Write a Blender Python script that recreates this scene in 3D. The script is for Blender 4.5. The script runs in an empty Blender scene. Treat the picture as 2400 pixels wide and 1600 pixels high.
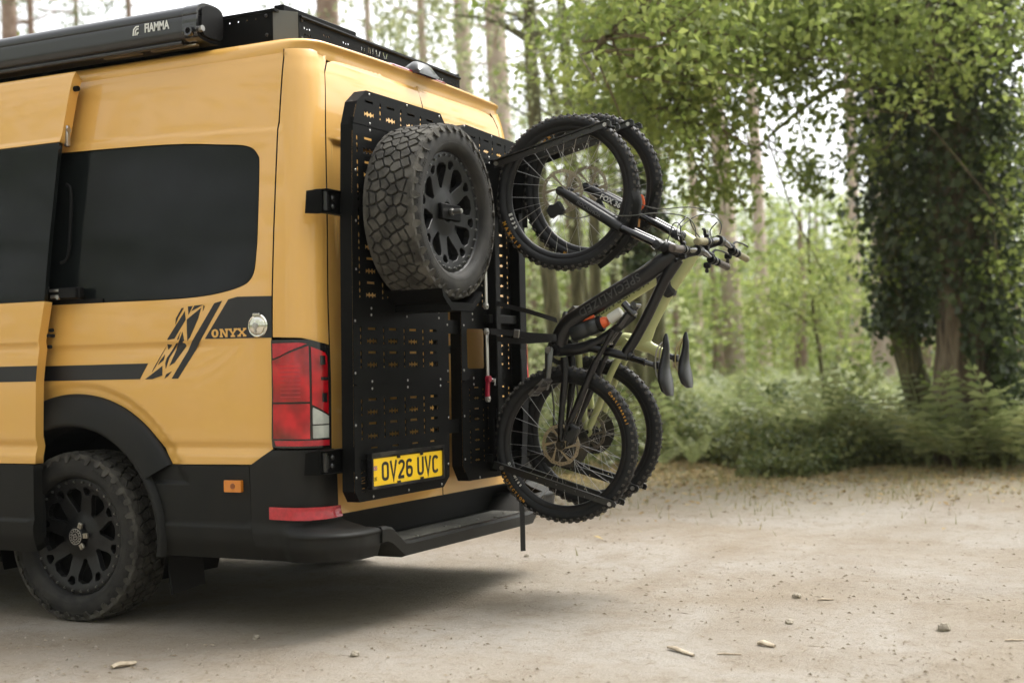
import bpy, bmesh, math, random
import numpy as np
from mathutils import Vector, Matrix, geometry
R_ = math.radians
PI = math.pi
scene = bpy.context.scene
col = scene.collection

# ------------------------------------------------------------------ camera
def cam_matrix(pitch, roll, yaw, loc):
    cx, sx, cz, sz, cy, sy = math.cos(pitch), math.sin(pitch), math.cos(yaw), math.sin(yaw), math.cos(roll), math.sin(roll)
    Y = Matrix(((cz, -sz, 0), (sz, cz, 0), (0, 0, 1)))
    P = Matrix(((1, 0, 0), (0, cx, -sx), (0, sx, cx)))
    Q = Matrix(((cy, 0, sy), (0, 1, 0), (-sy, 0, cy)))
    M = Y @ P @ Q
    r, f, u = M.col[0], M.col[1], M.col[2]
    m = Matrix((( r[0], u[0], -f[0], loc[0]), (r[1], u[1], -f[1], loc[1]), (r[2], u[2], -f[2], loc[2]), (0, 0, 0, 1)))
    return m
cam_data = bpy.data.cameras.new('camera')
cam = bpy.data.objects.new('camera', cam_data)
col.objects.link(cam)
cam.matrix_world = cam_matrix(R_(1.185), R_(1.254), R_(-63.664), (-4.364, -3.032, 1.024))
cam_data.lens = 48.0
cam_data.sensor_width = 36.0
cam_data.clip_start = 0.05
cam_data.clip_end = 2000
cam_data.dof.use_dof = True
cam_data.dof.focus_distance = 5.75
cam_data.dof.aperture_fstop = 1.9
scene.camera = cam

# ------------------------------------------------------------------ sky, sun, exposure
SUN_EL, SUN_AZ = 60.0, 120.0     # azimuth of the sun, degrees clockwise from +Y
world = bpy.data.worlds.new('World')
scene.world = world
world.use_nodes = True
nt = world.node_tree
bg = nt.nodes['Background']
sky = nt.nodes.new('ShaderNodeTexSky')
sky.sky_type = 'NISHITA'
sky.sun_disc = False
sky.sun_elevation = R_(SUN_EL)
sky.sun_rotation = R_(SUN_AZ)
sky.air_density = 1.0
sky.dust_density = 4.0
sky.ozone_density = 1.0
hs = nt.nodes.new('ShaderNodeHueSaturation')          # thin overcast: the blue is washed out of the sky
hs.inputs['Saturation'].default_value = 0.10
nt.links.new(sky.outputs[0], hs.inputs['Color'])
nt.links.new(hs.outputs[0], bg.inputs['Color'])
bg.inputs['Strength'].default_value = 0.14
sun_data = bpy.data.lights.new('sun', 'SUN')
sun = bpy.data.objects.new('sun', sun_data)
col.objects.link(sun)
sun_data.energy = 1.1
sun_data.angle = R_(28)
sun_data.color = (1.0, 0.95, 0.86)
sd = Vector((math.sin(R_(SUN_AZ)) * math.cos(R_(SUN_EL)), math.cos(R_(SUN_AZ)) * math.cos(R_(SUN_EL)), math.sin(R_(SUN_EL))))
sun.rotation_euler = sd.to_track_quat('Z', 'Y').to_euler()
sun.location = sd * 60
vs = scene.view_settings
vs.view_transform = 'Standard'
vs.look = 'None'
vs.exposure = 1.70
vs.gamma = 1.0
scene.render.engine = 'CYCLES'
scene.cycles.max_bounces = 9
scene.cycles.diffuse_bounces = 5
scene.cycles.glossy_bounces = 3
scene.cycles.transparent_max_bounces = 9
scene.cycles.transmission_bounces = 5
scene.cycles.use_denoising = True
scene.cycles.caustics_reflective = False
scene.cycles.caustics_refractive = False

# ------------------------------------------------------------------ materials
MATS = {}
def mat(name, color, rough=0.5, metal=0.0, coat=0.0, var=0.0, vscale=8.0, bump=0.0, bscale=60.0, spec=0.5, color2=None, trans=0.0, rvar=0.0, coatr=0.04, detail=4.0):
    """procedural principled material: base colour broken up by noise, optional fine bump"""
    if name in MATS: return MATS[name]
    m = bpy.data.materials.new(name); m.use_nodes = True
    n = m.node_tree; p = n.nodes['Principled BSDF']
    p.inputs['Base Color'].default_value = (*color, 1)
    p.inputs['Roughness'].default_value = rough
    p.inputs['Metallic'].default_value = metal
    p.inputs['Coat Weight'].default_value = coat
    p.inputs['Coat Roughness'].default_value = coatr
    p.inputs['Specular IOR Level'].default_value = spec
    if trans: p.inputs['Transmission Weight'].default_value = trans
    tc = n.nodes.new('ShaderNodeTexCoord')
    if var > 0 or color2:
        nz = n.nodes.new('ShaderNodeTexNoise'); nz.inputs['Scale'].default_value = vscale; nz.inputs['Detail'].default_value = detail
        n.links.new(tc.outputs['Object'], nz.inputs['Vector'])
        mx = n.nodes.new('ShaderNodeMix'); mx.data_type = 'RGBA'
        c2 = color2 if color2 else tuple(min(1, c * (1 + var)) for c in color)
        c1 = color if color2 else tuple(c * (1 - var) for c in color)
        mx.inputs[6].default_value = (*c1, 1); mx.inputs[7].default_value = (*c2, 1)
        rp = n.nodes.new('ShaderNodeMapRange'); rp.inputs[1].default_value = 0.35; rp.inputs[2].default_value = 0.65
        n.links.new(nz.outputs[0], rp.inputs[0]); n.links.new(rp.outputs[0], mx.inputs[0])
        n.links.new(mx.outputs[2], p.inputs['Base Color'])
        if rvar:
            rr = n.nodes.new('ShaderNodeMapRange'); rr.inputs[1].default_value = 0.3; rr.inputs[2].default_value = 0.7
            rr.inputs[3].default_value = max(0.02, rough - rvar); rr.inputs[4].default_value = min(1, rough + rvar)
            n.links.new(nz.outputs[0], rr.inputs[0]); n.links.new(rr.outputs[0], p.inputs['Roughness'])
    if bump > 0:
        bz = n.nodes.new('ShaderNodeTexNoise'); bz.inputs['Scale'].default_value = bscale; bz.inputs['Detail'].default_value = 3
        n.links.new(tc.outputs['Object'], bz.inputs['Vector'])
        bp = n.nodes.new('ShaderNodeBump'); bp.inputs['Strength'].default_value = bump; bp.inputs['Distance'].default_value = 0.01
        n.links.new(bz.outputs[0], bp.inputs['Height']); n.links.new(bp.outputs[0], p.inputs['Normal'])
    MATS[name] = m
    return m
PAINT = mat('yellow_paint', (0.72, 0.402, 0.094), 0.45, 0, 0.8, var=0.004, vscale=3.0, coatr=0.05)
SHUT = mat('dark_gap', (0.006, 0.006, 0.006), 0.9)
GLASS = mat('privacy_glass', (0.008, 0.010, 0.010), 0.10, 0, 0.0, spec=0.16, var=0.1)
VINYL = mat('black_vinyl', (0.010, 0.010, 0.011), 0.45)
CLAD = mat('grey_plastic', (0.0060, 0.0064, 0.0058), 0.55, spec=0.26, color2=(0.0125, 0.012, 0.010), vscale=5, detail=6, bump=0.12, bscale=500, rvar=0.08)
BUMPER = mat('dark_plastic', (0.0062, 0.0066, 0.0060), 0.55, spec=0.28, color2=(0.014, 0.013, 0.0108), vscale=5, detail=6, bump=0.12, bscale=500, rvar=0.08)
BLACKM = mat('black_powdercoat', (0.0045, 0.0046, 0.0045), 0.48, spec=0.08, var=0.15, vscale=20, bump=0.08, bscale=700)
BLACKP = mat('black_plastic', (0.006, 0.006, 0.006), 0.5, spec=0.15)
GLOSSB = mat('gloss_black', (0.010, 0.010, 0.011), 0.2, coat=0.6)
AWN = mat('black_anodised', (0.014, 0.015, 0.017), 0.28, coat=0.3, coatr=0.15)
STEEL = mat('steel', (0.42, 0.41, 0.39), 0.35, 1.0)
BOLT = mat('dark_bolt', (0.05, 0.05, 0.05), 0.3, 0.9)
STUD = mat('rim_stud', (0.20, 0.20, 0.19), 0.3, 0.9)
CHROME = mat('chrome', (0.72, 0.70, 0.62), 0.12, 1.0)
RED = mat('red_lens', (0.20, 0.0005, 0.003), 0.25, coat=1.0, color2=(0.60, 0.005, 0.013), vscale=11, detail=2.0)  # mottled dark and bright red paints the lit depth of the lens
REDDARK = mat('dark_red_lens', (0.22, 0.002, 0.006), 0.2, coat=0.8)
WHITEL = mat('clear_lens', (0.40, 0.42, 0.38), 0.12, coat=0.8, var=0.15, vscale=20)
AMBER = mat('amber_lens', (0.62, 0.20, 0.015), 0.2, coat=0.6)
REFL = mat('red_reflector', (0.44, 0.012, 0.022), 0.3, coat=0.6, var=0.15, vscale=60)
RUBBER = mat('tyre_rubber', (0.017, 0.0165, 0.0155), 0.75, spec=0.3, color2=(0.034, 0.032, 0.028), vscale=14, bump=0.15, bscale=220)
TREADM = mat('dusty_tread', (0.028, 0.026, 0.022), 0.85, spec=0.3, color2=(0.086, 0.080, 0.068), vscale=16, bump=0.25, bscale=180)
RIMM = mat('satin_black_alloy', (0.013, 0.013, 0.013), 0.40, 0.35, var=0.2, vscale=12)
YELPL = mat('plate_yellow', (0.86, 0.55, 0.012), 0.35, coat=0.3)
PLBLK = mat('plate_black', (0.008, 0.008, 0.008), 0.4)
WHITE = mat('white_print', (0.72, 0.72, 0.68), 0.5)

# ------------------------------------------------------------------ mesh helpers
def link(name, data, parent=None, m=None):
    o = bpy.data.objects.new(name, data); col.objects.link(o)
    if parent is not None: o.parent = parent
    if m is not None and data is not None:
        data.materials.clear(); data.materials.append(m)
    return o
def tag(o, label=None, cat=None, group=None, kind=None):
    if label: o['label'] = label
    if cat: o['category'] = cat
    if group: o['group'] = group
    if kind: o['kind'] = kind
    return o
def empty(name, loc=(0, 0, 0), label=None, cat=None, group=None):
    o = link(name, None); o.location = loc; o.empty_display_size = 0.1
    return tag(o, label, cat, group)
def copy_tree(o, parent=None):
    c = o.copy(); col.objects.link(c); c.parent = parent
    for ch in list(o.children): copy_tree(ch, c)
    return c
def frame(d, up=Vector((0, 0, 1))):
    d = Vector(d).normalized()
    a = d.cross(up)
    if a.length < 1e-4: a = d.cross(Vector((1, 0, 0)))
    a.normalize(); b = a.cross(d).normalized()
    return a, b
class MB:
    """collects boxes, tubes, lathes and plates, and links them as one mesh"""
    def __init__(s): s.v, s.f = [], []
    def add(s, v, f):
        n = len(s.v); s.v += [tuple(p) for p in v]; s.f += [tuple(i + n for i in q) for q in f]; return s
    def box(s, c, d, rot=None, bev=0.0):
        hx, hy, hz = d[0] / 2, d[1] / 2, d[2] / 2
        if bev > 0:
            bm = bmesh.new(); bmesh.ops.create_cube(bm, size=1)
            for v in bm.verts: v.co = Vector((v.co.x * d[0], v.co.y * d[1], v.co.z * d[2]))
            bmesh.ops.bevel(bm, geom=bm.edges[:], offset=bev, segments=1, affect='EDGES')
            bm.verts.index_update()
            vs_ = [v.co.copy() for v in bm.verts]; fs = [[v.index for v in f.verts] for f in bm.faces]; bm.free()
        else:
            vs_ = [Vector((x, y, z)) for x in (-hx, hx) for y in (-hy, hy) for z in (-hz, hz)]
            fs = [(0, 1, 3, 2), (4, 6, 7, 5), (0, 4, 5, 1), (2, 3, 7, 6), (0, 2, 6, 4), (1, 5, 7, 3)]
        if rot is not None: vs_ = [rot @ v for v in vs_]
        c = Vector(c)
        return s.add([v + c for v in vs_], fs)
    def tube(s, pts, rad, n=8, cap=True, flat=1.0, up=Vector((0, 0, 1))):
        """sweep along a polyline; rad is a number or one per point; flat squashes the section along the second axis"""
        pts = [Vector(p) for p in pts]; k = len(pts)
        rs = rad if isinstance(rad, (list, tuple)) else [rad] * k
        v, f = [], []; pa = None
        for i, p in enumerate(pts):
            d = (pts[min(i + 1, k - 1)] - pts[max(i - 1, 0)])
            if d.length < 1e-9: d = Vector((0, 0, 1))
            d.normalize()
            if pa is None: a, b = frame(d, up)
            else:
                a = (pa - d * pa.dot(d))
                if a.length < 1e-5: a, b = frame(d, up)
                a.normalize(); b = a.cross(d).normalized()
            pa = a
            for j in range(n):
                t = 2 * PI * j / n
                v.append(p + (a * math.cos(t) + b * math.sin(t) * flat) * rs[i])
        for i in range(k - 1):
            for j in range(n):
                q = (j + 1) % n
                f.append((i * n + j, i * n + q, (i + 1) * n + q, (i + 1) * n + j))
        if cap:
            f.append(tuple(range(n))[::-1]); f.append(tuple((k - 1) * n + j for j in range(n)))
        return s.add(v, f)
    def cyl(s, p0, p1, r, n=16, r1=None): return s.tube([p0, p1], [r, r if r1 is None else r1], n)
    def lathe(s, prof, n=48, a0=0.0, a1=2 * PI, M=None):
        """revolve (radius, height) pairs about local Z"""
        full = abs(a1 - a0 - 2 * PI) < 1e-6; m_ = n if full else n + 1; k = len(prof)
        v = []; f = []
        for i in range(m_):
            t = a0 + (a1 - a0) * i / n
            for r, h in prof: v.append(Vector((r * math.cos(t), r * math.sin(t), h)))
        for i in range(n):
            q = (i + 1) % m_
            for j in range(k - 1): f.append((i * k + j, q * k + j, q * k + j + 1, i * k + j + 1))
        if M is not None: v = [M @ p for p in v]
        return s.add(v, f)
    def prism(s, poly, h0, h1, M=None):
        n = len(poly)
        v = [Vector((p[0], p[1], h0)) for p in poly] + [Vector((p[0], p[1], h1)) for p in poly]
        f = [tuple(range(n))[::-1], tuple(range(n, 2 * n))] + [(i, (i + 1) % n, n + (i + 1) % n, n + i) for i in range(n)]
        if M is not None: v = [M @ p for p in v]
        return s.add(v, f)
    def plate(s, outer, holes, h0, h1, M=None, grid=None, zf=None):
        """flat plate with real holes, extruded from h0 to h1"""
        v2, tri, loops = cdt(outer, holes, grid); n = len(v2)
        z = (lambda x, y: 0.0) if zf is None else zf
        v = [Vector((x, y, h0 + z(x, y))) for x, y in v2] + [Vector((x, y, h1 + z(x, y))) for x, y in v2]
        f = [(a, c, b) for a, b, c in tri] + [(a + n, b + n, c + n) for a, b, c in tri]
        f += [(a, b, b + n, a + n) for a, b in border(tri)]
        if M is not None: v = [M @ p for p in v]
        return s.add(v, f)
    def sphere(s, c, r, n=10, m=6, sc=(1, 1, 1)):
        c = Vector(c); v = [c + Vector((0, 0, r * sc[2]))]; f = []
        for i in range(1, m):
            a = PI * i / m
            for j in range(n):
                b = 2 * PI * j / n
                v.append(c + Vector((r * sc[0] * math.sin(a) * math.cos(b), r * sc[1] * math.sin(a) * math.sin(b), r * sc[2] * math.cos(a))))
        v.append(c - Vector((0, 0, r * sc[2])))
        for j in range(n): f.append((0, 1 + j, 1 + (j + 1) % n))
        for i in range(m - 2):
            for j in range(n):
                a = 1 + i * n + j; b = 1 + i * n + (j + 1) % n
                f.append((a, a + n, b + n, b))
        e = len(v) - 1
        for j in range(n): f.append((e, e - n + (j + 1) % n, e - n + j))
        return s.add(v, f)
    def xf(s, M, i0=0):
        s.v[i0:] = [tuple(M @ Vector(p)) for p in s.v[i0:]]; return s
    def mesh(s, name, smooth=None):
        me = bpy.data.meshes.new(name); me.from_pydata(s.v, [], s.f); me.update()
        bm = bmesh.new(); bm.from_mesh(me); bmesh.ops.recalc_face_normals(bm, faces=bm.faces[:]); bm.to_mesh(me); bm.free()
        if smooth:
            me.shade_smooth()
            if smooth < 180: me.set_sharp_from_angle(angle=R_(smooth))
        return me
    def build(s, name, m, parent=None, smooth=35):
        return link(name, s.mesh(name, smooth), parent, m)
def border(tri):
    e = {}
    for t in tri:
        k = len(t)
        for i in range(k):
            a, b = t[i], t[(i + 1) % k]
            if (b, a) in e: del e[(b, a)]
            else: e[(a, b)] = 1
    return list(e)
def area2(p): return sum(p[i][0] * p[(i + 1) % len(p)][1] - p[(i + 1) % len(p)][0] * p[i][1] for i in range(len(p)))
def cdt(outer, holes=(), grid=None):
    loops = [list(map(tuple, outer))] + [list(map(tuple, h)) for h in holes]
    vs_, es = [], []
    for L in loops:
        n0 = len(vs_); vs_ += [Vector(p) for p in L]; es += [(n0 + i, n0 + (i + 1) % len(L)) for i in range(len(L))]
    if grid is not None: vs_ += [Vector(p) for p in grid]
    r = geometry.delaunay_2d_cdt(vs_, es, [], 1, 1e-6)
    v2 = [(p[0], p[1]) for p in r[0]]
    tri = []
    for f in r[2]:
        f = list(f)
        if area2([v2[i] for i in f]) < 0: f = f[::-1]
        tri.append(tuple(f))
    if holes and tri:
        c = np.array([[sum(v2[i][k] for i in t) / len(t) for k in (0, 1)] for t in tri]); bad = np.zeros(len(tri), bool)
        for h in loops[1:]: bad |= inside_np(c, np.array(h))
        tri = [t for t, b in zip(tri, bad) if not b]
    return v2, tri, loops
def inside_np(c, h):
    lo, hi = h.min(0), h.max(0); r = np.zeros(len(c), bool)
    idx = np.where((c[:, 0] > lo[0]) & (c[:, 0] < hi[0]) & (c[:, 1] > lo[1]) & (c[:, 1] < hi[1]))[0]
    if len(idx) == 0: return r
    x, y = c[idx, 0][:, None], c[idx, 1][:, None]; a = h; b = np.roll(h, -1, 0)
    cr = ((a[:, 1] > y) != (b[:, 1] > y)) & (x < (b[:, 0] - a[:, 0]) * (y - a[:, 1]) / (b[:, 1] - a[:, 1] + 1e-30) + a[:, 0])
    r[idx] = cr.sum(1) % 2 == 1
    return r
def inside(p, poly):
    x, y = p; c = False; n = len(poly); j = n - 1
    for i in range(n):
        xi, yi = poly[i]; xj, yj = poly[j]
        if (yi > y) != (yj > y) and x < (xj - xi) * (y - yi) / (yj - yi) + xi: c = not c
        j = i
    return c
def resample(poly, step, closed=True):
    out = []; n = len(poly)
    for i in range(n if closed else n - 1):
        a, b = poly[i], poly[(i + 1) % n]
        k = max(1, int(math.ceil(math.hypot(b[0] - a[0], b[1] - a[1]) / step)))
        out += [(a[0] + (b[0] - a[0]) * t / k, a[1] + (b[1] - a[1]) * t / k) for t in range(k)]
    if not closed: out.append(tuple(poly[-1]))
    return out
def rrect(x0, y0, x1, y1, r, k=5):
    o = []
    for cx, cy, a in ((x1 - r, y1 - r, 0), (x0 + r, y1 - r, 90), (x0 + r, y0 + r, 180), (x1 - r, y0 + r, 270)):
        o += [(cx + r * math.cos(R_(a + 90 * i / k)), cy + r * math.sin(R_(a + 90 * i / k))) for i in range(k + 1)]
    return o
def circ(cx, cy, r, n=24, a0=0.0): return [(cx + r * math.cos(a0 + 2 * PI * i / n), cy + r * math.sin(a0 + 2 * PI * i / n)) for i in range(n)]
def smooth_closed(P, k=4):
    o = []; n = len(P)
    for i in range(n):
        p0, p1, p2, p3 = (Vector(P[(i + j - 1) % n]) for j in range(4))
        for t in range(k):
            t /= k
            o.append(tuple(0.5 * ((2 * p1) + (p2 - p0) * t + (2 * p0 - 5 * p1 + 4 * p2 - p3) * t * t + (3 * p1 - p0 - 3 * p2 + p3) * t ** 3)))
    return o
def spline(P, k=6):
    P = [Vector(p) for p in P]; n = len(P); o = []
    for i in range(n - 1):
        p0, p1, p2, p3 = P[max(i - 1, 0)], P[i], P[i + 1], P[min(i + 2, n - 1)]
        for t in range(k):
            t /= k
            o.append(0.5 * ((2 * p1) + (p2 - p0) * t + (2 * p0 - 5 * p1 + 4 * p2 - p3) * t * t + (3 * p1 - p0 - 3 * p2 + p3) * t ** 3))
    o.append(P[-1]); return o
def S(t): t = max(0.0, min(1.0, t)); return t * t * (3 - 2 * t)
def lerp_table(T, z):
    if z <= T[0][0]: return T[0][1]
    for (a, va), (b, vb) in zip(T, T[1:]):
        if z <= b: return va + (vb - va) * (z - a) / (b - a)
    return T[-1][1]
def stroke(P, w, closed=False):
    """outline polygons (quads) of a pen stroke along a polyline, mitred"""
    P = [Vector(p) for p in P]; n = len(P); L, Rr = [], []
    for i in range(n):
        a = P[i - 1] if (i > 0 or closed) else None
        b = P[(i + 1) % n] if (i < n - 1 or closed) else None
        d1 = (P[i] - a).normalized() if a is not None else (b - P[i]).normalized()
        d2 = (b - P[i]).normalized() if b is not None else d1
        n1 = Vector((-d1[1], d1[0])); n2 = Vector((-d2[1], d2[0])); m_ = (n1 + n2)
        m_ = m_.normalized() if m_.length > 1e-6 else n1
        k = w / 2 / max(0.45, m_.dot(n1))
        L.append(P[i] + m_ * k); Rr.append(P[i] - m_ * k)
    q = []
    for i in range(n if closed else n - 1):
        j = (i + 1) % n; q.append([tuple(L[i]), tuple(Rr[i]), tuple(Rr[j]), tuple(L[j])])
    return q
def text_mesh(txt, size, extrude=0.0005, offset=0.0, shear=0.0, space=1.0):
    c = bpy.data.curves.new('lettering', 'FONT'); c.body = txt; c.size = size; c.extrude = extrude; c.offset = offset
    c.align_x = 'CENTER'; c.align_y = 'CENTER'; c.shear = shear; c.space_character = space; c.resolution_u = 3
    o = bpy.data.objects.new('lettering', c); col.objects.link(o)
    bpy.context.view_layer.update()
    me = bpy.data.meshes.new_from_object(o.evaluated_get(bpy.context.evaluated_depsgraph_get()))
    bpy.data.objects.remove(o); bpy.data.curves.remove(c)
    return me
def text_mb(txt, size, M, **k):
    me = text_mesh(txt, size, **k); b = MB(); b.add([M @ v.co for v in me.vertices], [tuple(p.vertices) for p in me.polygons])
    bpy.data.meshes.remove(me); return b
def basis(o, x, y, z=None):
    x = Vector(x).normalized(); y = Vector(y); z = x.cross(y).normalized() if z is None else Vector(z).normalized(); y = z.cross(x)
    return Matrix(((x[0], y[0], z[0], o[0]), (x[1], y[1], z[1], o[1]), (x[2], y[2], z[2], o[2]), (0, 0, 0, 1)))
rng = random.Random(7)
nrng = np.random.default_rng(11)
# ------------------------------------------------------------------ van body surface
W, CR = 2.03, 0.10
ARC = CR * PI / 2
XLT = [(0.25, .03), (.3, .015), (.45, 0), (.67, 0), (1.17, .010), (1.35, .016), (1.6, .034), (2.0, .072), (2.2, .098), (2.3, .113), (2.335, .127), (2.36, .15), (2.38, .19)]
YRT = [(0.25, 0), (1.0, 0), (1.6, .02), (2.0, .045), (2.2, .06), (2.3, .075), (2.335, .09), (2.36, .115), (2.38, .155)]
def smooth_table(T):
    zs = np.arange(T[0][0], T[-1][0] + 1e-6, 0.0025)
    v = np.interp(zs, [a for a, b in T], [b for a, b in T])
    g = np.exp(-np.linspace(-3, 3, 97) ** 2 / 2); g /= g.sum()                # sigma 4 cm: panels without ripples
    w = np.convolve(np.concatenate([2 * v[0] - v[48:0:-1], v, 2 * v[-1] - v[-2:-50:-1]]), g, 'valid')
    k = np.clip((zs - 2.27) / .05, 0, 1); return zs, w * (1 - k) + v * k
_xz, _xv = smooth_table(XLT); _yz, _yv = smooth_table(YRT)
def xl(z): return float(np.interp(z, _xz, _xv))
def yr(z): return float(np.interp(z, _yz, _yv))
WY, WZ = 1.205, 0.358            # rear wheel centre
def side_disp(y, z):
    """pressed lines of the side, metres inward"""
    d = 0.0
    zc = 1.991 + .037 * min(y, 1.6)
    d += .007 * S((z - zc) / .014)
    if 1.17 > z > 0.8: d += .012 * math.exp(-(1.165 - z) / .10) * S((1.17 - z) / .022) * S((y - .28) / .35)
    d += .009 * math.exp(-((z - .738) / .020) ** 2) * S((y - .05) / .2)
    r = math.hypot(y - WY, z - WZ)
    if z > .6: d += .016 * S((.665 - r) / .045)
    return d
def rear_disp(x, z):
    d = 0.0
    for a, b in ((.235, .96), (1.09, 1.815)):
        q = min(x - a, b - x, z - 1.345, 1.975 - z)
        d += .014 * S(q / .022)
    d += .008 * math.exp(-((z - 2.318) / .010) ** 2)
    return d
def P(u, z, off=0.0):
    """point on the unrolled body: u<0 left side, 0..ARC corner, then the rear, right corner, right side"""
    x0, y0 = xl(z), yr(z); wr = W - 2 * x0 - 2 * CR
    if u <= 0:
        y = y0 + CR - u; d = side_disp(y, z)
        return Vector((x0 + d - off, y, z))
    if u <= ARC:
        t = u / CR; r = CR + off
        return Vector((x0 + CR - r * math.cos(t), y0 + CR - r * math.sin(t), z))
    if u <= ARC + wr:
        x = x0 + CR + (u - ARC)
        return Vector((x, y0 + rear_disp(x, z) - off, z))
    if u <= 2 * ARC + wr:
        t = (u - ARC - wr) / CR; r = CR + off
        return Vector((W - x0 - CR + r * math.sin(t), y0 + CR - r * math.cos(t), z))
    y = y0 + CR + (u - 2 * ARC - wr); d = side_disp(y, z)
    return Vector((W - x0 - d + off, y, z))
def us(y, z): return yr(z) + CR - y
def ur(x, z): return ARC + x - xl(z) - CR
def Sp(pts): return [(us(y, z), z) for y, z in pts]
def Rp(pts): return [(ur(x, z), z) for x, z in pts]
def patch(name, poly, holes, m, parent, off=0.0, thick=0.012, step=0.035, fine=None, offf=None, surf=P, edge=None):
    """a panel cut out of the body surface, with real edges turned inwards"""
    poly = resample(poly, step); holes = [resample(h, step) for h in holes]
    x0, x1 = min(p[0] for p in poly), max(p[0] for p in poly); z0, z1 = min(p[1] for p in poly), max(p[1] for p in poly)
    us_ = []; u = x0
    while u < x1:
        us_.append(u)
        s_ = step
        if -1.9 < u < -.03: s_ = step
        elif -.03 <= u < ARC + .03: s_ = min(step, .0175)
        elif u < -1.9: s_ = .06
        u += s_
    g = []; zz = z0 + step * .37
    st = min(step, .03) if fine is None else fine
    while zz < z1:
        for q in us_:
            p = (q + 0.0013, zz)
            if inside(p, poly) and not any(inside(p, h) for h in holes): g.append(p)
        zz += st
    v2, tri, _ = cdt(poly, holes, g)
    F = (lambda u, z: off) if offf is None else (lambda u, z: off + offf(u, z))
    n = len(v2); v = []; nn = []
    for a, b in v2:
        p = surf(a, b, F(a, b)); e = 0.004
        du = surf(a + e, b, F(a + e, b)) - surf(a - e, b, F(a - e, b)); dz = surf(a, b + e, F(a, b + e)) - surf(a, b - e, F(a, b - e))
        k = du.cross(dz); k = k.normalized() if k.length > 0 else Vector((0, 0, 1))
        v.append(p); nn.append(k)
    bd = border(tri)
    vi = {}; v3 = list(v); n3 = list(nn)
    f = [tuple(t) for t in tri]
    for a, b in bd:
        for q in (a, b):
            if q not in vi:
                vi[q] = len(v3); v3.append(v[q] - nn[q] * thick); n3.append(None)
    top = {}
    for a, b in bd:                       # duplicated rim so that the edge stays crisp
        for q in (a, b):
            if q not in top: top[q] = len(v3); v3.append(v[q]); n3.append(None)
        f.append((top[b], top[a], vi[a], vi[b]))
    me = bpy.data.meshes.new(name); me.from_pydata([tuple(p) for p in v3], [], f); me.update(); me.shade_smooth()
    vn = [tuple(p.normal) if n3[i] is None else tuple(n3[i]) for i, p in enumerate(me.vertices)]
    me.normals_split_custom_set_from_vertices(vn)
    o = link(name, me, parent, m)
    if edge is not None:                  # inner edges coloured dark for the shade in a shut line
        me.materials.append(edge); nt_ = len(tri)
        for pl_ in me.polygons:
            if pl_.index >= nt_: pl_.material_index = 1
    return o

van = empty('camper_van', (0, 0, 0), 'mustard yellow high roof camper van with black lower cladding and stripes', 'van')
# ---- inner dark shell seen through the shut lines, window reveals and wheel arch
sh = MB()
zs = [.55, .67, .9, 1.2, 1.4, 1.6, 1.8, 2.0, 2.2, 2.3]
wr0 = lambda z: W - 2 * xl(z) - 2 * CR
loops = []
for z in zs:
    tot = wr0(z) + 2 * ARC
    L = [P(u, z, -.03) for u in (-4.3, -2.0, us(1.85, z))]
    L += [P(u, z, -.03) for u in (us(.62, z), -.03, ARC * .5, ARC, ARC + .3, tot - ARC - .3, tot - ARC, tot - ARC * .5, tot + .03)]
    L += [P(tot + .9, z, -.03), P(tot + 4.3, z, -.03)]
    loops.append(L)
k = len(loops[0]); v = [p for L in loops for p in L]; f = []
for i in range(len(zs) - 1):
    for j in range(k - 1):
        if j == 2 and zs[i] < .95: continue           # wheel arch stays open
        f.append((i * k + j, i * k + j + 1, (i + 1) * k + j + 1, (i + 1) * k + j))
sh.add(v, f)
sh.build('inner_shell', SHUT, van, None)
# ---- painted side panel with window and wheel arch cut out
def arch(r, a0, a1, n=40): return [(WY + r * math.cos(R_(a0 + (a1 - a0) * i / n)), WZ + r * math.sin(R_(a0 + (a1 - a0) * i / n))) for i in range(n + 1)]
WIN = smooth_closed([(1.9, 2.010), (1.309, 2.006), (0.746, 1.989), (0.464, 1.963), (0.325, 1.943), (0.274, 1.905), (0.262, 1.85), (0.258, 1.597), (0.262, 1.50), (0.270, 1.434), (0.292, 1.399), (0.326, 1.380), (0.4, 1.362), (0.519, 1.347), (0.703, 1.341), (1.057, 1.343), (1.328, 1.344), (1.9, 1.344), (1.95, 1.5), (1.95, 1.85)], 4)
AR = 0.602
a_lo = math.degrees(math.asin((.671 - WZ) / AR))
side_poly = [(4.4, 2.325), (.183, 2.325), (.183, .735), (.285, .674), (.697, .671)] + arch(AR, 180 - (180 - a_lo), 180 - a_lo)[::1]
# arch runs from the rear (low y) over the top to the front
ap = [(WY - AR * math.cos(R_(a_lo + (180 - 2 * a_lo) * i / 48)), WZ + AR * math.sin(R_(a_lo + (180 - 2 * a_lo) * i / 48))) for i in range(49)]
SZ = (2.329, 2.31, 2.29, 2.26, 2.22, 2.16, 2.1, 2.0, 1.9, 1.8, 1.7, 1.6, 1.5, 1.4, 1.3)
side_poly = [(4.4, 2.329)] + [(.1845, z) for z in SZ] + [(.1845, 1.0), (.1845, .735), (.285, .674)] + ap + [(4.4, .671)]
sp_ = patch('side_panel', Sp(side_poly), [Sp(WIN)], PAINT, van, thick=.012, fine=.012, edge=SHUT)
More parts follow.
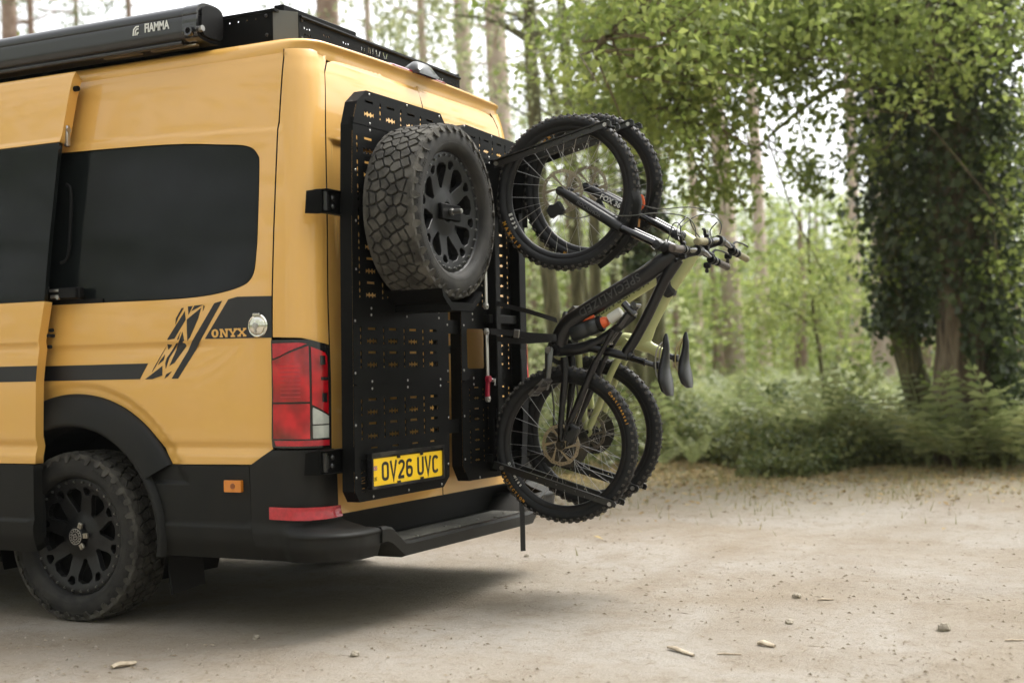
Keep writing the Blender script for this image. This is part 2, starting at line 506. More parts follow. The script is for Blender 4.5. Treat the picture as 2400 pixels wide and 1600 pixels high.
# right-hand side panel, plain
tot = lambda z: wr0(z) + 2 * ARC
def Sq(pts): return [(tot(z) + y - yr(z) - CR, z) for y, z in pts]
patch('side_panel', Sq([(.18, .67), (4.4, .67), (4.4, 2.325), (.18, 2.325)]), [], PAINT, van, step=.12, thick=.02, fine=.06)
WINI = [((y - 1.1) * .992 + 1.1, (z - 1.67) * .985 + 1.67) for y, z in WIN]
patch('side_window', Sp(WINI), [], GLASS, van, off=-.004, thick=.006, step=.05)
# ---- rear corner pillars
for sgn in (0, 1):
    if sgn == 0: pl = Sp([(.1775, z) for z in SZ] + [(.1775, 1.172)]) + Rp([(.008, 1.166), (.072, 1.150), (.131 + xl(1.14), 1.138), (.131 + xl(1.6), 1.6), (.131 + xl(2.0), 2.0), (.134 + xl(2.25), 2.25), (.15 + xl(2.29), 2.29), (.17 + xl(2.3), 2.329)])
    else:
        b = [(W - .17 - xl(2.3), 2.325), (W - .15 - xl(2.29), 2.29), (W - .134 - xl(2.25), 2.25), (W - .131 - xl(2.0), 2.0), (W - .131 - xl(1.6), 1.6), (W - .131 - xl(1.14), 1.138)]
        pl = Rp(b) + Sq([(.178, 1.17), (.178, 2.325)])
    patch('corner_pillar', pl, [], PAINT, van, thick=.012, step=.03, edge=SHUT)
# ---- rear doors
def door_poly(x0f, x1f, top):
    return [(x0f(z), z) for z in (2.24, 2.0, 1.6, 1.14, .9, .468)] + [(x1f(.468), .468)] + [(x1f(z), z) for z in (.9, 1.6, 2.0, 2.24)] + top
topL = [(1.018, 2.336), (.8, 2.334), (.5, 2.322), (.33, 2.308), (.275, 2.29)]
topR = [(W - x, z) for x, z in topL][::-1]
dl = patch('rear_door', Rp(door_poly(lambda z: .1395 + xl(z), lambda z: 1.021, topL)), [], PAINT, van, thick=.012, step=.035, fine=.011, edge=SHUT)
dr = patch('rear_door', Rp(door_poly(lambda z: 1.029, lambda z: W - .1395 - xl(z), topR)), [], PAINT, van, thick=.012, step=.035, fine=.011, edge=SHUT)
# ---- roof with the lip above the doors
lips = [2.327, 2.335, 2.345, 2.36, 2.372, 2.38]
rf = MB(); rings = []
prof = [(0.003, 0.0, 2.343), (.006, -.010, 2.349), (.010, -.014, 2.357), (.018, -.004, 2.365), (.034, .02, 2.373), (.07, .07, 2.382), (.16, .16, 2.396), (.35, .35, 2.412), (.85, .85, 2.425)]
bx, by = xl(2.325), yr(2.325)
def crown(x): return .020 * (1 - ((x - W / 2) / (W / 2)) ** 2)
for di, dj, z in [(.006, .006, 2.305), (0.0012, 0.001, 2.3285)] + prof:
    x0, y0 = bx + di, by + dj; r = max(.03, CR + .02 - di * .2)
    ring = [(x0, 4.4)] + [(x0, y) for y in (3., 2., 1.5, 1., .6, .35)]
    ring += [(x0 + r - r * math.cos(R_(t)), y0 + r - r * math.sin(R_(t))) for t in range(0, 91, 15)]
    ring += [(x0 + r + (W - 2 * x0 - 2 * r) * t / 12, y0) for t in range(1, 12)]
    ring += [(W - x0 - r + r * math.sin(R_(t)), y0 + r - r * math.cos(R_(t))) for t in range(0, 91, 15)]
    ring += [(W - x0, y) for y in (.35, .6, 1., 1.5, 2., 3., 4.4)]
    rings.append([(x, y, z + crown(x) * S((z - 2.325) / .02)) for x, y in ring])
k = len(rings[0]); f = []
for i in range(len(rings) - 1):
    for j in range(k - 1): f.append((i * k + j, i * k + j + 1, (i + 1) * k + j + 1, (i + 1) * k + j))
rf.add([p for r in rings for p in r], f); rf.build('roof', PAINT, van, 180)
# cab: bonnet and windscreen end, out of frame
cb = MB(); prf = [(4.4, .35), (5.75, .35), (5.85, .6), (5.80, 1.0), (5.45, 1.2), (4.85, 2.1), (4.4, 2.38)]
for x0, x1 in ((.03, W - .03),):
    n = len(prf); cb.add([(x0, y, z) for y, z in prf] + [(x1, y, z) for y, z in prf], [tuple(range(n)), tuple(range(n, 2 * n))[::-1]] + [(i, (i + 1) % n, n + (i + 1) % n, n + i) for i in range(n)])
cb.build('cab', PAINT, van, 30)
# ---- underbody, dark
ub = MB(); ub.box((W / 2, 2.8, .46), (1.7, 5.2, .16)).box((W / 2, WY, .36), (1.5, .12, .12)).box((W / 2, .45, .42), (1.5, .5, .2))
ub.box((W / 2, 3.1, .32), (1.75, 2.9, .22)).box((W / 2 + .2, 1.2, .33), (1.0, 1.9, .22)).tube([(1.45, .1, .34), (1.45, 1.0, .36), (1.3, 2.4, .36)], .035)  # low boxes added to block light and darken the ground beneath
ub.build('underbody', SHUT, van, None)
wl = MB()                                             # wheel well liner
wl.lathe([(.47, -.02), (.47, .34), (.1, .34)], 36, R_(-20), R_(200), Matrix(((0, 0, 1, 0.04), (1, 0, 0, WY), (0, 1, 0, WZ), (0, 0, 0, 1))))
wl.build('wheel_well', BLACKP, van, None)
# ---- wheel arch trim (black flare), lathe about the wheel axis; local z = inwards (+x)
MW = Matrix(((0, 0, 1, 0.0), (1, 0, 0, WY), (0, 1, 0, WZ), (0, 0, 0, 1)))
fl = MB()
fl.lathe([(.604, .012), (.600, -.004), (.585, -.014), (.55, -.026), (.51, -.036), (.485, -.040), (.474, -.040), (.468, -.034), (.466, -.02), (.466, .12)], 72, R_(a_lo), R_(180 - a_lo), MW)
fl.build('arch_trim', CLAD, van, 60)
# ---- lower cladding and bumper corner
def clad_off(u, z):
    o = .010
    o += .010 * S((.44 - z) / .012) - .016 * S((.385 - z) / .10)
    return o
AI = .47
b_lo = math.degrees(math.asin((.668 - WZ) / AI)); b_hi = math.degrees(math.asin((.30 - WZ) / AI))
cl = [(.289, .668)] + [(WY - AI * math.cos(R_(b_lo + (b_hi - b_lo) * i / 16)), WZ + AI * math.sin(R_(b_lo + (b_hi - b_lo) * i / 16))) for i in range(17)] + [(.25, .298), (.282, .439)]
patch('cladding_panel', Sp(cl), [], CLAD, van, thick=.025, step=.03, fine=.012, offf=clad_off)
for a0, a1 in ((b_hi, b_lo), (180 - b_lo, 180 - b_hi)):  # rolled lip of the arch below the flare
    lp = MB(); lp.lathe([(.500, -.012), (.492, -.034), (.484, -.041), (.474, -.041), (.467, -.034), (.465, .1)], 20, R_(180 - a1), R_(180 - a0), MW)
    lp.build('arch_trim', CLAD, van, 60)
cf = [(WY + AI * math.cos(R_(b_lo + (b_hi - b_lo) * i / 16)), WZ + AI * math.sin(R_(b_lo + (b_hi - b_lo) * i / 16))) for i in range(17)]
patch('cladding_panel', Sp(cf + [(4.4, .298), (4.4, .668)]), [], CLAD, van, thick=.025, step=.05, fine=.02, offf=clad_off)
patch('cladding_panel', Sq([(.0, .3), (4.4, .3), (4.4, .668), (.0, .668)]), [], CLAD, van, thick=.025, step=.15, fine=.06)
def bump_off(u, z):
    t = S((u + .06) / .26)
    return .014 + S((.455 - z) / .055) * (.010 + .125 * t) - .02 * S((.36 - z) / .07) - .004 * S((.395 - z) / .006) * S((u - .0) / .1)
bp_ = Sp([(.246, .298), (.278, .439), (.282, .671), (.178, .731)]) + [(ARC * .5, .731)] + Rp([(.06, .731), (.135, .731), (.155, .67), (.160, .47), (.185, .455), (.215, .415), (.262, .412), (.262, .30)])
patch('bumper', bp_, [], BUMPER, van, thick=.03, step=.014, fine=.010, offf=bump_off)
def mir(pts): return [(tot(z) - u, z) for u, z in pts][::-1]
patch('bumper', mir(bp_), [], BUMPER, van, thick=.03, step=.03, fine=.02, offf=lambda u, z: bump_off(tot(z) - u, z))
# black lower sill behind the step
sl = MB(); sl.box((W / 2, .125, .385), (1.78, .05, .166)).box((W / 2, .06, .462), (1.76, .1, .012)); sl.build('lower_sill', BLACKP, van, None)
# ---- bumper step
st = MB(); stations = [(.258, .408, .055), (.30, .408, .055), (.335, .400, .06), (.425, .335, .055), (.47, .331, .05), (1.025, .333, .05), (1.58, .331, .05), (1.625, .335, .055), (1.715, .400, .06), (1.75, .408, .055), (1.792, .408, .055)]
sec = [(.10, 0), (-.02, .0), (-.118, .0), (-.126, .006), (-.146, .005), (-.154, -.006), (-.152, -1.0), (-.13, -1.15), (.10, -1.15)]
k = len(sec); v = []; f = []
for x, z, t in stations:
    bow = -.018 * (1 - ((x - W / 2) / .77) ** 2)
    v += [(x, y + (bow if y < 0 else 0), z + (dz if dz > -.5 else dz * t)) for y, dz in sec]
for i in range(len(stations) - 1):
    for j in range(k): f.append((i * k + j, i * k + (j + 1) % k, (i + 1) * k + (j + 1) % k, (i + 1) * k + j))
f += [tuple(range(k)), tuple((len(stations) - 1) * k + j for j in range(k))[::-1]]
st.add(v, f); step = st.build('bumper_step', BUMPER, van, 30)
TREADP = mat('step_tread', (0.075, 0.072, 0.060), 0.7, var=0.25, vscale=25, bump=0.2, bscale=150)
for i in range(10):                                   # moulded ribs of the tread
    y = .045 - .0165 * i; r = MB()
    r.tube([(.445, y - .004, .3345), (.7, y - .012, .3355), (1.025, y - .015, .336), (1.35, y - .012, .3355), (1.605, y - .004, .3345)], .0042, 6)
    r.build('tread_rib', TREADP, step, 60)
sb = MB(); sb.cyl((0, 0, 0), (0, 0, .010), .007, 10); sbm = sb.mesh('tread_screw', 40)
for x, y in ((.52, -.05), (.60, -.10), (.93, -.05), (.95, -.11), (1.22, -.06), (1.30, -.11), (1.5, -.05)): link('tread_screw', sbm, step, STEEL).location = (x, y - .01, .332)
# ---- tail light wrapped round the corner
def lens_surf(u, z, off=0.0): return P(u, z, off)
tl = patch('tail_light', Sp([(.178, 1.160), (.178, .741)]) + Rp([(.112, .737), (.110, .87), (.103, .99), (.105, 1.087), (.112, 1.125), (.095, 1.140)]) + [(ARC * .55, 1.158)], [], GLOSSB, van, off=.012, thick=.03, step=.016)
def lens(name, poly, m, o=.019, dome=.004):
    cu = sum(p[0] for p in poly) / len(poly); cz = sum(p[1] for p in poly) / len(poly)
    return patch(name, poly, [], m, tl, off=o, thick=.012, step=.014, fine=.012)
US = lambda y: us(y, 1.0)
UR = lambda x: ur(x, .95)
U0, U1, U2, U3 = -.063, .078, .086, .150
lens('top_lens', [(U0, 1.146), (U0, 1.088), (U0 + .03, 1.096), (U1 - .004, 1.142), (U1 - .03, 1.147)], REFL, .017)
up_ = lens('upper_lens', [(U0, 1.080), (U0, .918), (U1, .918), (U1, 1.134), (U0 + .035, 1.090)], RED, .020)
lens('brake_lens', [(U0, .910), (U0, .776), (U1, .774), (U1, .910)], RED, .021)
lens('inner_lens', [(U0 + .018, .895), (U0 + .018, .792), (U1 - .016, .790), (U1 - .016, .895)], RED, .0255)
for k in range(9):                                    # reflector ribs moulded into the upper lens
    z = .935 + .016 * k; patch('lens_rib', [(U0 + .035, z), (U1 - .03, z), (U1 - .03, z + .0045), (U0 + .035, z + .0045)], [], REFL, tl, off=.0215, thick=.002, step=.03)
lens('foot_lens', [(U0 + .004, .768), (U0 + .008, .748), (U3 + .004, .746), (U3 + .004, .768)], REFL, .020)
rl = lens('rear_lens', [(U2, 1.130), (U2, .906), (U3, .868), (U3 - .001, .99), (U3 - .002, 1.09), (U3 - .012, 1.108)], RED, .020)
for z0, z1, u0, u1 in ((1.06, 1.095, .117, .137), (1.0, 1.012, .118, .148), (.915, .95, .122, .142)):
    patch('lamp_slot', [(u0, z0), (u1, z0), (u1, z1), (u0, z1)], [], GLOSSB, tl, off=.0215, thick=.003, step=.02)
patch('reverse_lens', [(U2 + .002, .830), (U3, .830), (U3, .860), (U2 + .002, .896)], [], WHITEL, tl, off=.021, thick=.01, step=.02)
patch('reverse_lens', [(U2 + .002, .776), (U3, .776), (U3, .825), (U2 + .002, .825)], [], WHITEL, tl, off=.021, thick=.01, step=.02)
# right-hand tail light, plain
patch('tail_light', mir(Sp([(.178, 1.160), (.178, .741)]) + Rp([(.112, .737), (.110, .87), (.103, .99), (.105, 1.087), (.112, 1.125), (.095, 1.140)]) + [(ARC * .55, 1.158)]), [], RED, van, off=.002, thick=.03, step=.03)
# ---- side marker and reflector
mk = patch('side_marker_light', Sp(rrect(.318, .566, .401, .613, .004, 2)), [], AMBER, van, off=.026, thick=.016, step=.03)
patch('marker_bulb', Sp(circ(.358, .590, .011, 12)), [], mat('dark_amber', (.25, .07, .01), .3), mk, off=.0275, thick=.002, step=.02)
rfp = Sp([(.182, .512), (.182, .464)]) + [(ARC * .5, .462)] + Rp([(.02, .463), (.155, .466), (.155, .508)]) + [(ARC * .5, .511)]
patch('reflector', rfp, [], REFL, van, off=.0285, thick=.01, step=.02, offf=lambda u, z: .012 * S((.50 - z) / .05) * S((u + .06) / .2))
# ---- mud flap
mf = MB(); mf.add([(.03, .752, .42), (.25, .752, .42), (.25, .725, .15), (.04, .722, .135), (.03, .764, .42), (.25, .764, .42), (.25, .737, .15), (.04, .734, .135)], [(0, 1, 2, 3), (7, 6, 5, 4), (0, 4, 5, 1), (1, 5, 6, 2), (2, 6, 7, 3), (3, 7, 4, 0)])
mf.build('mud_flap', BLACKP, van, None)
# ---- high level brake light with reversing camera
hb = MB(); n = 24; sec = [(-.010, 0), (-.015, .006), (-.012, .014), (.01, .020), (.04, .020)]
v = []; f = []; k = len(sec)
for i in range(n + 1):
    x = .74 + .56 * i / n; e = min(1, (n - abs(2 * i - n)) / 4.0); z = 2.352 + crown(x)
    v += [(x, by + dy * (.3 + .7 * e), z + dz * (.35 + .65 * e)) for dy, dz in sec]
for i in range(n):
    for j in range(k - 1): f.append((i * k + j, i * k + j + 1, (i + 1) * k + j + 1, (i + 1) * k + j))
hb.add(v, f); hbo = hb.build('high_brake_light', REDDARK, van, 60)
cmr = MB(); prof = [(0, .0), (0, .03), (.02, .058), (.05, .07), (.09, .05), (.13, .03)]
v = []; f = []; k = len(prof); xs_ = [(.955, .45), (.985, .9), (1.02, 1.0), (1.06, 1.0), (1.095, .9), (1.125, .45)]
for x, e in xs_: v += [(x, by - .05 + y, 2.37 + z * e) for y, z in prof]
for i in range(len(xs_) - 1):
    for j in range(k - 1): f.append((i * k + j, i * k + j + 1, (i + 1) * k + j + 1, (i + 1) * k + j))
f += [tuple(range(k)), tuple((len(xs_) - 1) * k + j for j in range(k))[::-1]]
cmr.add(v, f); cmr.build('reversing_camera', mat('camera_grey', (.045, .047, .048), .35, coat=.4), hbo, 50)
# ---- vinyl stripes and lettering on the side
def decal(pts, name='stripe', m=VINYL, o=.0016): return patch(name, Sp(pts), [], m, van, off=o, thick=.001, step=.05)
decal([(4.3, 1.085), (0.81, 1.083), (0.851, 1.019), (4.3, 1.019)])
decal([(0.511, 1.175), (0.181, 1.170), (0.184, 1.334), (0.351, 1.338), (0.395, 1.329)])
decal([(0.684, 1.018), (0.651, 1.018), (0.534, 1.169), (0.425, 1.325), (0.464, 1.317), (0.574, 1.17)])
for q in ([(0.823, 1.018), (0.734, 1.071), (0.733, 1.032), (0.785, 1.018)], [(0.709, 1.157), (0.703, 1.181), (0.614, 1.29), (0.61, 1.256), (0.69, 1.151), (0.706, 1.137)],
          [(0.604, 1.256), (0.531, 1.301), (0.546, 1.258), (0.601, 1.158)], [(0.719, 1.083), (0.712, 1.103), (0.665, 1.158), (0.635, 1.208), (0.653, 1.16), (0.7, 1.102), (0.716, 1.059)],
          [(0.697, 1.071), (0.647, 1.165), (0.625, 1.208), (0.613, 1.149), (0.672, 1.082)], [(0.721, 1.019), (0.713, 1.037), (0.684, 1.048), (0.703, 1.029)],
          [(0.598, 1.309), (0.574, 1.31), (0.595, 1.275)], [(0.565, 1.311), (0.522, 1.313), (0.58, 1.289)], [(.662, 1.238), (.648, 1.266), (.62, 1.304), (.63, 1.304), (.66, 1.262)],
          [(.788, 1.046), (.772, 1.066), (.715, 1.152), (.725, 1.14), (.78, 1.062)], [(.757, 1.075), (.747, 1.092), (.722, 1.118), (.728, 1.095)], [(.519, 1.312), (.513, 1.306), (.522, 1.286)]):
    decal(q, 'stripe_shard')
# slab-serif ONYX, built from strokes; x runs to the rear
def onyx_letter(ch):
    if ch == 'O': return ('ring', [(.5 + .42 * math.cos(t), .5 + .5 * math.sin(t)) for t in [2 * PI * i / 20 for i in range(20)]], [(.5 + .15 * math.cos(t), .5 + .30 * math.sin(t)) for t in [2 * PI * i / 16 for i in range(16)]])
    sf = .20
    if ch == 'N': return ('polys', [[(0, 0), (.36, 0), (.36, sf), (0, sf)], [(0, 1 - sf), (.3, 1 - sf), (.3, 1), (0, 1)], [(.66, 1 - sf), (1.02, 1 - sf), (1.02, 1), (.66, 1)], [(.08, sf), (.28, sf), (.28, 1 - sf), (.08, 1 - sf)], [(.74, 0), (.94, 0), (.94, 1 - sf), (.74, 1 - sf)], [(.08, 1), (.34, 1), (.94, 0), (.70, 0)]])
    if ch == 'Y': return ('polys', [[(-.02, 1 - sf), (.38, 1 - sf), (.38, 1), (-.02, 1)], [(.62, 1 - sf), (1.02, 1 - sf), (1.02, 1), (.62, 1)], [(.08, 1 - sf), (.34, 1 - sf), (.58, .42), (.40, .38)], [(.68, 1 - sf), (.92, 1 - sf), (.60, .38), (.44, .44)], [(.39, sf), (.61, sf), (.61, .46), (.39, .46)], [(.24, 0), (.76, 0), (.76, sf), (.24, sf)]])
    return ('polys', [[(-.02, 1 - sf), (.36, 1 - sf), (.36, 1), (-.02, 1)], [(.64, 1 - sf), (1.02, 1 - sf), (1.02, 1), (.64, 1)], [(-.02, 0), (.38, 0), (.38, sf), (-.02, sf)], [(.62, 0), (1.02, 0), (1.02, sf), (.62, sf)], [(.06, 1 - sf), (.34, 1 - sf), (.94, sf), (.66, sf)], [(.70, 1 - sf), (.92, 1 - sf), (.32, sf), (.08, sf)]])
LET = mat('cut_lettering', (0.72, 0.402, 0.094), 0.42, 0, 0.6)
for i, ch in enumerate('ONYX'):
    y0 = .480 - .0445 * i; kw, kh, z0 = .0415, .034, 1.1785
    d = onyx_letter(ch); b = MB()
    if d[0] == 'ring': b.plate([(x * kw, z * kh) for x, z in d[1]], [[(x * kw, z * kh) for x, z in d[2]]], 0, .0006)
    else:
        for qi, q in enumerate(d[1]):
            if area2(q) < 0: q = q[::-1]
            b.prism([(x * kw, z * kh) for x, z in q], 0, .0006 + .00005 * qi)
    o = xl(1.2) - .0022
    b.xf(basis((o, y0, z0), (0, -1, 0), (0, 0, 1)))
    b.build('letter', LET, van, None)
# ---- chrome hook-up inlet
zc = 1.219; xc_ = xl(zc); Mc = basis((xc_ - .001, .247, zc), (0, -1, 0), (0, 0, 1))
fc = MB(); fc.lathe([(.047, .0), (.047, .004), (.043, .009), (.038, .008), (.036, .012), (.030, .016), (.016, .019), (.0, .020)], 40, M=Mc)
fcap = fc.build('inlet_cover', CHROME, van, 25)
hh = MB(); hh.box((0, .043, .010), (.034, .012, .012), bev=.002).xf(Mc); hh.build('hinge', CHROME, fcap)
k2 = MB(); k2.lathe([(.012, .018), (.012, .024), (.006, .025), (0, .025)], 16, M=Mc).box((0, -.012, .020), (.006, .03, .006)); k2.v[-8:] = [tuple(Mc @ Vector(p)) for p in k2.v[-8:]]
k2.build('lock', STEEL, fcap)
# ------------------------------------------------------------------ sliding door, slid open along the outside
DOFF = .092
def Pd(u, z, off=0.0):
    y = -u; d = 0.0
    zc = 2.045
    d += .007 * S((z - zc) / .014)
    if 1.19 > z > 0.8: d += .012 * math.exp(-(1.18 - z) / .10) * S((1.185 - z) / .022)
    d += .012 * math.exp(-((z - .742) / .022) ** 2)
    return Vector((xl(z) + d - DOFF - off, y, z))
def Dp(p): return [(-y, z) for y, z in p]
EDGE = [(1.215, 2.345), (1.25, 2.036), (1.284, 1.47), (1.290, 1.356), (1.300, 1.30), (1.322, 1.19), (1.330, 1.10), (1.337, 1.02), (1.338, .672)]
def eg(z): return float(np.interp(z, [p[1] for p in EDGE][::-1], [p[0] for p in EDGE][::-1]))
FY = 2.62
door = patch('sliding_door', Dp([(FY, 2.345)] + [(eg(z), z) for z in (2.345, 2.2, 2.036)] + [(FY, 2.036)]), [], PAINT, van, thick=.05, step=.04, fine=.012, surf=Pd)
patch('door_panel', Dp([(FY, 1.356)] + [(eg(z), z) for z in (1.356, 1.30, 1.19, 1.10, 1.02, .85, .672)] + [(FY, .672)]), [], PAINT, door, thick=.045, step=.04, fine=.012, surf=Pd)
patch('door_window', Dp([(FY, 2.033)] + [(eg(z) + .003, z) for z in (2.033, 1.8, 1.47, 1.359)] + [(FY, 1.359)]), [], GLASS, door, off=-.002, thick=.02, step=.05, surf=Pd)
patch('door_cladding', Dp([(FY, .668), (1.340, .668), (1.340, .44), (1.346, .30), (FY, .30)]), [], CLAD, door, thick=.05, step=.04, fine=.012, surf=Pd, offf=lambda u, z: clad_off(u, z))
patch('door_stripe', Dp([(FY, 1.085), (1.3325, 1.085), (1.3375, 1.019), (FY, 1.019)]), [], VINYL, door, off=.0016, thick=.001, step=.05, surf=Pd)
inn = MB(); inn.box((.01, 2.0, 1.1), (.03, 1.2, 1.5)); inn.build('door_lining', SHUT, door, None)
for z, dx in ((1.235, -.045), (1.212, -.035), (1.213, -.062), (1.165, -.043)):
    b = MB(); x = xl(z) + dx + .02; b.cyl((x, eg(z) - .006, z), (x, eg(z) + .01, z), .008, 10); b.build('edge_hole', SHUT, door, 60)
b = MB(); z = 2.27; b.cyl((xl(z) - .06, eg(z) - .02, z), (xl(z) - .06, eg(z) + .02, z), .012, 10); b.build('door_buffer', BLACKP, door, 60)
b = MB(); b.box((xl(2.06) - .055, 1.245, 2.065), (.022, .02, .09), bev=.004).cyl((xl(2.06) - .055, 1.232, 2.09), (xl(2.06) - .055, 1.25, 2.09), .012, 10); b.build('door_latch', STEEL, door, 40)
b = MB(); b.tube(spline([(xl(1.9) - .03, 1.262, 1.86), (xl(1.8) - .022, 1.235, 1.83), (xl(1.7) - .020, 1.232, 1.70), (xl(1.6) - .02, 1.24, 1.55), (xl(1.5) - .03, 1.268, 1.52)], 5), .007, 8); b.build('door_seal', BLACKP, door, 60)
ra = MB()                                             # roller arm running on the rail at the waistline
ra.box((-.012, 1.245, 1.388), (.035, .21, .050), bev=.006).box((-.033, 1.20, 1.388), (.012, .10, .044), bev=.004)
rao = ra.build('roller_arm', BLACKP, van, 30)
b = MB(); b.cyl((-.045, 1.318, 1.365), (-.045, 1.318, 1.432), .013, 12); b.cyl((-.045, 1.318, 1.412), (-.045, 1.318, 1.420), .019, 12); b.build('pivot_pin', STEEL, rao)
b = MB(); b.box((-.034, 1.272, 1.402), (.008, .06, .012), bev=.002).box((-.034, 1.268, 1.376), (.008, .055, .014), bev=.002).cyl((-.043, 1.25, 1.372), (-.03, 1.25, 1.372), .009, 10); b.build('arm_link', STEEL, rao)
rail = patch('door_rail', Sp([(4.3, 1.362), (1.05, 1.362), (1.05, 1.345), (4.3, 1.345)]), [], BLACKP, van, off=.003, thick=.01, step=.06)

# ------------------------------------------------------------------ wheels
TR, TWID = .36, .235
def clip_half(poly, a, b, c):
    o = []
    for i in range(len(poly)):
        p, q = poly[i], poly[(i + 1) % len(poly)]
        dp, dq = a * p[0] + b * p[1] - c, a * q[0] + b * q[1] - c
        if dp <= 0: o.append(p)
        if (dp < 0 < dq) or (dq < 0 < dp):
            t = dp / (dp - dq); o.append((p[0] + (q[0] - p[0]) * t, p[1] + (q[1] - p[1]) * t))
    return o
def tyre_meshes():
    pr = [(.250, .085), (.254, .100), (.262, .110), (.274, .116), (.290, .1185), (.306, .118), (.325, .114), (.340, .106), (.349, .092), (.350, .06), (.350, 0)]
    pr = pr + [(r, -h) for r, h in pr[-2::-1]]
    b = MB(); b.lathe(pr, 96)
    for r, w in ((.280, .0012), (.322, .0014)):         # raised rings of the sidewall
        for s in (1, -1):
            h = float(np.interp(r, [q[0] for q in pr[:9]], [q[1] for q in pr[:9]])) * s
            b.lathe([(r - .003, h - .001 * s), (r, h + w * s), (r + .003, h - .001 * s)], 96)
    tyre = b.mesh('tyre', 180)
    # tread blocks: a Voronoi tiling of the unrolled tread, grooves between, every block a prism
    C = 2 * PI * TR; rows = [(-.094, 38), (-.058, 46), (-.019, 46), (.020, 46), (.058, 46), (.094, 38)]; pts = []
    rr = random.Random(3)
    for i, (w, n) in enumerate(rows):
        for k in range(n):
            j = .0 if i in (0, 5) else .007
            zig = .008 * (1 if k % 2 else -1) if 0 < i < 5 else .004 * (1 if k % 2 else -1)
            pts.append(((k + .5 * (i % 2) + .18 * i) * C / n % C + rr.uniform(-j, j), w + zig + rr.uniform(-j, j) * .5))
    A = np.array(pts); t = MB()
    for (x, w) in pts:
        cell = [(x - .09, -.112), (x + .09, -.112), (x + .09, .112), (x - .09, .112)]
        dx = (A[:, 0] - x + C / 2) % C - C / 2; dy = A[:, 1] - w; d2 = dx * dx + dy * dy
        for q in np.argsort(d2)[1:14]:
            nx, ny = dx[q], dy[q]; L = math.hypot(nx, ny)
            g = .0036 if abs(ny) > abs(nx) else .0048
            cell = clip_half(cell, nx / L, ny / L, (nx * (x + nx / 2) + ny * (w + ny / 2)) / L - g)
            if len(cell) < 3: break
        if len(cell) < 3: continue
        cx = sum(p[0] for p in cell) / len(cell); cw = sum(p[1] for p in cell) / len(cell); n = len(cell); v = []
        for h, s in ((.346, 1.0), (.3585, 1.0), (.3605, .93)):
            for px, pw in cell:
                px, pw = cx + (px - cx) * s, cw + (pw - cw) * s
                drop = .010 * max(0, (abs(pw) - .075) / .037) ** 2
                a = px / TR; v.append(((h - drop) * math.cos(a), (h - drop) * math.sin(a), pw))
        f = [tuple(range(2 * n, 3 * n))]
        for m_ in (0, 1): f += [(m_ * n + i, m_ * n + (i + 1) % n, (m_ + 1) * n + (i + 1) % n, (m_ + 1) * n + i) for i in range(n)]
        t.add(v, f)
    hh = lambda r: float(np.interp(r, [q[0] for q in pr[:9]], [q[1] for q in pr[:9]]))
    for s in (1, -1):                                   # shoulder lugs reaching down the sidewall
        for k in range(38):
            a = (k + .5 + (.18 * 5 + .5 if s > 0 else 0)) * 2 * PI / 38; long = k % 2; hw = .0165 if long else .0145
            out = [(-hw, .355), (-hw * .9, .336), (-hw * .6, .320 if long else .329), (hw * .3, .315 if long else .326), (hw, .335), (hw, .355)]
            n = len(out); v = []
            for up in (-.004, .0105):
                for q, r in out: v.append((r * math.cos(a + q / TR), r * math.sin(a + q / TR), s * (min(hh(min(r, .346)), .1125 if r > .345 else .2) + up)))
            f = [tuple(range(n, 2 * n))] + [(i, (i + 1) % n, n + (i + 1) % n, n + i) for i in range(n)]
            t.add(v, f)
    tread = t.mesh('tread', None)
    q = MB()                                            # moulded marks round the sidewall
    for k in range(150):
        a = 2 * PI * k / 150
        if (k // 25) % 3 == 1: continue
        r0, r1 = (.303, .314) if (k // 25) % 3 == 0 else (.300, .316)
        wd = rr.uniform(.0012, .004); tl_ = rr.uniform(-.012, .012)
        if rr.random() < .18: continue
        v = []
        for up in (-.001, .0018):
            for r, e in ((r0, -wd), (r1, -wd + tl_ * .3), (r1, wd + tl_ * .3), (r0, wd)): v.append((r * math.cos(a + e / r), r * math.sin(a + e / r), hh(r) + up))
        q.add(v, [(4, 5, 6, 7), (0, 1, 5, 4), (1, 2, 6, 5), (2, 3, 7, 6), (3, 0, 4, 7)])
    marks = q.mesh('sidewall_marks', None)
    return tyre, tread, marks
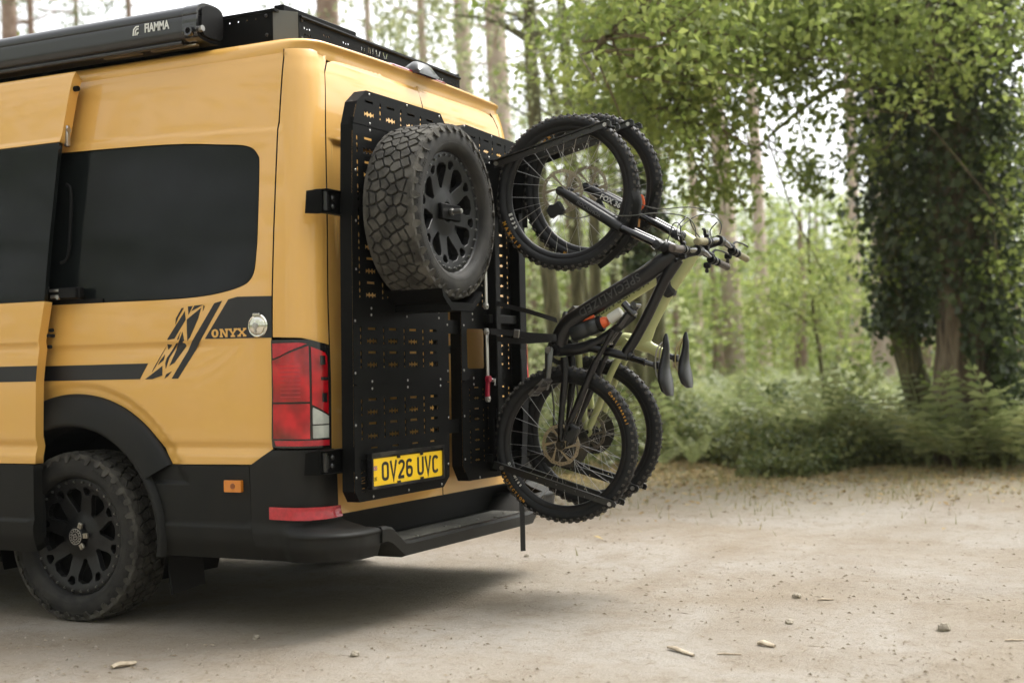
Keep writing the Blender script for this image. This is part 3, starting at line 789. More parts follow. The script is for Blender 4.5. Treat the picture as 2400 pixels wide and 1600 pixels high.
def rim_mesh():
    def pol(r, a): return (r * math.cos(R_(a)), r * math.sin(R_(a)))
    holes = []
    for k in range(8):
        a = k * 45
        holes.append([pol(.092, a - 4), pol(.120, a - 9), pol(.158, a - 13.5), pol(.176, a - 12.5), pol(.187, a - 5), pol(.187, a + 5), pol(.176, a + 12.5), pol(.158, a + 13.5), pol(.120, a + 9), pol(.092, a + 4)])
        b_ = a + 22.5
        holes.append([pol(.166, b_ - 3.5), pol(.187, b_ - 6.2), pol(.194, b_ - 4), pol(.196, b_), pol(.194, b_ + 4), pol(.187, b_ + 6.2), pol(.166, b_ + 3.5), pol(.163, b_)])
    def zf(x, y):
        r = math.hypot(x, y)
        return float(np.interp(r, [0, .05, .075, .10, .16, .19, .205, .222, .23], [-.012, -.010, -.022, -.024, -.012, -.006, -.001, -.001, -.004]))
    g = []
    for r in (.05, .075, .10, .13, .16, .19, .205, .218):
        for i in range(64):
            p = pol(r, i * 5.625 + 1)
            if not any(inside(p, h) for h in holes): g.append(p)
    b = MB(); b.plate(circ(0, 0, .226, 96), [resample(h, .012) for h in holes] + [circ(0, 0, .038, 24)], .055, .083, grid=g, zf=zf)
    face = b.mesh('rim_face', 30)
    c = MB(); c.lathe([(.222, .070), (.229, .083), (.235, .093), (.239, .093), (.241, .086), (.232, .078), (.216, .06), (.205, .03), (.200, -.09)], 72)
    c.lathe([(.0, .0), (.2, .0)], 48)                   # brake and hub, dark, deep inside
    barrel = c.mesh('barrel', 60)
    s = MB(); s.cyl((0, 0, 0), (0, 0, .007), .0062, 8, .0052); s.cyl((0, 0, .007), (0, 0, .010), .0036, 6)
    return face, barrel, s.mesh('rim_bolt', 40)
TY, TD, TM = tyre_meshes()
RFACE, RBAR, RBOLT = rim_mesh()
KR = 1.085
for me_ in (RFACE, RBAR):
    for v_ in me_.vertices: v_.co.x *= KR; v_.co.y *= KR
RIMD = mat('rim_barrel', (.008, .008, .008), .5, .3)
def make_wheel(root, spare):
    """tyre and rim under root, local +Z is the outer face"""
    ty = link('tyre', TY, root, RUBBER); td = link('tread', TD, root, TREADM); td['kind'] = 'stuff'
    mk_ = link('sidewall_marks', TM, root, RUBBER); mk_['kind'] = 'stuff'
    rm = link('rim', RFACE, root, RIMM); bv_ = rm.modifiers.new('bevel', 'BEVEL'); bv_.width = .0022; bv_.segments = 2; bv_.limit_method = 'ANGLE'; bv_.angle_limit = R_(50); link('barrel', RBAR, root, RIMD)
    for k in range(32):
        a = 2 * PI * (k + .5) / 32
        o = link('rim_bolt', RBOLT, root, STUD); o.location = (.2135 * KR * math.cos(a), .2135 * KR * math.sin(a), .081)
    return root
rw = empty('wheel'); rw.parent = van
rw.matrix_local = basis((.105, WY + .012, WZ), (0, -1, 0), (0, 0, 1)) @ Matrix.Rotation(R_(9), 4, 'Z')
make_wheel(rw, False)
hc = MB(); hc.lathe([(.040, .05), (.040, .092), (.036, .097), (.0, .099)], 32); hc.build('hub_cap', mat('cap_black', (.02, .02, .02), .35, .5), rw, 40)
hr = MB(); hr.lathe([(.034, .0975), (.034, .0992), (.031, .0995), (.031, .0975)], 32); hr.lathe([(.0225, .098), (.0225, .0998), (.0205, .0998), (.0205, .098)], 28)
for k in range(14):
    a = 2 * PI * k / 14
    hr.box((.0268 * math.cos(a), .0268 * math.sin(a), .0985), (.0042, .0034, .0022), Matrix.Rotation(a, 3, 'Z'))
hr.build('cap_ring', STEEL, rw, 40)
em = MB()                                             # animal-head emblem of the cap, in strokes
for pl in ([(-.012, -.008), (-.004, -.013), (.006, -.012), (.012, -.004)], [(-.012, -.008), (-.009, .002), (-.013, .010), (-.004, .008), (.004, .012), (.007, .004), (.012, -.004)], [(-.006, -.004), (0, .002), (.004, -.003)]):
    for q in stroke(pl, .0026):
        if area2(q) < 0: q = q[::-1]
        em.prism(q, .0985, .1002)
em.build('cap_emblem', STEEL, rw, None)
for k in range(3):                                    # bare clips beside the cap
    a = R_(-9 + 5 + (k - 1) * 62); c = MB(); c.box((.048, 0, .088), (.026, .022, .012), bev=.002).cyl((.050, 0, .094), (.050, 0, .097), .005, 10)
    c.xf(Matrix.Rotation(a, 4, 'Z')); c.build('cap_clip', mat('bare_metal', (.34, .31, .25), .4, .8), rw, 30)
for x, y, a in ((W - .115, WY, 180), (.115, 4.85, 0), (W - .115, 4.85, 180)):
    w2 = copy_tree(rw, van)
    w2.matrix_local = basis((x, y, WZ), (0, -1 if a == 0 else 1, 0), (0, 0, 1))

# ------------------------------------------------------------------ spare wheel on the left rear door
spare = empty('spare_wheel', (0, 0, 0), 'all-terrain spare tyre on black multi-spoke rim mounted on left rear door', 'wheel')
spare.matrix_world = basis((.505, -.268, 1.672), (1, 0, 0), (0, 0, 1), (0, -1, 0)) @ Matrix.Rotation(R_(14), 4, 'Z')
make_wheel(spare, True)
hb2 = MB(); hb2.cyl((0, 0, .02), (0, 0, .066), .062, 24).box((.015, -.004, .072), (.16, .066, .026), Matrix.Rotation(R_(-14), 3, 'Z'), bev=.004); hb2.build('clamp_plate', BLACKM, spare, 40)
hb3 = MB(); hb3.cyl((0, 0, .088), (0, 0, .100), .015, 6).cyl((0, 0, .100), (0, 0, .138), .0105, 12).cyl((0, 0, .138), (0, 0, .141), .008, 12); hb3.build('locking_nut', STEEL, spare, 40)
# ------------------------------------------------------------------ slotted equipment panels on the rear doors
MP = lambda y: basis((0, y, 0), (1, 0, 0), (0, 0, 1), (0, -1, 0))          # plate local (x, z) -> world, thickness towards -y
def dash(x, z, w=.058, h=.0095): return [(x - w / 2, z - h / 2), (x + w / 2, z - h / 2), (x + w / 2, z + h / 2), (x - w / 2, z + h / 2)]
def pea(x, z, w=.072, h=.026):
    o = []; n = 18
    for i in range(n + 1): t = i / n; o.append((x - w / 2 + w * t, z - h / 2 * (.62 + .38 * math.cos(t * 3 * 2 * PI - PI * 0))))
    for i in range(n + 1): t = 1 - i / n; o.append((x - w / 2 + w * t, z + h / 2 * (.62 + .38 * math.cos(t * 3 * 2 * PI - PI * 0))))
    return o
def vert(x, z, h=.070, w=.013):
    o = []; n = 15
    for s in (1, -1):
        for i in range(n + 1):
            t = i / n if s > 0 else 1 - i / n
            o.append((x + s * w / 2 * (.62 + .38 * math.cos(t * 2.5 * 2 * PI)), z - h / 2 + h * t))
    return o
def sheet(name, outline, holes, parent, y=-.127):
    b = MB(); b.plate(outline, holes, 0, .003, MP(y)); return b.build(name, BLACKM, parent, None)
def bolts(root, pts, y=-.130, r=.0055, m=STEEL):
    b = MB(); b.sphere((0, 0, 0), r, 10, 6, (1, .55, 1)); me = b.mesh('bolt', 180)
    for x, z in pts:
        o = link('bolt', me, root, m); o.location = (x, y, z)
lp_ = empty('tyre_carrier_rack', (.5, -.1, .52), 'black slotted steel panel on left rear door carrying spare wheel and plate', 'rack')
def setp(o): o.parent = lp_; o.matrix_parent_inverse = Matrix.Translation(lp_.location).inverted(); return o
LXL = lambda z: float(np.interp(z, [.5, 1.2, 1.6, 2.0, 2.1], [.101, .113, .120, .137, .172]))
def cols(z, xs=(.247, .406, .567, .740)): return xs
holesT = []
for x in (.259, .423, .586, .746): holesT += [dash(x, 2.103), pea(x, 2.053)]
for x in (.343, .505, .667): holesT += [vert(x, 2.079)]
topo = [(LXL(2.005), 2.005), (.873, 2.005), (.878, 2.112), (.843, 2.150), (.240, 2.147), (.172, 2.095)]
pTop = setp(sheet('top_sheet', topo, holesT, None))
holesM = []
for zb in (1.150, 1.056, 1.332, 1.4275, 1.523, 1.6185, 1.714, 1.8095, 1.905):
    for x in (.247, .406, .567, .738): holesM += [dash(x, zb + .049), pea(x, zb)]
    for x in (.166, .336, .497, .652): holesM.append(vert(x, zb + .023))
pMid = setp(sheet('middle_sheet', [(LXL(.979), .979), (.872, .979), (.873, 2.001), (LXL(2.0), 2.001), (LXL(1.6), 1.6), (LXL(1.2), 1.2)], holesM, None))
holesB = []
for zb in (.869, .775):
    for x in (.242, .402, .562, .734): holesB += [dash(x, zb + .050), pea(x, zb)]
    for x in (.163, .332, .494, .650): holesB.append(vert(x, zb + .023))
for x in (.25, .41, .57, .72): holesB.append(dash(x, .728, .05, .006))
# cut-out letters of the maker's name, running upwards at the lower left
def rot_up(q, x, z, s): return [(x - b * s, z + a * s) for a, b in q]
for i, ch in enumerate('ONYX'):
    z0 = .555 + .037 * i; s = .030
    segs = {'O': [[(.1, .2), (.22, .05), (.22, .95), (.1, .8)], [(.55, .05), (.7, .2), (.7, .8), (.55, .95)]], 'N': [[(0, 0), (.14, 0), (.14, 1), (0, 1)], [(.25, .9), (.4, 1), (.62, .1), (.48, 0)], [(.72, 0), (.86, 0), (.86, 1), (.72, 1)]],
            'Y': [[(0, 1), (.18, 1), (.36, .55), (.24, .5)], [(.62, 1), (.8, 1), (.56, .5), (.46, .56)], [(.34, 0), (.5, 0), (.5, .4), (.34, .4)]], 'X': [[(0, 1), (.18, 1), (.36, .62), (.26, .54)], [(.62, 1), (.8, 1), (.54, .54), (.44, .6)], [(0, 0), (.18, 0), (.38, .4), (.28, .46)], [(.62, 0), (.8, 0), (.54, .46), (.44, .38)]]}[ch]
    for q in segs: holesB.append(rot_up(q, .180, z0, s))
boto = [(.135, .522), (.802, .524), (.856, .566), (.871, .975), (LXL(.975), .975), (LXL(.57), .566)]
pBot = setp(sheet('bottom_sheet', boto, holesB, None))
fr = MB()                                             # folded frame behind the sheets
oc = [(.135, .522), (.802, .524), (.856, .566), (.878, 2.112), (.843, 2.150), (.240, 2.147), (.172, 2.095), (LXL(2.0), 2.0), (LXL(1.6), 1.6), (LXL(1.2), 1.2), (LXL(.57), .566)]
cx0, cz0 = .5, 1.3
n = len(oc); v = []
for yy in (-.1265, -.075):
    v += [(x, yy, z) for x, z in oc]
f = [(i, (i + 1) % n, n + (i + 1) % n, n + i) for i in range(n)]
fr.add(v, f)
ins = [(x + (.03 if x < cx0 else -.03), z + (.03 if z < cz0 else -.03)) for x, z in oc]
fr.plate(oc, [ins], -.002, 0.0, MP(-.0745))
for z in (.976, 2.003): fr.box((.495, -.119, z), (.72, .014, .05))
fro = setp(fr.build('frame', BLACKM, None, None))
bolts(fro, [(.126, 1.228), (.121, 1.024), (.117, .821), (.114, .619), (.235, .536), (.508, .538), (.786, .538), (.848, .621), (.858, .822), (.861, 1.025), (.863, 1.227), (.242, .99), (.241, .962), (.517, .99), (.516, .962), (.793, .99), (.792, .962), (.246, 1.28), (.245, 1.254),
            (.262, 2.134), (.555, 2.138), (.83, 2.135), (.262, 2.018), (.262, 1.99), (.14, 1.43), (.145, 1.62), (.15, 1.82), (.52, 1.28), (.52, 1.254), (.79, 1.28), (.79, 1.254)])
# hinge brackets that reach round the corner
for z0, x0, x1 in ((1.69, -.008, .19), (.685, -.045, .185)):
    h = MB(); zc = z0
    h.box(((x0 + x1) / 2 + .012, -.055, zc), (x1 - x0 - .024, .006, .088), bev=.001)
    h.box(((x0 + x1) / 2 + .015, -.065, zc + .045), (x1 - x0 - .03, .03, .004)).box(((x0 + x1) / 2 + .015, -.065, zc - .045), (x1 - x0 - .03, .03, .004))
    h.add([(x0 + .03, -.05, zc - .048), (x0 + .03, -.05, zc + .048), (x0, -.005, zc + .040), (x0 - .004, .0, zc - .046), (x0 + .03, -.03, zc - .048), (x0 + .03, -.03, zc + .048), (x0 + .01, .0, zc + .04), (x0 + .006, .005, zc - .046)],
          [(0, 1, 2, 3), (7, 6, 5, 4), (0, 4, 5, 1), (1, 5, 6, 2), (2, 6, 7, 3), (3, 7, 4, 0)])
    h.box((x1 - .01, -.09, zc), (.012, .075, .09))
    ho = setp(h.build('hinge_bracket', BLACKM, None, None))
    k = MB(); k.cyl((x0 + .045, -.062, zc - .036), (x0 + .045, -.062, zc + .036), .011, 12).box((x0 + .06, -.06, zc), (.02, .012, .05), bev=.002); k.build('hinge_pin', BOLT, ho, 40)
    for dz in (.017, -.017):
        b = MB(); b.sphere((x0 + .095, -.060, zc + dz), .0125, 14, 8, (1, .8, 1)); b.build('coach_bolt', BOLT, ho, 180)
# tyre cradle under the spare
cr = MB(); cr.add([(.34, -.13, 1.352), (.34, -.40, 1.352), (.42, -.40, 1.300), (.42, -.13, 1.300), (.60, -.40, 1.300), (.60, -.13, 1.300), (.68, -.40, 1.352), (.68, -.13, 1.352)], [(0, 1, 2, 3), (3, 2, 4, 5), (5, 4, 6, 7)])
cr.add([(.34, -.40, 1.352), (.42, -.40, 1.300), (.60, -.40, 1.300), (.68, -.40, 1.352), (.67, -.40, 1.32), (.60, -.40, 1.268), (.42, -.40, 1.268), (.35, -.40, 1.32)], [tuple(range(8))])
cr.box((.51, -.26, 1.283), (.16, .26, .03))
setp(cr.build('tyre_cradle', BLACKM, None, None))
# ------------------------------------------------------------------ number plate
plate = empty('number_plate', (.22, -.15, .57), 'yellow registration plate OV26 UVC in black frame on the left door panel', 'number plate')
def setn(o): o.parent = plate; o.matrix_parent_inverse = Matrix.Translation(plate.location).inverted(); return o
PX0, PX1, PZ0, PZ1, PY = .192, .752, .579, .686, -.150
nf = MB(); nf.plate(rrect(PX0 - .010, PZ0 - .012, PX1 + .010, PZ1 + .024, .006, 3), [rrect(PX0, PZ0, PX1, PZ1 + .010, .004, 3)], 0, .022, MP(-.138)).box(((PX0 + PX1) / 2, -.135, .64), (PX1 - PX0, .012, .11))
setn(nf.build('frame', GLOSSB, None, None))
pl = MB(); pl.plate(rrect(PX0 + .001, PZ0, PX1 - .001, PZ1, .007, 4), [], 0, .003, MP(PY)); setn(pl.build('plate', YELPL, None, None))
for x in (.39, .575):
    for z in (PZ0 + .003, PZ1 - .003):
        c = MB(); c.box((x, -.154, z), (.022, .006, .010)); setn(c.build('clip', GLOSSB, None, None))
def arcp(cx, cy, rx, ry, a0, a1, n=8): return [(cx + rx * math.cos(R_(a0 + (a1 - a0) * i / n)), cy + ry * math.sin(R_(a0 + (a1 - a0) * i / n))) for i in range(n + 1)]
GLY = {  # strokes in a 50 x 79 box (mm)
 'O': [('c', arcp(25, 18, 18, 11, 180, 360) + arcp(25, 61, 18, 11, 0, 180))],
 'V': [('o', [(5, 79), (25, 3), (45, 79)])],
 '2': [('o', arcp(25, 58, 18, 14, 170, -20, 9) + [(38, 44), (10, 14), (7, 7)]), ('o', [(0, 7), (43, 7)])],
 '6': [('c', arcp(25, 22, 18, 15, 180, 360) + arcp(25, 33, 18, 10, 0, 180)), ('o', [(7, 24)] + [(7, 55)] + arcp(25, 59, 18, 13, 180, 30, 8))],
 'U': [('o', [(7, 79)] + [(7, 22)] + arcp(25, 20, 18, 13, 180, 360) + [(43, 79)])],
 'C': [('o', arcp(25, 58, 18, 14, 20, 180, 8) + arcp(25, 21, 18, 14, 180, 340, 8))]}
xs_ = [50, 111, 172, 233, 316, 377, 438]
kx = .560 / .520
def fold(q): return q[::-1] if area2(q) < 0 else q
for ch, x in zip('OV26UVC', [.262, .3245, .387, .4495, .540, .6025, .665]):
    b = MB()
    for ki, (kind, pts) in enumerate(GLY[ch]):
        for q in stroke(pts, 12.5, kind == 'c'): b.prism([(x + a * .001 * 1.08, PZ0 + .0145 + c * .001 * .98) for a, c in fold(q)], .003, .0042 + ki * .0001)
    b.xf(MP(PY)); setn(b.build('character', PLBLK, None, None))
uk = MB()
for ch, x in (('U', .206), ('K', .2175)):
    st_ = {'U': [[(0, 15), (0, 3), (3, 0), (6, 0), (8, 3), (8, 15)]], 'K': [[(0, 0), (0, 15)], [(8, 15), (1, 7)], [(2, 8), (8, 0)]]}[ch]
    for pts in st_:
        for q in stroke(pts, 1.7): uk.prism([(x + a * .001, PZ0 + .020 + c * .001) for a, c in fold(q)], .003, .0038)
setn(uk.xf(MP(PY)).build('country_code', PLBLK, None, None))
fx, fz, fw, fh = .201, .640, .027, .017
FB = mat('flag_blue', (.01, .02, .12), .4); FW = mat('flag_white', (.75, .75, .72), .4); FR = mat('flag_red', (.5, .01, .015), .4)
b = MB(); b.prism([(fx, fz), (fx + fw, fz), (fx + fw, fz + fh), (fx, fz + fh)], .003, .0034).xf(MP(PY)); fo = setn(b.build('flag', FB, None, None))
b = MB()
for a_, b_ in (((0, 0), (fw, fh)), ((0, fh), (fw, 0)), ((fw / 2, 0), (fw / 2, fh)), ((0, fh / 2), (fw, fh / 2))):
    for q in stroke([a_, b_], .005): b.prism([(fx + min(max(x, 0), fw), fz + min(max(z, 0), fh)) for x, z in fold(q)], .0034, .0037)
b.xf(MP(PY)); b.build('flag_saltire', FW, fo, None)
b = MB()
for a_, b_ in (((0, 0), (fw, fh)), ((0, fh), (fw, 0)), ((fw / 2, 0), (fw / 2, fh)), ((0, fh / 2), (fw, fh / 2))):
    for q in stroke([a_, b_], .0026 if a_[0] == fw / 2 or a_[1] == fh / 2 else .0014): b.prism([(fx + min(max(x, 0), fw), fz + min(max(z, 0), fh)) for x, z in fold(q)], .0037, .0040)
b.xf(MP(PY)); b.build('flag_cross', FR, fo, None)
# ------------------------------------------------------------------ bike panel on the right rear door
rp = empty('equipment_rack', (1.3, -.1, .52), 'black slotted steel panel on right rear door behind the two bikes', 'rack')
def setr(o): o.parent = rp; o.matrix_parent_inverse = Matrix.Translation(rp.location).inverted(); return o
H = []
for x in (1.140, 1.272, 1.403): H += [dash(x, 2.090, .045, .009), pea(x, 2.041, .050, .022)]
for x in (1.080, 1.208, 1.336, 1.468): H.append(vert(x, 2.068, .066, .011))
def rect(x0, z0, x1, z1): return [(x0, z0), (x1, z0), (x1, z1), (x0, z1)]
outl = [(.985, .60), (1.035, .531), (1.62, .527), (1.655, .58), (1.665, 2.02), (1.60, 2.125), (1.075, 2.138), (1.005, 2.105)]
setr(sheet('top_sheet', [(1.003, 2.003), (1.665, 2.003), (1.60, 2.122), (1.075, 2.137), (1.005, 2.105)], H, None))
H = []
for k in range(8):
    zb = 1.325 + .0955 * k - (0 if k < 20 else 0)
    if zb > 1.95: break
    for x in (1.140, 1.265, 1.396): H += [dash(x, zb + .049, .045, .009), pea(x, zb, .050, .022)]
    for x in (1.079, 1.204, 1.330, 1.466): H.append(vert(x, zb + .024, .066, .011))
    for dz in (0, .049): H.append(dash(1.520, zb + dz, .018, .016))
H.append(rrect(1.043, 1.033, 1.208, 1.213, .012, 3))
for zb in (1.139, 1.052):
    for x in (1.380,): H += [dash(x, zb + .047 - .09 * 0, .045, .009), pea(x, zb, .050, .022)]
    H.append(vert(1.462, zb + .01, .066, .011)); H.append(dash(1.512, zb + .0, .018, .016))
setr(sheet('middle_sheet', [(.990, .979), (1.660, .979), (1.665, 2.0), (1.002, 2.0)], H, None))
H = []
for zb in (.90, .805, .71, .62):
    for x in (1.125, 1.255, 1.385): H += [dash(x, zb + .047, .045, .007), pea(x, zb, .050, .018)]
    for x in (1.06, 1.19, 1.32, 1.455): H.append(vert(x, zb + .02, .06, .010))
setr(sheet('bottom_sheet', [(.985, .60), (1.035, .531), (1.62, .527), (1.655, .58), (1.660, .975), (.990, .975)], H, None))
b = MB(); n = len(outl); v = [(x, yy, z) for yy in (-.1265, -.075) for x, z in outl]
b.add(v, [(i, (i + 1) % n, n + (i + 1) % n, n + i) for i in range(n)])
b.plate(outl, [[(x + (.03 if x < 1.3 else -.03), z + (.03 if z < 1.3 else -.03)) for x, z in outl]], -.002, 0, MP(-.0745))
for z in (.976, 2.003): b.box((1.33, -.119, z), (.62, .014, .05))
for x, yy, x1 in ((.925, -.10, 0),):
    for z0, z1 in ((1.19, 1.25), (.75, .81)): b.box((.93, -.105, (z0 + z1) / 2), (.14, .012, z1 - z0))
rfo = setr(b.build('frame', BLACKM, None, None))
bolts(rfo, [(1.06, 2.128), (1.33, 2.12), (1.10, 1.28), (1.10, 1.254), (1.015, 1.227), (1.01, 1.025), (1.10, .99), (1.10, .962), (1.005, .822), (1.003, .63), (1.14, .54), (1.45, .54), (1.3, 1.99), (1.3, 2.018), (1.02, 1.62), (1.02, 1.43)])
b = MB(); b.cyl((1.02, -.02, 1.122), (1.085, -.02, 1.122), .018, 14).sphere((1.085, -.02, 1.122), .019, 12, 8).cyl((.9, -.055, 1.122), (1.0, -.055, 1.122), .014, 12); setr(b.build('door_handle', BLACKP, None, 60))
# ------------------------------------------------------------------ bike carrier: rail, pole, folding wheel arms
car = empty('bike_carrier', (1.2, -.16, .6), 'black bike carrier arms and silver rail holding the two bikes upright', 'bike carrier')
def setc(o): o.parent = car; o.matrix_parent_inverse = Matrix.Translation(car.location).inverted(); return o
b = MB()
for x in (1.255, 1.505): b.box((x, -.158, 1.27), (.05, .055, 1.42), bev=.004)
for z in (1.92, 1.26, .62): b.box((1.375, -.150, z), (.36, .035, .04), bev=.003)
setc(b.build('rail', BLACKM, None, None))
SILV = mat('silver_bar', (.46, .45, .41), .38, .7)
for z0, z1 in ((1.318, 1.62), (.895, 1.200)):
    b = MB(); b.box((1.170, -.165, (z0 + z1) / 2), (.020, .008, z1 - z0), bev=.002).cyl((1.170, -.170, z0), (1.170, -.158, z0), .016, 14).cyl((1.170, -.170, z1), (1.170, -.158, z1), .016, 14)
    so = setc(b.build('locking_bar', SILV, None, 40))
    for z in (z0, z1): c = MB(); c.sphere((1.170, -.172, z), .007, 10, 6, (1, .6, 1)); c.build('pivot_bolt', STEEL, so, 180)
b = MB(); b.add([(1.150, -.176, .985), (1.172, -.176, .99), (1.158, -.180, .905), (1.136, -.180, .905), (1.150, -.166, .985), (1.172, -.166, .99), (1.158, -.168, .905), (1.136, -.168, .905)], [(0, 1, 2, 3), (7, 6, 5, 4), (0, 4, 5, 1), (1, 5, 6, 2), (2, 6, 7, 3), (3, 7, 4, 0)]).cyl((1.158, -.185, .985), (1.158, -.165, .985), .015, 12)
lv = setc(b.build('red_lever', mat('red_anodised', (.30, .008, .03), .35, .3), None, 40))
b = MB(); b.tube([(1.17, -.18, .985), (1.205, -.185, .982), (1.20, -.185, .955)], .003, 6).cyl((1.188, -.19, .978), (1.188, -.178, .978), .008, 10); b.build('lever_hook', STEEL, lv, 40)
ARMM = mat('glossy_black_arm', (.010, .010, .010), .35, spec=.6)  # plain black with stronger specular
def bar_between(p0, p1, hgt, thk, holes=7, name='wheel_arm', bend=None):
    """flat drilled bar from p0 to p1 (same x)"""
    p0, p1 = Vector(p0), Vector(p1); d = p1 - p0; L = d.length; d.normalize(); up = Vector((-1, 0, 0)).cross(d); 
    if up.z < 0: up = -up
    outline = [(-.015, -hgt / 2), (L + .015, -hgt / 2 * .55), (L + .018, hgt / 2 * .4), (L + .01, hgt / 2), (-.012, hgt / 2)]
    hs_ = [circ(L * (.36 + .58 * i / holes), (-.006 if i % 2 else .006), .0035, 8) for i in range(holes)]
    M = basis(p0, d, up)
    b = MB(); b.plate(outline, hs_, -thk / 2, thk / 2, M); j = len(b.v); b.box((L / 2, hgt / 2 * .96, .006), (L + .02, .004, .018)); b.v[j:] = [tuple(M @ Vector(q)) for q in b.v[j:]]  # top flange added to catch the sky as a highlight
    return setc(b.build(name, ARMM, None, None))
ARMS = []
for X, dzu, dzl in ((1.24, 0.0, 0.0), (1.52, .045, .045)):
    for s in (-1, 1):
        x = X + s * .052
        a = bar_between((x, -.225, 1.965 + dzu), (x, -.775, 2.092 + dzu), .034, .006)
        a2 = bar_between((x, -.19, .590 + dzl), (x, -.755, .425 + dzl), .034, .006)
        for o, pts in ((a, ((-.225, 1.965 + dzu), (-.765, 2.09 + dzu))), (a2, ((-.22, .58 + dzl), (-.745, .428 + dzl)))):
            for y, z in pts:
                c = MB(); c.cyl((x - .012, y, z), (x + .008, y, z), .0095, 10); c.build('arm_bolt', STEEL, o, 40)
    b = MB()
    for y, z in ((-.765, 2.09 + dzu), (-.745, .428 + dzl)): b.cyl((X - .052, y, z), (X + .052, y, z), .008, 10)
    setc(b.build('arm_spacer', BLACKM, None, 40))
    for zc, lean in ((1.80 + dzu, 1), (.70 + dzl, -1)):  # trays that the wheels lean into
        b = MB(); b.add([(X - .045, -.195, zc - .14), (X - .045, -.195, zc + .15), (X - .015, -.178, zc + .15), (X - .015, -.178, zc - .14), (X + .015, -.178, zc - .14), (X + .015, -.178, zc + .15), (X + .045, -.195, zc + .15), (X + .045, -.195, zc - .14)], [(0, 1, 2, 3), (3, 2, 5, 4), (4, 5, 6, 7)])
        b.box((X, -.172, zc), (.08, .012, .2))
        setc(b.build('wheel_tray', BLACKM, None, None))
    for s in (-1, 1):                                  # stays from the rail up to the arm roots
        b = MB(); b.add([(X + s * .048, -.17, 1.72 + dzu), (X + s * .048, -.21, 1.72 + dzu), (X + s * .048, -.245, 1.985 + dzu), (X + s * .048, -.19, 1.985 + dzu), (X + s * .054, -.17, 1.72 + dzu), (X + s * .054, -.21, 1.72 + dzu), (X + s * .054, -.245, 1.985 + dzu), (X + s * .054, -.19, 1.985 + dzu)], [(0, 1, 2, 3), (7, 6, 5, 4), (0, 4, 5, 1), (1, 5, 6, 2), (2, 6, 7, 3), (3, 7, 4, 0)])
        setc(b.build('arm_bracket', BLACKM, None, None))
# ------------------------------------------------------------------ roof rack
rr_ = empty('roof_rack', (.3, .4, 2.38), 'black steel roof rack with drilled panels and grey corner post', 'roof rack')
def setk(o): o.parent = rr_; o.matrix_parent_inverse = Matrix.Translation(rr_.location).inverted(); return o
RX, RY = .235, .250
Ms = basis((RX, 0, 0), (0, -1, 0), (0, 0, 1))         # local x = -y, z outward (-x)
b = MB()
so_ = [(-4.0, 2.37), (-1.02, 2.372), (-1.0, 2.390), (-.90, 2.390), (-.88, 2.378), (-.70, 2.378), (-.68, 2.392), (-.52, 2.392), (-.50, 2.378), (-.42, 2.380), (-.33, 2.398), (-.315, 2.398), (-.315, 2.525), (-4.0, 2.525)]
b.plate(so_, [circ(-.40 - .045 * i, 2.502, .004, 8) for i in range(7)], -.003, 0, Ms)
sd_ = setk(b.build('side_panel', BLACKM, None, None))
b = MB(); b.plate([(4.0, 2.37), (4.0, 2.525), (.315, 2.525), (.315, 2.41)], [], -.003, 0, basis((W - RX, 0, 0), (0, 1, 0), (0, 0, 1))); setk(b.build('side_panel', BLACKM, None, None))
def petal(x, z, s): 
    return [circ(x + dx * s, z + dz * s, .0055, 8) for dx, dz in ((-.02, .016), (0, .012), (.02, .016), (-.018, -.014), (.003, -.016), (.022, -.012))]
H = []
for x in (.385, .53, .68, 1.385, 1.53, 1.66): H += petal(x, 2.458, .95)
def lp2(q, x, z, s): return [(x + a * s * .9, z + c * s) for a, c in q]
LT = {'O': [[(.1, .2), (.22, .05), (.22, .95), (.1, .8)], [(.5, .05), (.62, .2), (.62, .8), (.5, .95)]], 'N': [[(0, 0), (.14, 0), (.14, 1), (0, 1)], [(.2, 1), (.36, 1), (.62, 0), (.46, 0)], [(.68, 0), (.82, 0), (.82, 1), (.68, 1)]], 'Y': [[(0, 1), (.2, 1), (.42, .5), (.30, .44)], [(.62, 1), (.8, 1), (.56, .44), (.46, .5)], [(.34, 0), (.5, 0), (.5, .38), (.34, .38)]],
      'X': [[(0, 1), (.2, 1), (.40, .6), (.28, .53)], [(.62, 1), (.82, 1), (.56, .53), (.46, .6)], [(0, 0), (.2, 0), (.40, .4), (.28, .47)], [(.62, 0), (.82, 0), (.56, .47), (.46, .4)]]}
for i, ch in enumerate('ONYX'):
    for q in LT[ch]: H.append(lp2(q, .80 + .062 * i, 2.432, .062))
b = MB(); b.plate([(.325, 2.402), (.6, 2.418), (1.025, 2.424), (1.45, 2.418), (1.725, 2.402), (1.725, 2.522), (.325, 2.522)], H, 0, .003, MP(RY)); rb = setk(b.build('rear_panel', BLACKM, None, None))
POST = mat('grey_post', (.10, .105, .10), .45, .2)
for sx in (0, 1):
    b = MB(); a0 = (RX, .318) if sx == 0 else (W - RX, .318); a1 = (.325, RY) if sx == 0 else (1.725, RY)
    b.add([(a0[0], a0[1], 2.405), (a1[0], a1[1], 2.400), (a1[0], a1[1], 2.532), (a0[0], a0[1], 2.532), (a0[0] + (.01 if sx == 0 else -.01), a0[1] + .01, 2.405), (a1[0], a1[1] + .015, 2.400), (a1[0], a1[1] + .015, 2.532), (a0[0] + (.01 if sx == 0 else -.01), a0[1] + .01, 2.532)], [(0, 1, 2, 3), (7, 6, 5, 4), (0, 4, 5, 1), (1, 5, 6, 2), (2, 6, 7, 3), (3, 7, 4, 0)])
    setk(b.build('corner_post', POST, None, None))
b = MB(); b.tube([(.33, RY - .008, 2.512), (1.72, RY - .008, 2.506)], .007, 8); setk(b.build('top_tube', BLACKM, None, 60))
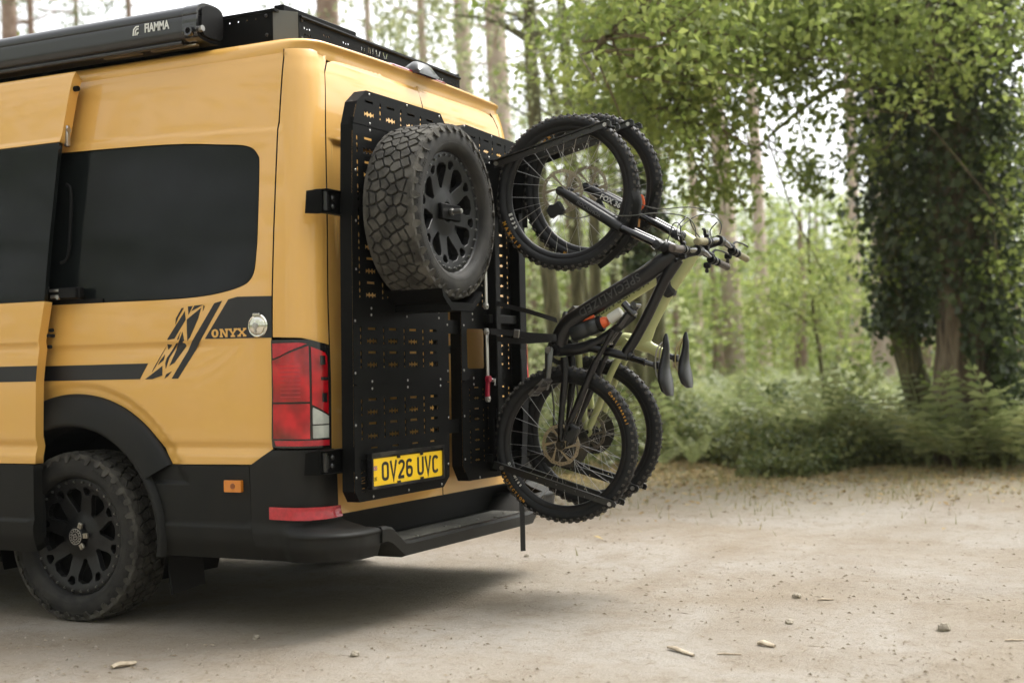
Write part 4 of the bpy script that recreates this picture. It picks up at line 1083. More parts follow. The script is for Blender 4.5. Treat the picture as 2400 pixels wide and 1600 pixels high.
b = MB(); b.box((.60, .345, 2.552), (.56, .05, .045), bev=.004).box((RX + .02, 1.6, 2.528), (.05, 2.6, .012)); setk(b.build('deck_rail', BLACKM, None, None))
b = MB()
for i in range(12): b.box((W / 2, .42 + .3 * i, 2.515), (1.55, .09, .018))
setk(b.build('deck_slat', BLACKM, None, None))
b = MB(); b.sphere((0, 0, 0), .008, 10, 6, (.6, 1, 1)); me = b.mesh('rack_bolt', 180)
for y, z in ((.345, 2.508), (.342, 2.428), (.60, 2.488), (.645, 2.482)):
    o = setk(link('rack_bolt', me, None, BOLT)); o.location = (RX - .004, y, z)
b = MB(); b.sphere((0, 0, 0), .008, 10, 6, (1, .6, 1)); me = b.mesh('rack_bolt', 180)
for x, z in ((.345, 2.502), (.345, 2.424), (1.70, 2.502)):
    o = setk(link('rack_bolt', me, None, BOLT)); o.location = (x, RY - .004, z)
# ------------------------------------------------------------------ awning
aw = empty('awning', (.1, 1.5, 2.39), 'black roll-out awning case along the roof edge', 'awning')
def seta(o): o.parent = aw; o.matrix_parent_inverse = Matrix.Translation(aw.location).inverted(); return o
AX = .045
sec = smooth_closed([(AX + .06, 2.556), (AX + .03, 2.549), (AX + .008, 2.530), (AX + .003, 2.508), (AX + .006, 2.502), (AX + .002, 2.496), (AX, 2.45), (AX + .004, 2.428), (AX + .020, 2.411), (AX + .06, 2.403), (AX + .12, 2.403), (AX + .165, 2.412), (AX + .172, 2.45), (AX + .17, 2.53), (AX + .14, 2.553), (AX + .10, 2.557)], 3)
def along(sec, y0, y1): 
    n = len(sec); return [(x, y0, z) for x, z in sec] + [(x, y1, z) for x, z in sec], [tuple(range(n)), tuple(range(n, 2 * n))[::-1]] + [(i, (i + 1) % n, n + (i + 1) % n, n + i) for i in range(n)]
b = MB(); b.add(*along(sec, .625, 3.6)); seta(b.build('case', AWN, None, 40))
ec = [((x - .13) * 1.03 + .13, (z - 2.47) * 1.03 + 2.47) for x, z in sec]
b = MB(); b.add(*along(ec, .555, .628)); en = seta(b.build('end_cap', GLOSSB, None, 40))
b = MB(); b.add(*along([((x - .12) * .80 + .125, (z - 2.47) * .85 + 2.475) for x, z in sec], .545, .557)); b.build('cap_cover', BLACKP, en, 40)
b = MB(); b.lathe([(.020, 0), (.020, .02), (.013, .02), (.013, .006), (0, .006)], 20, M=basis((AX + .004, .588, 2.435), (0, -1, 0), (0, 0, 1))); b.build('crank_socket', GLOSSB, en, 40)
b = MB(); b.cyl((AX + .02, .575, 2.442), (AX + .02, .538, 2.446), .013, 12); b.build('crank_stub', STEEL, en, 40)
b = MB(); b.tube([(AX + .03, .65, 2.403), (AX + .03, 1.0, 2.402), (AX + .03, 3.5, 2.402)], .011, 8); seta(b.build('lead_bar', AWN, None, 60))
b = MB(); b.box((AX + .06, .72, 2.394), (.02, .24, .006)).box((AX + .06, 1.0, 2.394), (.02, .2, .006)); seta(b.build('support_leg', mat('champagne_alloy', (.38, .33, .25), .35, .8), None, None))
lt = text_mb('FIAMMA', .044, basis((AX - .002, .762, 2.476), (0, -1, 0), (0, 0, 1)) @ Matrix.Diagonal((.82, 1.15, 1, 1)), offset=.0012, extrude=.0006)
seta(lt.build('maker_name', WHITE, None, None))
lg = MB(); Ml = basis((AX - .002, .872, 2.472), (0, -1, 0), (0, 0, 1))
for pl in ([(-.016, -.018), (-.012, .008), (0, .018), (.016, .018)], [(-.006, -.018), (-.002, .002), (.004, .008), (.014, .008)], [(.004, -.018), (.006, -.010), (.014, -.008)]):
    for q in stroke(pl, .0062): lg.prism(fold(q), 0, .0008)
seta(lg.xf(Ml).build('maker_logo', WHITE, None, None))
# ------------------------------------------------------------------ mountain bikes, standing on their rear wheels, left side to the camera
BR = .353
BT = mat('bike_tyre', (.010, .0105, .011), .6, spec=.3, var=.2, vscale=30, bump=.1, bscale=300)
KN = mat('bike_knobs', (.028, .026, .024), .8, color2=(.075, .066, .054), vscale=40)
BRIM = mat('bike_rim', (.014, .014, .0145), .35, .2, spec=.35)
CARB = mat('black_frame', (.0055, .0055, .006), .34, spec=.3, coat=.25, coatr=.15)
FORK = mat('fork_black', (.013, .0135, .014), .4, spec=.35)
STAN = mat('fork_stanchion', (.012, .012, .013), .12, .4, coat=.8)
SAGE = mat('sage_frame', (.47, .49, .22), .42, coat=.3, coatr=.15)
ALU = mat('alloy', (.34, .33, .31), .32, 1.0)
BRONZE = mat('rotor_steel', (.36, .31, .23), .38, 1.0)
CASS = mat('cassette', (.10, .095, .085), .35, .9)
YTXT = mat('tyre_print', (.50, .24, .02), .6)
ORANGE = mat('orange_plastic', (.72, .12, .03), .4)
CAB = mat('cable_housing', (.03, .031, .03), .4, color2=(.10, .10, .08), vscale=6)
GRIPT = mat('tan_grip', (.21, .19, .11), .8, var=.2, vscale=80)
GRIPB = mat('brown_grip', (.075, .062, .052), .8, var=.2, vscale=80)
SADL = mat('saddle_black', (.009, .009, .0095), .34, spec=.35)
def bike_wheel_meshes():
    b = MB(); rc, rs = BR - .032, .0275
    b.lathe([(rc + rs * math.cos(a), rs * math.sin(a) * 1.02) for a in [R_(205 - 410 * i / 22) for i in range(23)]], 80); tyre = b.mesh('tyre', 180)
    k = MB(); n = 62
    for i in range(n):
        a = 2 * PI * i / n
        for t, du, w, l in ((58, .5, .0075, .0062), (-58, .5, .0075, .0062), (16, 0.0, .0062, .0055), (-16, .0, .0062, .0055), (37, .0, .005, .0045), (-37, 0.0, .005, .0045)):
            if abs(t) == 37 and i % 2: continue
            aa = a + du * 2 * PI / n; tt = R_(t)
            rr = rc + (rs - .001) * math.cos(tt); hh = (rs - .001) * math.sin(tt)
            o = Vector((rr * math.cos(aa), rr * math.sin(aa), hh)); nrm = Vector((math.cos(tt) * math.cos(aa), math.cos(tt) * math.sin(aa), math.sin(tt))); tan = Vector((-math.sin(aa), math.cos(aa), 0)); bi = nrm.cross(tan)
            M3 = Matrix((tan, bi, nrm)).transposed()
            j = len(k.v); k.box((0, 0, .0028), (l * 2, w * 1.5, .0075))
            k.v[j:] = [tuple(o + M3 @ Vector(p)) for p in k.v[j:]]
    tread = k.mesh('tread', None)
    r = MB(); r.lathe([(.300, -.013), (.302, -.0155), (.297, -.016), (.284, -.013), (.276, -.007), (.274, 0), (.276, .007), (.284, .013), (.297, .016), (.302, .0155), (.300, .013)], 80); rim = r.mesh('rim', 40)
    s = MB(); s.tube([(0, 0, 0), (0, 0, .252)], .0011, 5); spoke = s.mesh('spoke', 60)
    h = MB(); h.lathe([(0, -.052), (.010, -.052), (.012, -.035), (.028, -.032), (.028, -.026), (.014, -.022), (.013, .02), (.026, .024), (.026, .030), (.012, .034), (.010, .052), (0, .052)], 24); hub = h.mesh('hub', 35)
    # brake rotor with drilled ring and swept arms
    def rotor(ro):
        ri = ro - .015; out = [((ro + .0015 * math.cos(12 * t)) * math.cos(t), (ro + .0015 * math.cos(12 * t)) * math.sin(t)) for t in [2 * PI * i / 72 for i in range(72)]]
        holes = []
        for i in range(36):
            a = 2 * PI * i / 36; q = ro - .0055 - .004 * (i % 3) / 2
            holes.append([(q * math.cos(a) + dx, q * math.sin(a) + dy) for dx, dy in ((-.0022, -.0022), (.0022, -.0022), (.0022, .0022), (-.0022, .0022))])
        for i in range(6):
            a0 = 2 * PI * i / 6; a1 = a0 + 2 * PI / 6
            o = [(ri * math.cos(a0 + .09 + (a1 - a0 - .18) * t / 8), ri * math.sin(a0 + .09 + (a1 - a0 - .18) * t / 8)) for t in range(9)]
            rin = .026; sw = -.55
            o += [(rin * math.cos(a1 - .14 + sw - (a1 - a0 - .28) * t / 4), rin * math.sin(a1 - .14 + sw - (a1 - a0 - .28) * t / 4)) for t in range(5)]
            holes.append(o)
        b = MB(); b.plate(out, holes, -.001, .001); return b.mesh('brake_rotor', None)
    cs = MB()
    for i, ro in enumerate((.106, .098, .090, .080, .070, .060, .051, .043, .036, .030, .025)):
        nt_ = int(ro * 420); out = []
        for j in range(nt_ * 2): t = PI * j / nt_; out.append(((ro + (.002 if j % 2 else -.002)) * math.cos(t), (ro + (.002 if j % 2 else -.002)) * math.sin(t)))
        hs_ = [circ(0, 0, max(.02, ro - .028), 20)]
        if ro > .05: hs_ += [circ((ro - .013) * math.cos(t), (ro - .013) * math.sin(t), .0045, 6) for t in [2 * PI * j / (12 if ro < .08 else 20) for j in range(12 if ro < .08 else 20)]]
        cs.plate(out, hs_, .028 + i * .0036 - .0008, .028 + i * .0036 + .0008)
    return tyre, tread, rim, spoke, hub, rotor(.100), rotor(.092), cs.mesh('cassette', None)
BTY, BTD, BRM, BSP, BHB, ROT_F, ROT_R, BCS = bike_wheel_meshes()
PRINTS = {}
def ring_text(txt, size, r, a0, step, h, up_out=True):
    """letters laid round a wheel, local xy plane; a0 angle of the first letter (deg)"""
    b = MB()
    for i, ch in enumerate(txt):
        if ch == ' ': continue
        a = R_(a0 + step * i); o = Vector((r * math.cos(a), r * math.sin(a), h))
        er = Vector((math.cos(a), math.sin(a), 0)); et = Vector((-math.sin(a), math.cos(a), 0)) * (1 if step > 0 else -1)
        M = basis(o, et, er if up_out else -er, (0, 0, 1)) if (et.cross(er if up_out else -er)).z > 0 else basis(o, et, -er if up_out else er, (0, 0, 1))
        t = text_mb(ch, size, M, offset=size * .045, extrude=.0004); b.add(t.v, t.f)
    return b
def bike_wheel(bike, X, y, z, rear, texts=()):
    w = empty('wheel'); w.parent = bike; w.matrix_parent_inverse = Matrix.Translation(bike.location).inverted()
    w.matrix_basis = basis((X, y, z), (0, -1, 0), (0, 0, 1))          # local z = -x (towards the camera)
    link('tyre', BTY, w, BT); t = link('tread', BTD, w, KN); t['kind'] = 'stuff'; link('rim', BRM, w, BRIM); link('hub', BHB, w, FORK)
    for i in range(28):
        s = 1 if i % 2 else -1; a = 2 * PI * i / 28; cross = (1 if (i // 2) % 2 else -1) * 1.1
        p0 = Vector((.026 * math.cos(a + cross), .026 * math.sin(a + cross), .029 * s)); p1 = Vector((.277 * math.cos(a), .277 * math.sin(a), 0))
        d = p1 - p0; o = link('spoke', BSP, w, ALU if not rear else STEEL)
        o.matrix_basis = Matrix.Translation(p0) @ d.to_track_quat('Z', 'Y').to_matrix().to_4x4() @ Matrix.Diagonal((1, 1, d.length / .252, 1))
    o = link('brake_rotor', ROT_R if rear else ROT_F, w, BRONZE); o.location = (0, 0, .046)
    if rear: o = link('cassette', BCS, w, CASS); o.matrix_basis = Matrix.Rotation(PI, 4, 'X')
    for name, m_, mb in texts: mb.build(name, m_, w, None)
    return w
def mkset(root):
    def f(o): o.parent = root; o.matrix_parent_inverse = Matrix.Translation(root.location).inverted(); return o
    return f
def V3(X, L): return [(X, y, z) for y, z in L]
def saddle_mesh(X, tip, tail, topy):
    """saddle standing on its tail: z runs from tail to nose, the padded top faces -y"""
    b = MB(); n = 12; m_ = 14; v = []; f = []
    for i in range(n + 1):
        t = i / n; z = tail + (tip - tail) * t
        w = float(np.interp(t, [0, .08, .25, .45, .7, .92, 1], [.030, .062, .070, .045, .022, .017, .006])); dep = float(np.interp(t, [0, .1, .3, .6, .9, 1], [.022, .040, .046, .034, .024, .010]))
        ty = topy + float(np.interp(t, [0, .15, .45, .8, 1], [-.004, .0, .010, .004, .012]))
        for j in range(m_):
            a = 2 * PI * j / m_; c, s_ = math.cos(a), math.sin(a)
            v.append((X + w * math.copysign(abs(c) ** .7, c), ty + dep / 2 - dep / 2 * math.copysign(abs(s_) ** .6, s_) * (1 - .25 * c * c), z))
    for i in range(n):
        for j in range(m_): f.append((i * m_ + j, i * m_ + (j + 1) % m_, (i + 1) * m_ + (j + 1) % m_, (i + 1) * m_ + j))
    f += [tuple(range(m_))[::-1], tuple(n * m_ + j for j in range(m_))]
    b.add(v, f); return b
def crank_set(put, X, y, z, ang, m_, pedal_up):
    for s, a in ((-1, ang), (1, ang + 180)):
        x = X + s * .075; e = Vector((0, math.cos(R_(a)), math.sin(R_(a)))); tip = Vector((x + s * .012, y, z)) + e * .165
        b = MB(); b.tube([Vector((x, y, z)) - e * .012, Vector((x, y, z)), Vector((x, y, z)) + e * .08, tip, tip + e * .012], [.013, .021, .017, .015, .009], 10, flat=.55, up=Vector((1, 0, 0)))
        cr_ = put(b.build('crank', m_, None, 40))
        c = MB(); c.cyl((x - .012 * 1, y, z), (x + .012, y, z), .016, 16); c.build('crank_bolt', ALU, cr_, 40)
        p = MB(); c0 = tip + Vector((s * .062, 0, 0)); q = Vector((0, math.cos(R_(pedal_up)), math.sin(R_(pedal_up)))); nrm = Vector((0, -q.z, q.y))
        R3 = Matrix((Vector((1, 0, 0)), q, nrm)).transposed()
        for d_, sz in (((0, .044, 0), (.088, .010, .014)), ((0, -.044, 0), (.088, .010, .014)), ((.04, 0, 0), (.010, .09, .014)), ((-.04, 0, 0), (.010, .09, .014)), ((0, 0, 0), (.09, .022, .016)), ((0, .022, 0), (.08, .006, .010)), ((0, -.022, 0), (.08, .006, .010))):
            p.box(c0 + R3 @ Vector(d_), sz, R3)
        for d_ in ((.03, .044), (-.03, .044), (.03, -.044), (-.03, -.044), (0, .044), (0, -.044)): p.cyl(c0 + R3 @ Vector((d_[0], d_[1], -.011)), c0 + R3 @ Vector((d_[0], d_[1], .011)), .0022, 6)
        p.build('pedal', mat('pedal_alloy', (.16, .15, .14), .35, .9), cr_, None)
def handlebar(put, X, y, z, m_grip, half=.36, dz=(0, 0), lever_z=1):
    b = MB(); pts = [(X - half, y - .014, z + dz[0]), (X - .2, y - .006, z + dz[0] * .6), (X - .06, y, z), (X + .06, y, z), (X + .2, y - .006, z + dz[1] * .6), (X + half, y - .014, z + dz[1])]
    pts = spline(pts, 4); b.tube(pts, [.0112 if abs(p.x - X) > .1 else .0155 for p in pts], 12); bar = put(b.build('handlebar', GLOSSB, None, 60))
    for s in (-1, 1):
        e = Vector(pts[0] if s < 0 else pts[-1]); i = Vector(pts[3] if s < 0 else pts[-4]); d = (i - e).normalized()
        g = MB(); g.tube([e - d * .004, e, e + d * .01, e + d * .06, e + d * .118, e + d * .124], [.012, .0165, .0160, .0155, .0160, .0175], 14); g.build('grip', m_grip, bar, 60)
        c = MB(); k = e + d * .130; c.cyl(k - d * .008, k + d * .008, .018, 14); c.build('grip_collar', BLACKP, bar, 40)
        L = MB(); k = e + d * .165                       # brake lever: clamp, reservoir, blade
        L.cyl(k - d * .012, k + d * .012, .019, 12); L.tube([k + Vector((0, .004, .022)), k + d * .05 + Vector((0, .012, .030))], [.011, .010], 8)
        L.tube(spline([k + Vector((0, .01, .028)), k - d * .03 + Vector((0, .004, .052)), k - d * .09 + Vector((0, -.01, .055)), k - d * .135 + Vector((0, -.018, .050))], 3), [.007] * 4 + [.0052] * 6, 8, flat=.7); L.build('brake_lever', FORK, bar, 40)
        T = MB(); k = e + d * .20; T.cyl(k - d * .009, k + d * .009, .018, 12); T.box(k + Vector((0, .018, -.026)), (.034, .03, .026), bev=.006); T.tube([k + Vector((0, .02, -.035)), k - d * .04 + Vector((0, .036, -.045))], [.006, .009], 8); T.build('shifter', BLACKP, bar, 40)
    return bar
def stem(put, X, a, b_):
    s = MB(); a, b_ = Vector((X, *a)), Vector((X, *b_)); s.tube([a, a + (b_ - a) * .3, b_], [.022, .019, .021], 12); s.cyl(b_ - Vector((.026, 0, 0)), b_ + Vector((.026, 0, 0)), .0235, 14); put(s.build('stem', FORK, None, 40))
def fork(put, X, axle, mid, crown, m_low, head):
    A, Mi, Cw = (Vector((0, *p)) for p in (axle, mid, crown)); d = (Cw - A).normalized()
    lo = MB()
    for s in (-1, 1):
        o = Vector((X + s * .062, 0, 0)); n = d.cross(Vector((1, 0, 0)))
        lo.tube([o + A - d * .02, o + A, o + A + d * .05, o + Mi - d * .03, o + Mi], [.013, .017, .0215, .0235, .0225], 14)
        lo.cyl(o + A - Vector((.012, 0, 0)), o + A + Vector((.012, 0, 0)), .020, 14)
    ar = Mi - d * .03; out = Vector((0, d.z, -d.y)) if d.z > 0 else Vector((0, -d.z, d.y)); out = Vector((0, .25, .97)) * .0
    lo.tube(spline([Vector((X - .062, 0, 0)) + ar, Vector((X - .045, 0, 0)) + ar + d * .022, Vector((X, 0, 0)) + ar + d * .030, Vector((X + .045, 0, 0)) + ar + d * .022, Vector((X + .062, 0, 0)) + ar], 3), .011, 10)
    fo = put(lo.build('fork', m_low, None, 60))
    st_ = MB()
    for s in (-1, 1): o = Vector((X + s * .062, 0, 0)); st_.tube([o + Mi - d * .03, o + Cw], .0172, 14)
    st_.build('stanchion', STAN, fo, 60)
    cw = MB(); cw.tube([Vector((X - .082, 0, 0)) + Cw, Vector((X - .05, 0, 0)) + Cw + d * .006, Vector((X, 0, 0)) + Cw + d * .016, Vector((X + .05, 0, 0)) + Cw + d * .006, Vector((X + .082, 0, 0)) + Cw], [.018, .025, .026, .025, .018], 12)
    for s in (-1, 1): o = Vector((X + s * .062, 0, 0)); cw.tube([o + Cw - d * .016, o + Cw + d * .022], .0225, 14)
    cw.build('fork_crown', m_low, fo, 50)
    return fo
def cables(put, curves, r=.0026):
    for pts in curves:
        b = MB(); b.tube(spline(pts, 5), r, 6); put(b.build('cable', CAB, None, 60))
# ---- near bike, black
N1 = 1.24
bk = empty('bicycle', (N1, -.51, .332), 'black full-suspension mountain bike hung upright nearest the camera', 'bicycle', 'mountain bikes on the rear carrier')
put = mkset(bk)
RA, FA = (-.512, .685), (-.548, 1.814)
rimtx = ring_text('E532', .023, .2885, 196.5, 4.2, .0162)
tx_f = [('rim_print', WHITE, rimtx), ('tyre_print', YTXT, ring_text('MAXXIS', .022, .325, 202, 4.6, .0285))]
tx_r = [('tyre_print', YTXT, ring_text('Continental', .018, .325, 44, -2.75, .0285)), ('rim_print', WHITE, ring_text('DT SWISS', .017, .2885, 198, 3.2, .0162)), ('tyre_print_low', YTXT, ring_text('PROTECTION', .016, .325, 204, 3.1, .0285))]
bike_wheel(bk, N1, FA[0], FA[1], False, tx_f)
bike_wheel(bk, N1, RA[0], RA[1], True, tx_r)
fork(put, N1, FA, (-.832, 1.630), (-1.000, 1.548), FORK, None)
fr_ = MB()
fr_.tube(spline(V3(N1, [(-1.005, 1.548), (-1.05, 1.524), (-1.092, 1.505)]), 3), .030, 16)
fr_.tube(spline(V3(N1, [(-1.055, 1.508), (-.985, 1.470), (-.90, 1.418), (-.76, 1.345), (-.62, 1.270), (-.545, 1.226), (-.505, 1.175), (-.492, 1.125)]), 4), [.030, .033, .036, .038] + [.039] * 24 + [.036], 16, flat=.82, up=Vector((1, 0, 0)))
fr_.tube(spline(V3(N1, [(-1.068, 1.488), (-1.005, 1.400), (-.925, 1.255), (-.855, 1.140), (-.812, 1.082)]), 4), [.027] * 4 + [.024] * 12 + [.020], 14, flat=.8, up=Vector((1, 0, 0)))
fr_.tube(spline(V3(N1, [(-.492, 1.110), (-.56, 1.108), (-.64, 1.122), (-.72, 1.160), (-.80, 1.212), (-.858, 1.256)]), 4), [.030, .030] + [.027] * 8 + [.021] * 11, 14, flat=.75, up=Vector((1, 0, 0)))
fr_.tube(V3(N1, [(-.625, 1.120), (-.72, 1.098), (-.825, 1.070)]), .0195, 14)
fr_.cyl((N1 - .042, -.482, 1.108), (N1 + .042, -.482, 1.108), .027, 18)
fr_.cyl((N1, -.832, 1.074), (N1, -.846, 1.069), .022, 14)
frm = put(fr_.build('frame', CARB, None, 60))
sw = MB()
for s in (-1, 1):
    o = N1 + s * .042
    sw.tube(spline(V3(o, [(-.536, 1.075), (-.538, .98), (-.522, .86), (-.512, .76), (-.512, .70)]), 4), [.018] * 8 + [.0145] * 9, 10, flat=.7, up=Vector((1, 0, 0)))
    sw.tube(spline(V3(o, [(-.690, 1.055), (-.655, .985), (-.60, .87), (-.552, .775), (-.522, .705)]), 4), [.017] * 9 + [.0145] * 8, 10, flat=.7, up=Vector((1, 0, 0)))
    sw.tube(V3(o, [(-.690, 1.055), (-.74, 1.13), (-.775, 1.185)]), [.012, .012, .014], 8)
    sw.cyl((o - .006, RA[0], RA[1]), (o + .006, RA[0], RA[1]), .024, 14)
sw.cyl((N1 - .042, -.60, .97 - .03), (N1 + .042, -.60, .97 - .03), .0, 4)
put(sw.build('swingarm', CARB, None, 60))
sk = MB(); sk.tube(V3(N1, [(-.735, 1.135), (-.80, 1.215)]), .0125, 12).tube(V3(N1, [(-.79, 1.204), (-.868, 1.296)]), .0215, 14).cyl((N1 - .03, -.868, 1.296), (N1 + .03, -.868, 1.296), .014, 12).cyl((N1 - .04, -.735, 1.135), (N1 + .04, -.735, 1.135), .013, 12)
sk.tube(V3(N1 - .012, [(-.815, 1.305), (-.85, 1.268), (-.868, 1.250)]), [.017, .019, .015], 12)
so_ = put(sk.build('shock', GLOSSB, None, 50))
b = MB(); b.tube(V3(N1 - .004, [(-.745, 1.238), (-.80, 1.268)]), [.024, .024], 12); b.build('shock_sticker', mat('pale_sticker', (.55, .55, .50), .4), so_, 50)
sp = MB(); sp.tube(V3(N1, [(-.80, 1.076), (-.900, 1.046), (-.905, 1.0445)]), [.0158, .0158, .019], 14).tube(V3(N1, [(-.905, 1.0445), (-.953, 1.029)]), .0125, 12); spo = put(sp.build('seatpost', STAN, None, 50))
b = MB(); b.box((N1, -.958, 1.030), (.036, .022, .034), bev=.004); b.build('seat_clamp', FORK, spo, 40)
sdl = put(saddle_mesh(N1, 1.166, .896, -1.022).build('saddle', SADL, None, 60))
b = MB()
for s in (-1, 1): b.tube(spline([(N1 + s * .012, -.992, 1.13), (N1 + s * .022, -.966, 1.09), (N1 + s * .022, -.962, 1.0), (N1 + s * .024, -.985, .945)], 4), .0036, 8)
b.build('saddle_rail', ALU, sdl, 60)
crank_set(put, N1, -.478, 1.108, -86, mat('crank_alloy', (.13, .13, .125), .28, .8), -42)
b = MB(); b.plate([((.066 + (.003 if j % 2 else 0)) * math.cos(PI * j / 32), (.066 + (.003 if j % 2 else 0)) * math.sin(PI * j / 32)) for j in range(64)], [circ(0, 0, .045, 24)], -.001, .001, basis((N1 + .048, -.478, 1.108), (0, -1, 0), (0, 0, 1))); put(b.build('chainring', FORK, None, None))
b = MB(); b.tube(V3(N1 + .048, [(-.543, 1.10), (-.56, .9), (-.562, .70)]), .0042, 6).tube(V3(N1 + .048, [(-.413, 1.095), (-.44, .85), (-.43, .63)]), .0042, 6); put(b.build('chain', CASS, None, 60))
b = MB(); b.tube(V3(N1 + .055, [(-.50, .655), (-.455, .62), (-.42, .60)]), [.016, .014, .010], 10); b.cyl((N1 + .04, -.42, .60), (N1 + .06, -.42, .60), .022, 16).cyl((N1 + .04, -.445, .655), (N1 + .06, -.445, .655), .020, 16); put(b.build('derailleur', FORK, None, 40))
stem(put, N1, (-1.096, 1.506), (-1.158, 1.518))
handlebar(put, N1, -1.158, 1.518, GRIPB, .365, (-.016, -.05))
b = MB(); b.box((N1 - .062, -.520, 1.732), (.03, .075, .05), Matrix.Rotation(R_(-30), 3, 'X'), bev=.006).cyl((N1 - .075, -.505, 1.74), (N1 - .06, -.505, 1.74), .016, 14).cyl((N1 - .075, -.545, 1.722), (N1 - .06, -.545, 1.722), .016, 14); put(b.build('brake_caliper', FORK, None, 40))
b = MB(); b.box((N1 - .055, -.572, .735), (.03, .05, .08), Matrix.Rotation(R_(25), 3, 'X'), bev=.006).cyl((N1 - .07, -.56, .76), (N1 - .055, -.56, .76), .014, 12); put(b.build('brake_caliper', FORK, None, 40))
# mudguard blade behind the fork crown
def guard(X, L, w):
    b = MB(); v = []; f = []; P_ = spline(V3(X, L), 5); n = len(P_)
    for i, p in enumerate(P_):
        t = i / (n - 1); ww = w * math.sin(PI * min(1, .25 + .75 * (1 - abs(2 * t - 1)))) ** .6 * (1 if t < .5 else (1 - (t - .5) * 1.5))
        d = (P_[min(i + 1, n - 1)] - P_[max(i - 1, 0)]).normalized(); nn = d.cross(Vector((1, 0, 0)))
        for s in (-1, -.5, 0, .5, 1): v.append(p + Vector((s * ww, 0, 0)) - nn * (.022 * s * s))
    for i in range(n - 1):
        for j in range(4): f.append((i * 5 + j, i * 5 + j + 1, (i + 1) * 5 + j + 1, (i + 1) * 5 + j))
    b.add(v, f); return b
put(guard(N1, [(-.896, 1.80), (-.905, 1.742), (-.885, 1.66), (-.83, 1.565), (-.765, 1.50), (-.705, 1.462)], .045).build('mudguard', BLACKP, None, 60))
cables(put, [V3(1.2, [(-.79, 1.69), (-.873, 1.684), (-.944, 1.687), (-1.014, 1.685), (-1.071, 1.676), (-1.117, 1.664), (-1.146, 1.643), (-1.162, 1.61), (-1.166, 1.56)]) + [(1.22, -1.180, 1.528), (1.3, -1.172, 1.515)],
             V3(1.10, [(-1.07, 1.55), (-1.085, 1.59), (-1.098, 1.622), (-1.118, 1.628), (-1.13, 1.612), (-1.131, 1.578), (-1.125, 1.55)]),
             [(1.2, -1.124, 1.660), (1.15, -1.112, 1.631), (1.1, -1.115, 1.600), (1.05, -1.14, 1.55)], [(1.2, -1.137, 1.655), (1.25, -1.134, 1.618), (1.35, -1.13, 1.586), (1.42, -1.15, 1.53)],
             V3(1.20, [(-.80, 1.64), (-.863, 1.604), (-.93, 1.575), (-.965, 1.538), (-.985, 1.515), (-.965, 1.487), (-.93, 1.460), (-.85, 1.425)]),
             V3(1.18, [(-.545, 1.715), (-.579, 1.697), (-.615, 1.688), (-.664, 1.692), (-.718, 1.703), (-.79, 1.69)])])
tdt = basis((N1 - .0335, -.757, 1.345), (0, .885, -.466), (0, -.466, -.885))
tb = text_mb('SPECIALIZED', .052, tdt, extrude=.0006, offset=.0004, shear=.1, space=1.12)
tb.build('frame_lettering', mat('grey_print', (.040, .040, .038), .4), frm, None)
tfk = text_mb('ROCKSHOX', .024, basis((N1 - .0862, -.69, 1.722), (0, -.84, -.54), (0, -.54, .84)), extrude=.0005); put(tfk.build('fork_lettering', mat('fork_print', (.10, .10, .10), .4), None, None))
# water bottle in the frame
bt = empty('water_bottle', (N1, -.56, 1.18), 'black water bottle with orange nozzle in the near bike frame', 'bottle'); pb = mkset(bt)
d = Vector((0, -.955, .30)).normalized(); o = Vector((N1, -.560, 1.176)); Mb = basis(o, (1, 0, 0), d.cross(Vector((1, 0, 0))), d)
b = MB(); b.lathe([(0, 0), (.030, .0), (.036, .008), (.037, .07), (.034, .078), (.034, .088), (.037, .096), (.036, .128), (.030, .136), (0, .137)], 28, M=Mb); pb(b.build('body', mat('bottle_black', (.018, .02, .02), .4, var=.2), None, 50))
b = MB(); b.lathe([(.037, .137), (.037, .150), (.033, .156), (0, .157)], 24, M=Mb); pb(b.build('lid', BLACKP, None, 50))
b = MB(); b.lathe([(.026, .156), (.024, .170), (.018, .184), (.012, .186), (0, .186)], 20, M=Mb); pb(b.build('nozzle', ORANGE, None, 50))
b = MB(); b.tube([o + Vector((-.012, -.02, .046)), o + Vector((-.012, -.075, .066)), o + Vector((-.012, -.115, .078))], [.005, .006, .008], 8); put(b.build('bottle_cage', ORANGE, None, 50))
# ---- far bike, sage green
N2 = 1.52
bk2 = empty('bicycle', (N2, -.51, .375), 'sage green mountain bike with tan grips hung upright behind the black one', 'bicycle', 'mountain bikes on the rear carrier')
put = mkset(bk2)
RA2, FA2 = (-.522, .728), (-.552, 1.862)
bike_wheel(bk2, N2, FA2[0], FA2[1], False, [('tyre_print', YTXT, ring_text('MAXXIS', .020, .325, 246, 5.0, .0285)), ('tyre_print_top', YTXT, ring_text('MAXXIS', .020, .325, 118, 5.0, .0285))])
bike_wheel(bk2, N2, RA2[0], RA2[1], True)
fo2 = fork(put, N2, FA2, (-.815, 1.713), (-.985, 1.615), FORK, None)
tfk = text_mb('FOX 36', .034, basis((N2 - .0862, -.68, 1.785), (0, -.87, -.49), (0, -.49, .87)), extrude=.0005, offset=.001); tfk.build('fork_lettering', WHITE, fo2, None)
f2 = MB()
f2.tube(spline(V3(N2, [(-.99, 1.612), (-1.03, 1.585), (-1.075, 1.558)]), 3), .030, 16)
f2.tube(spline(V3(N2, [(-1.045, 1.565), (-.985, 1.515), (-.854, 1.429), (-.703, 1.346), (-.564, 1.262), (-.490, 1.20), (-.480, 1.16)]), 4), [.030] * 4 + [.034] * 20 + [.03], 16, flat=.8, up=Vector((1, 0, 0)))
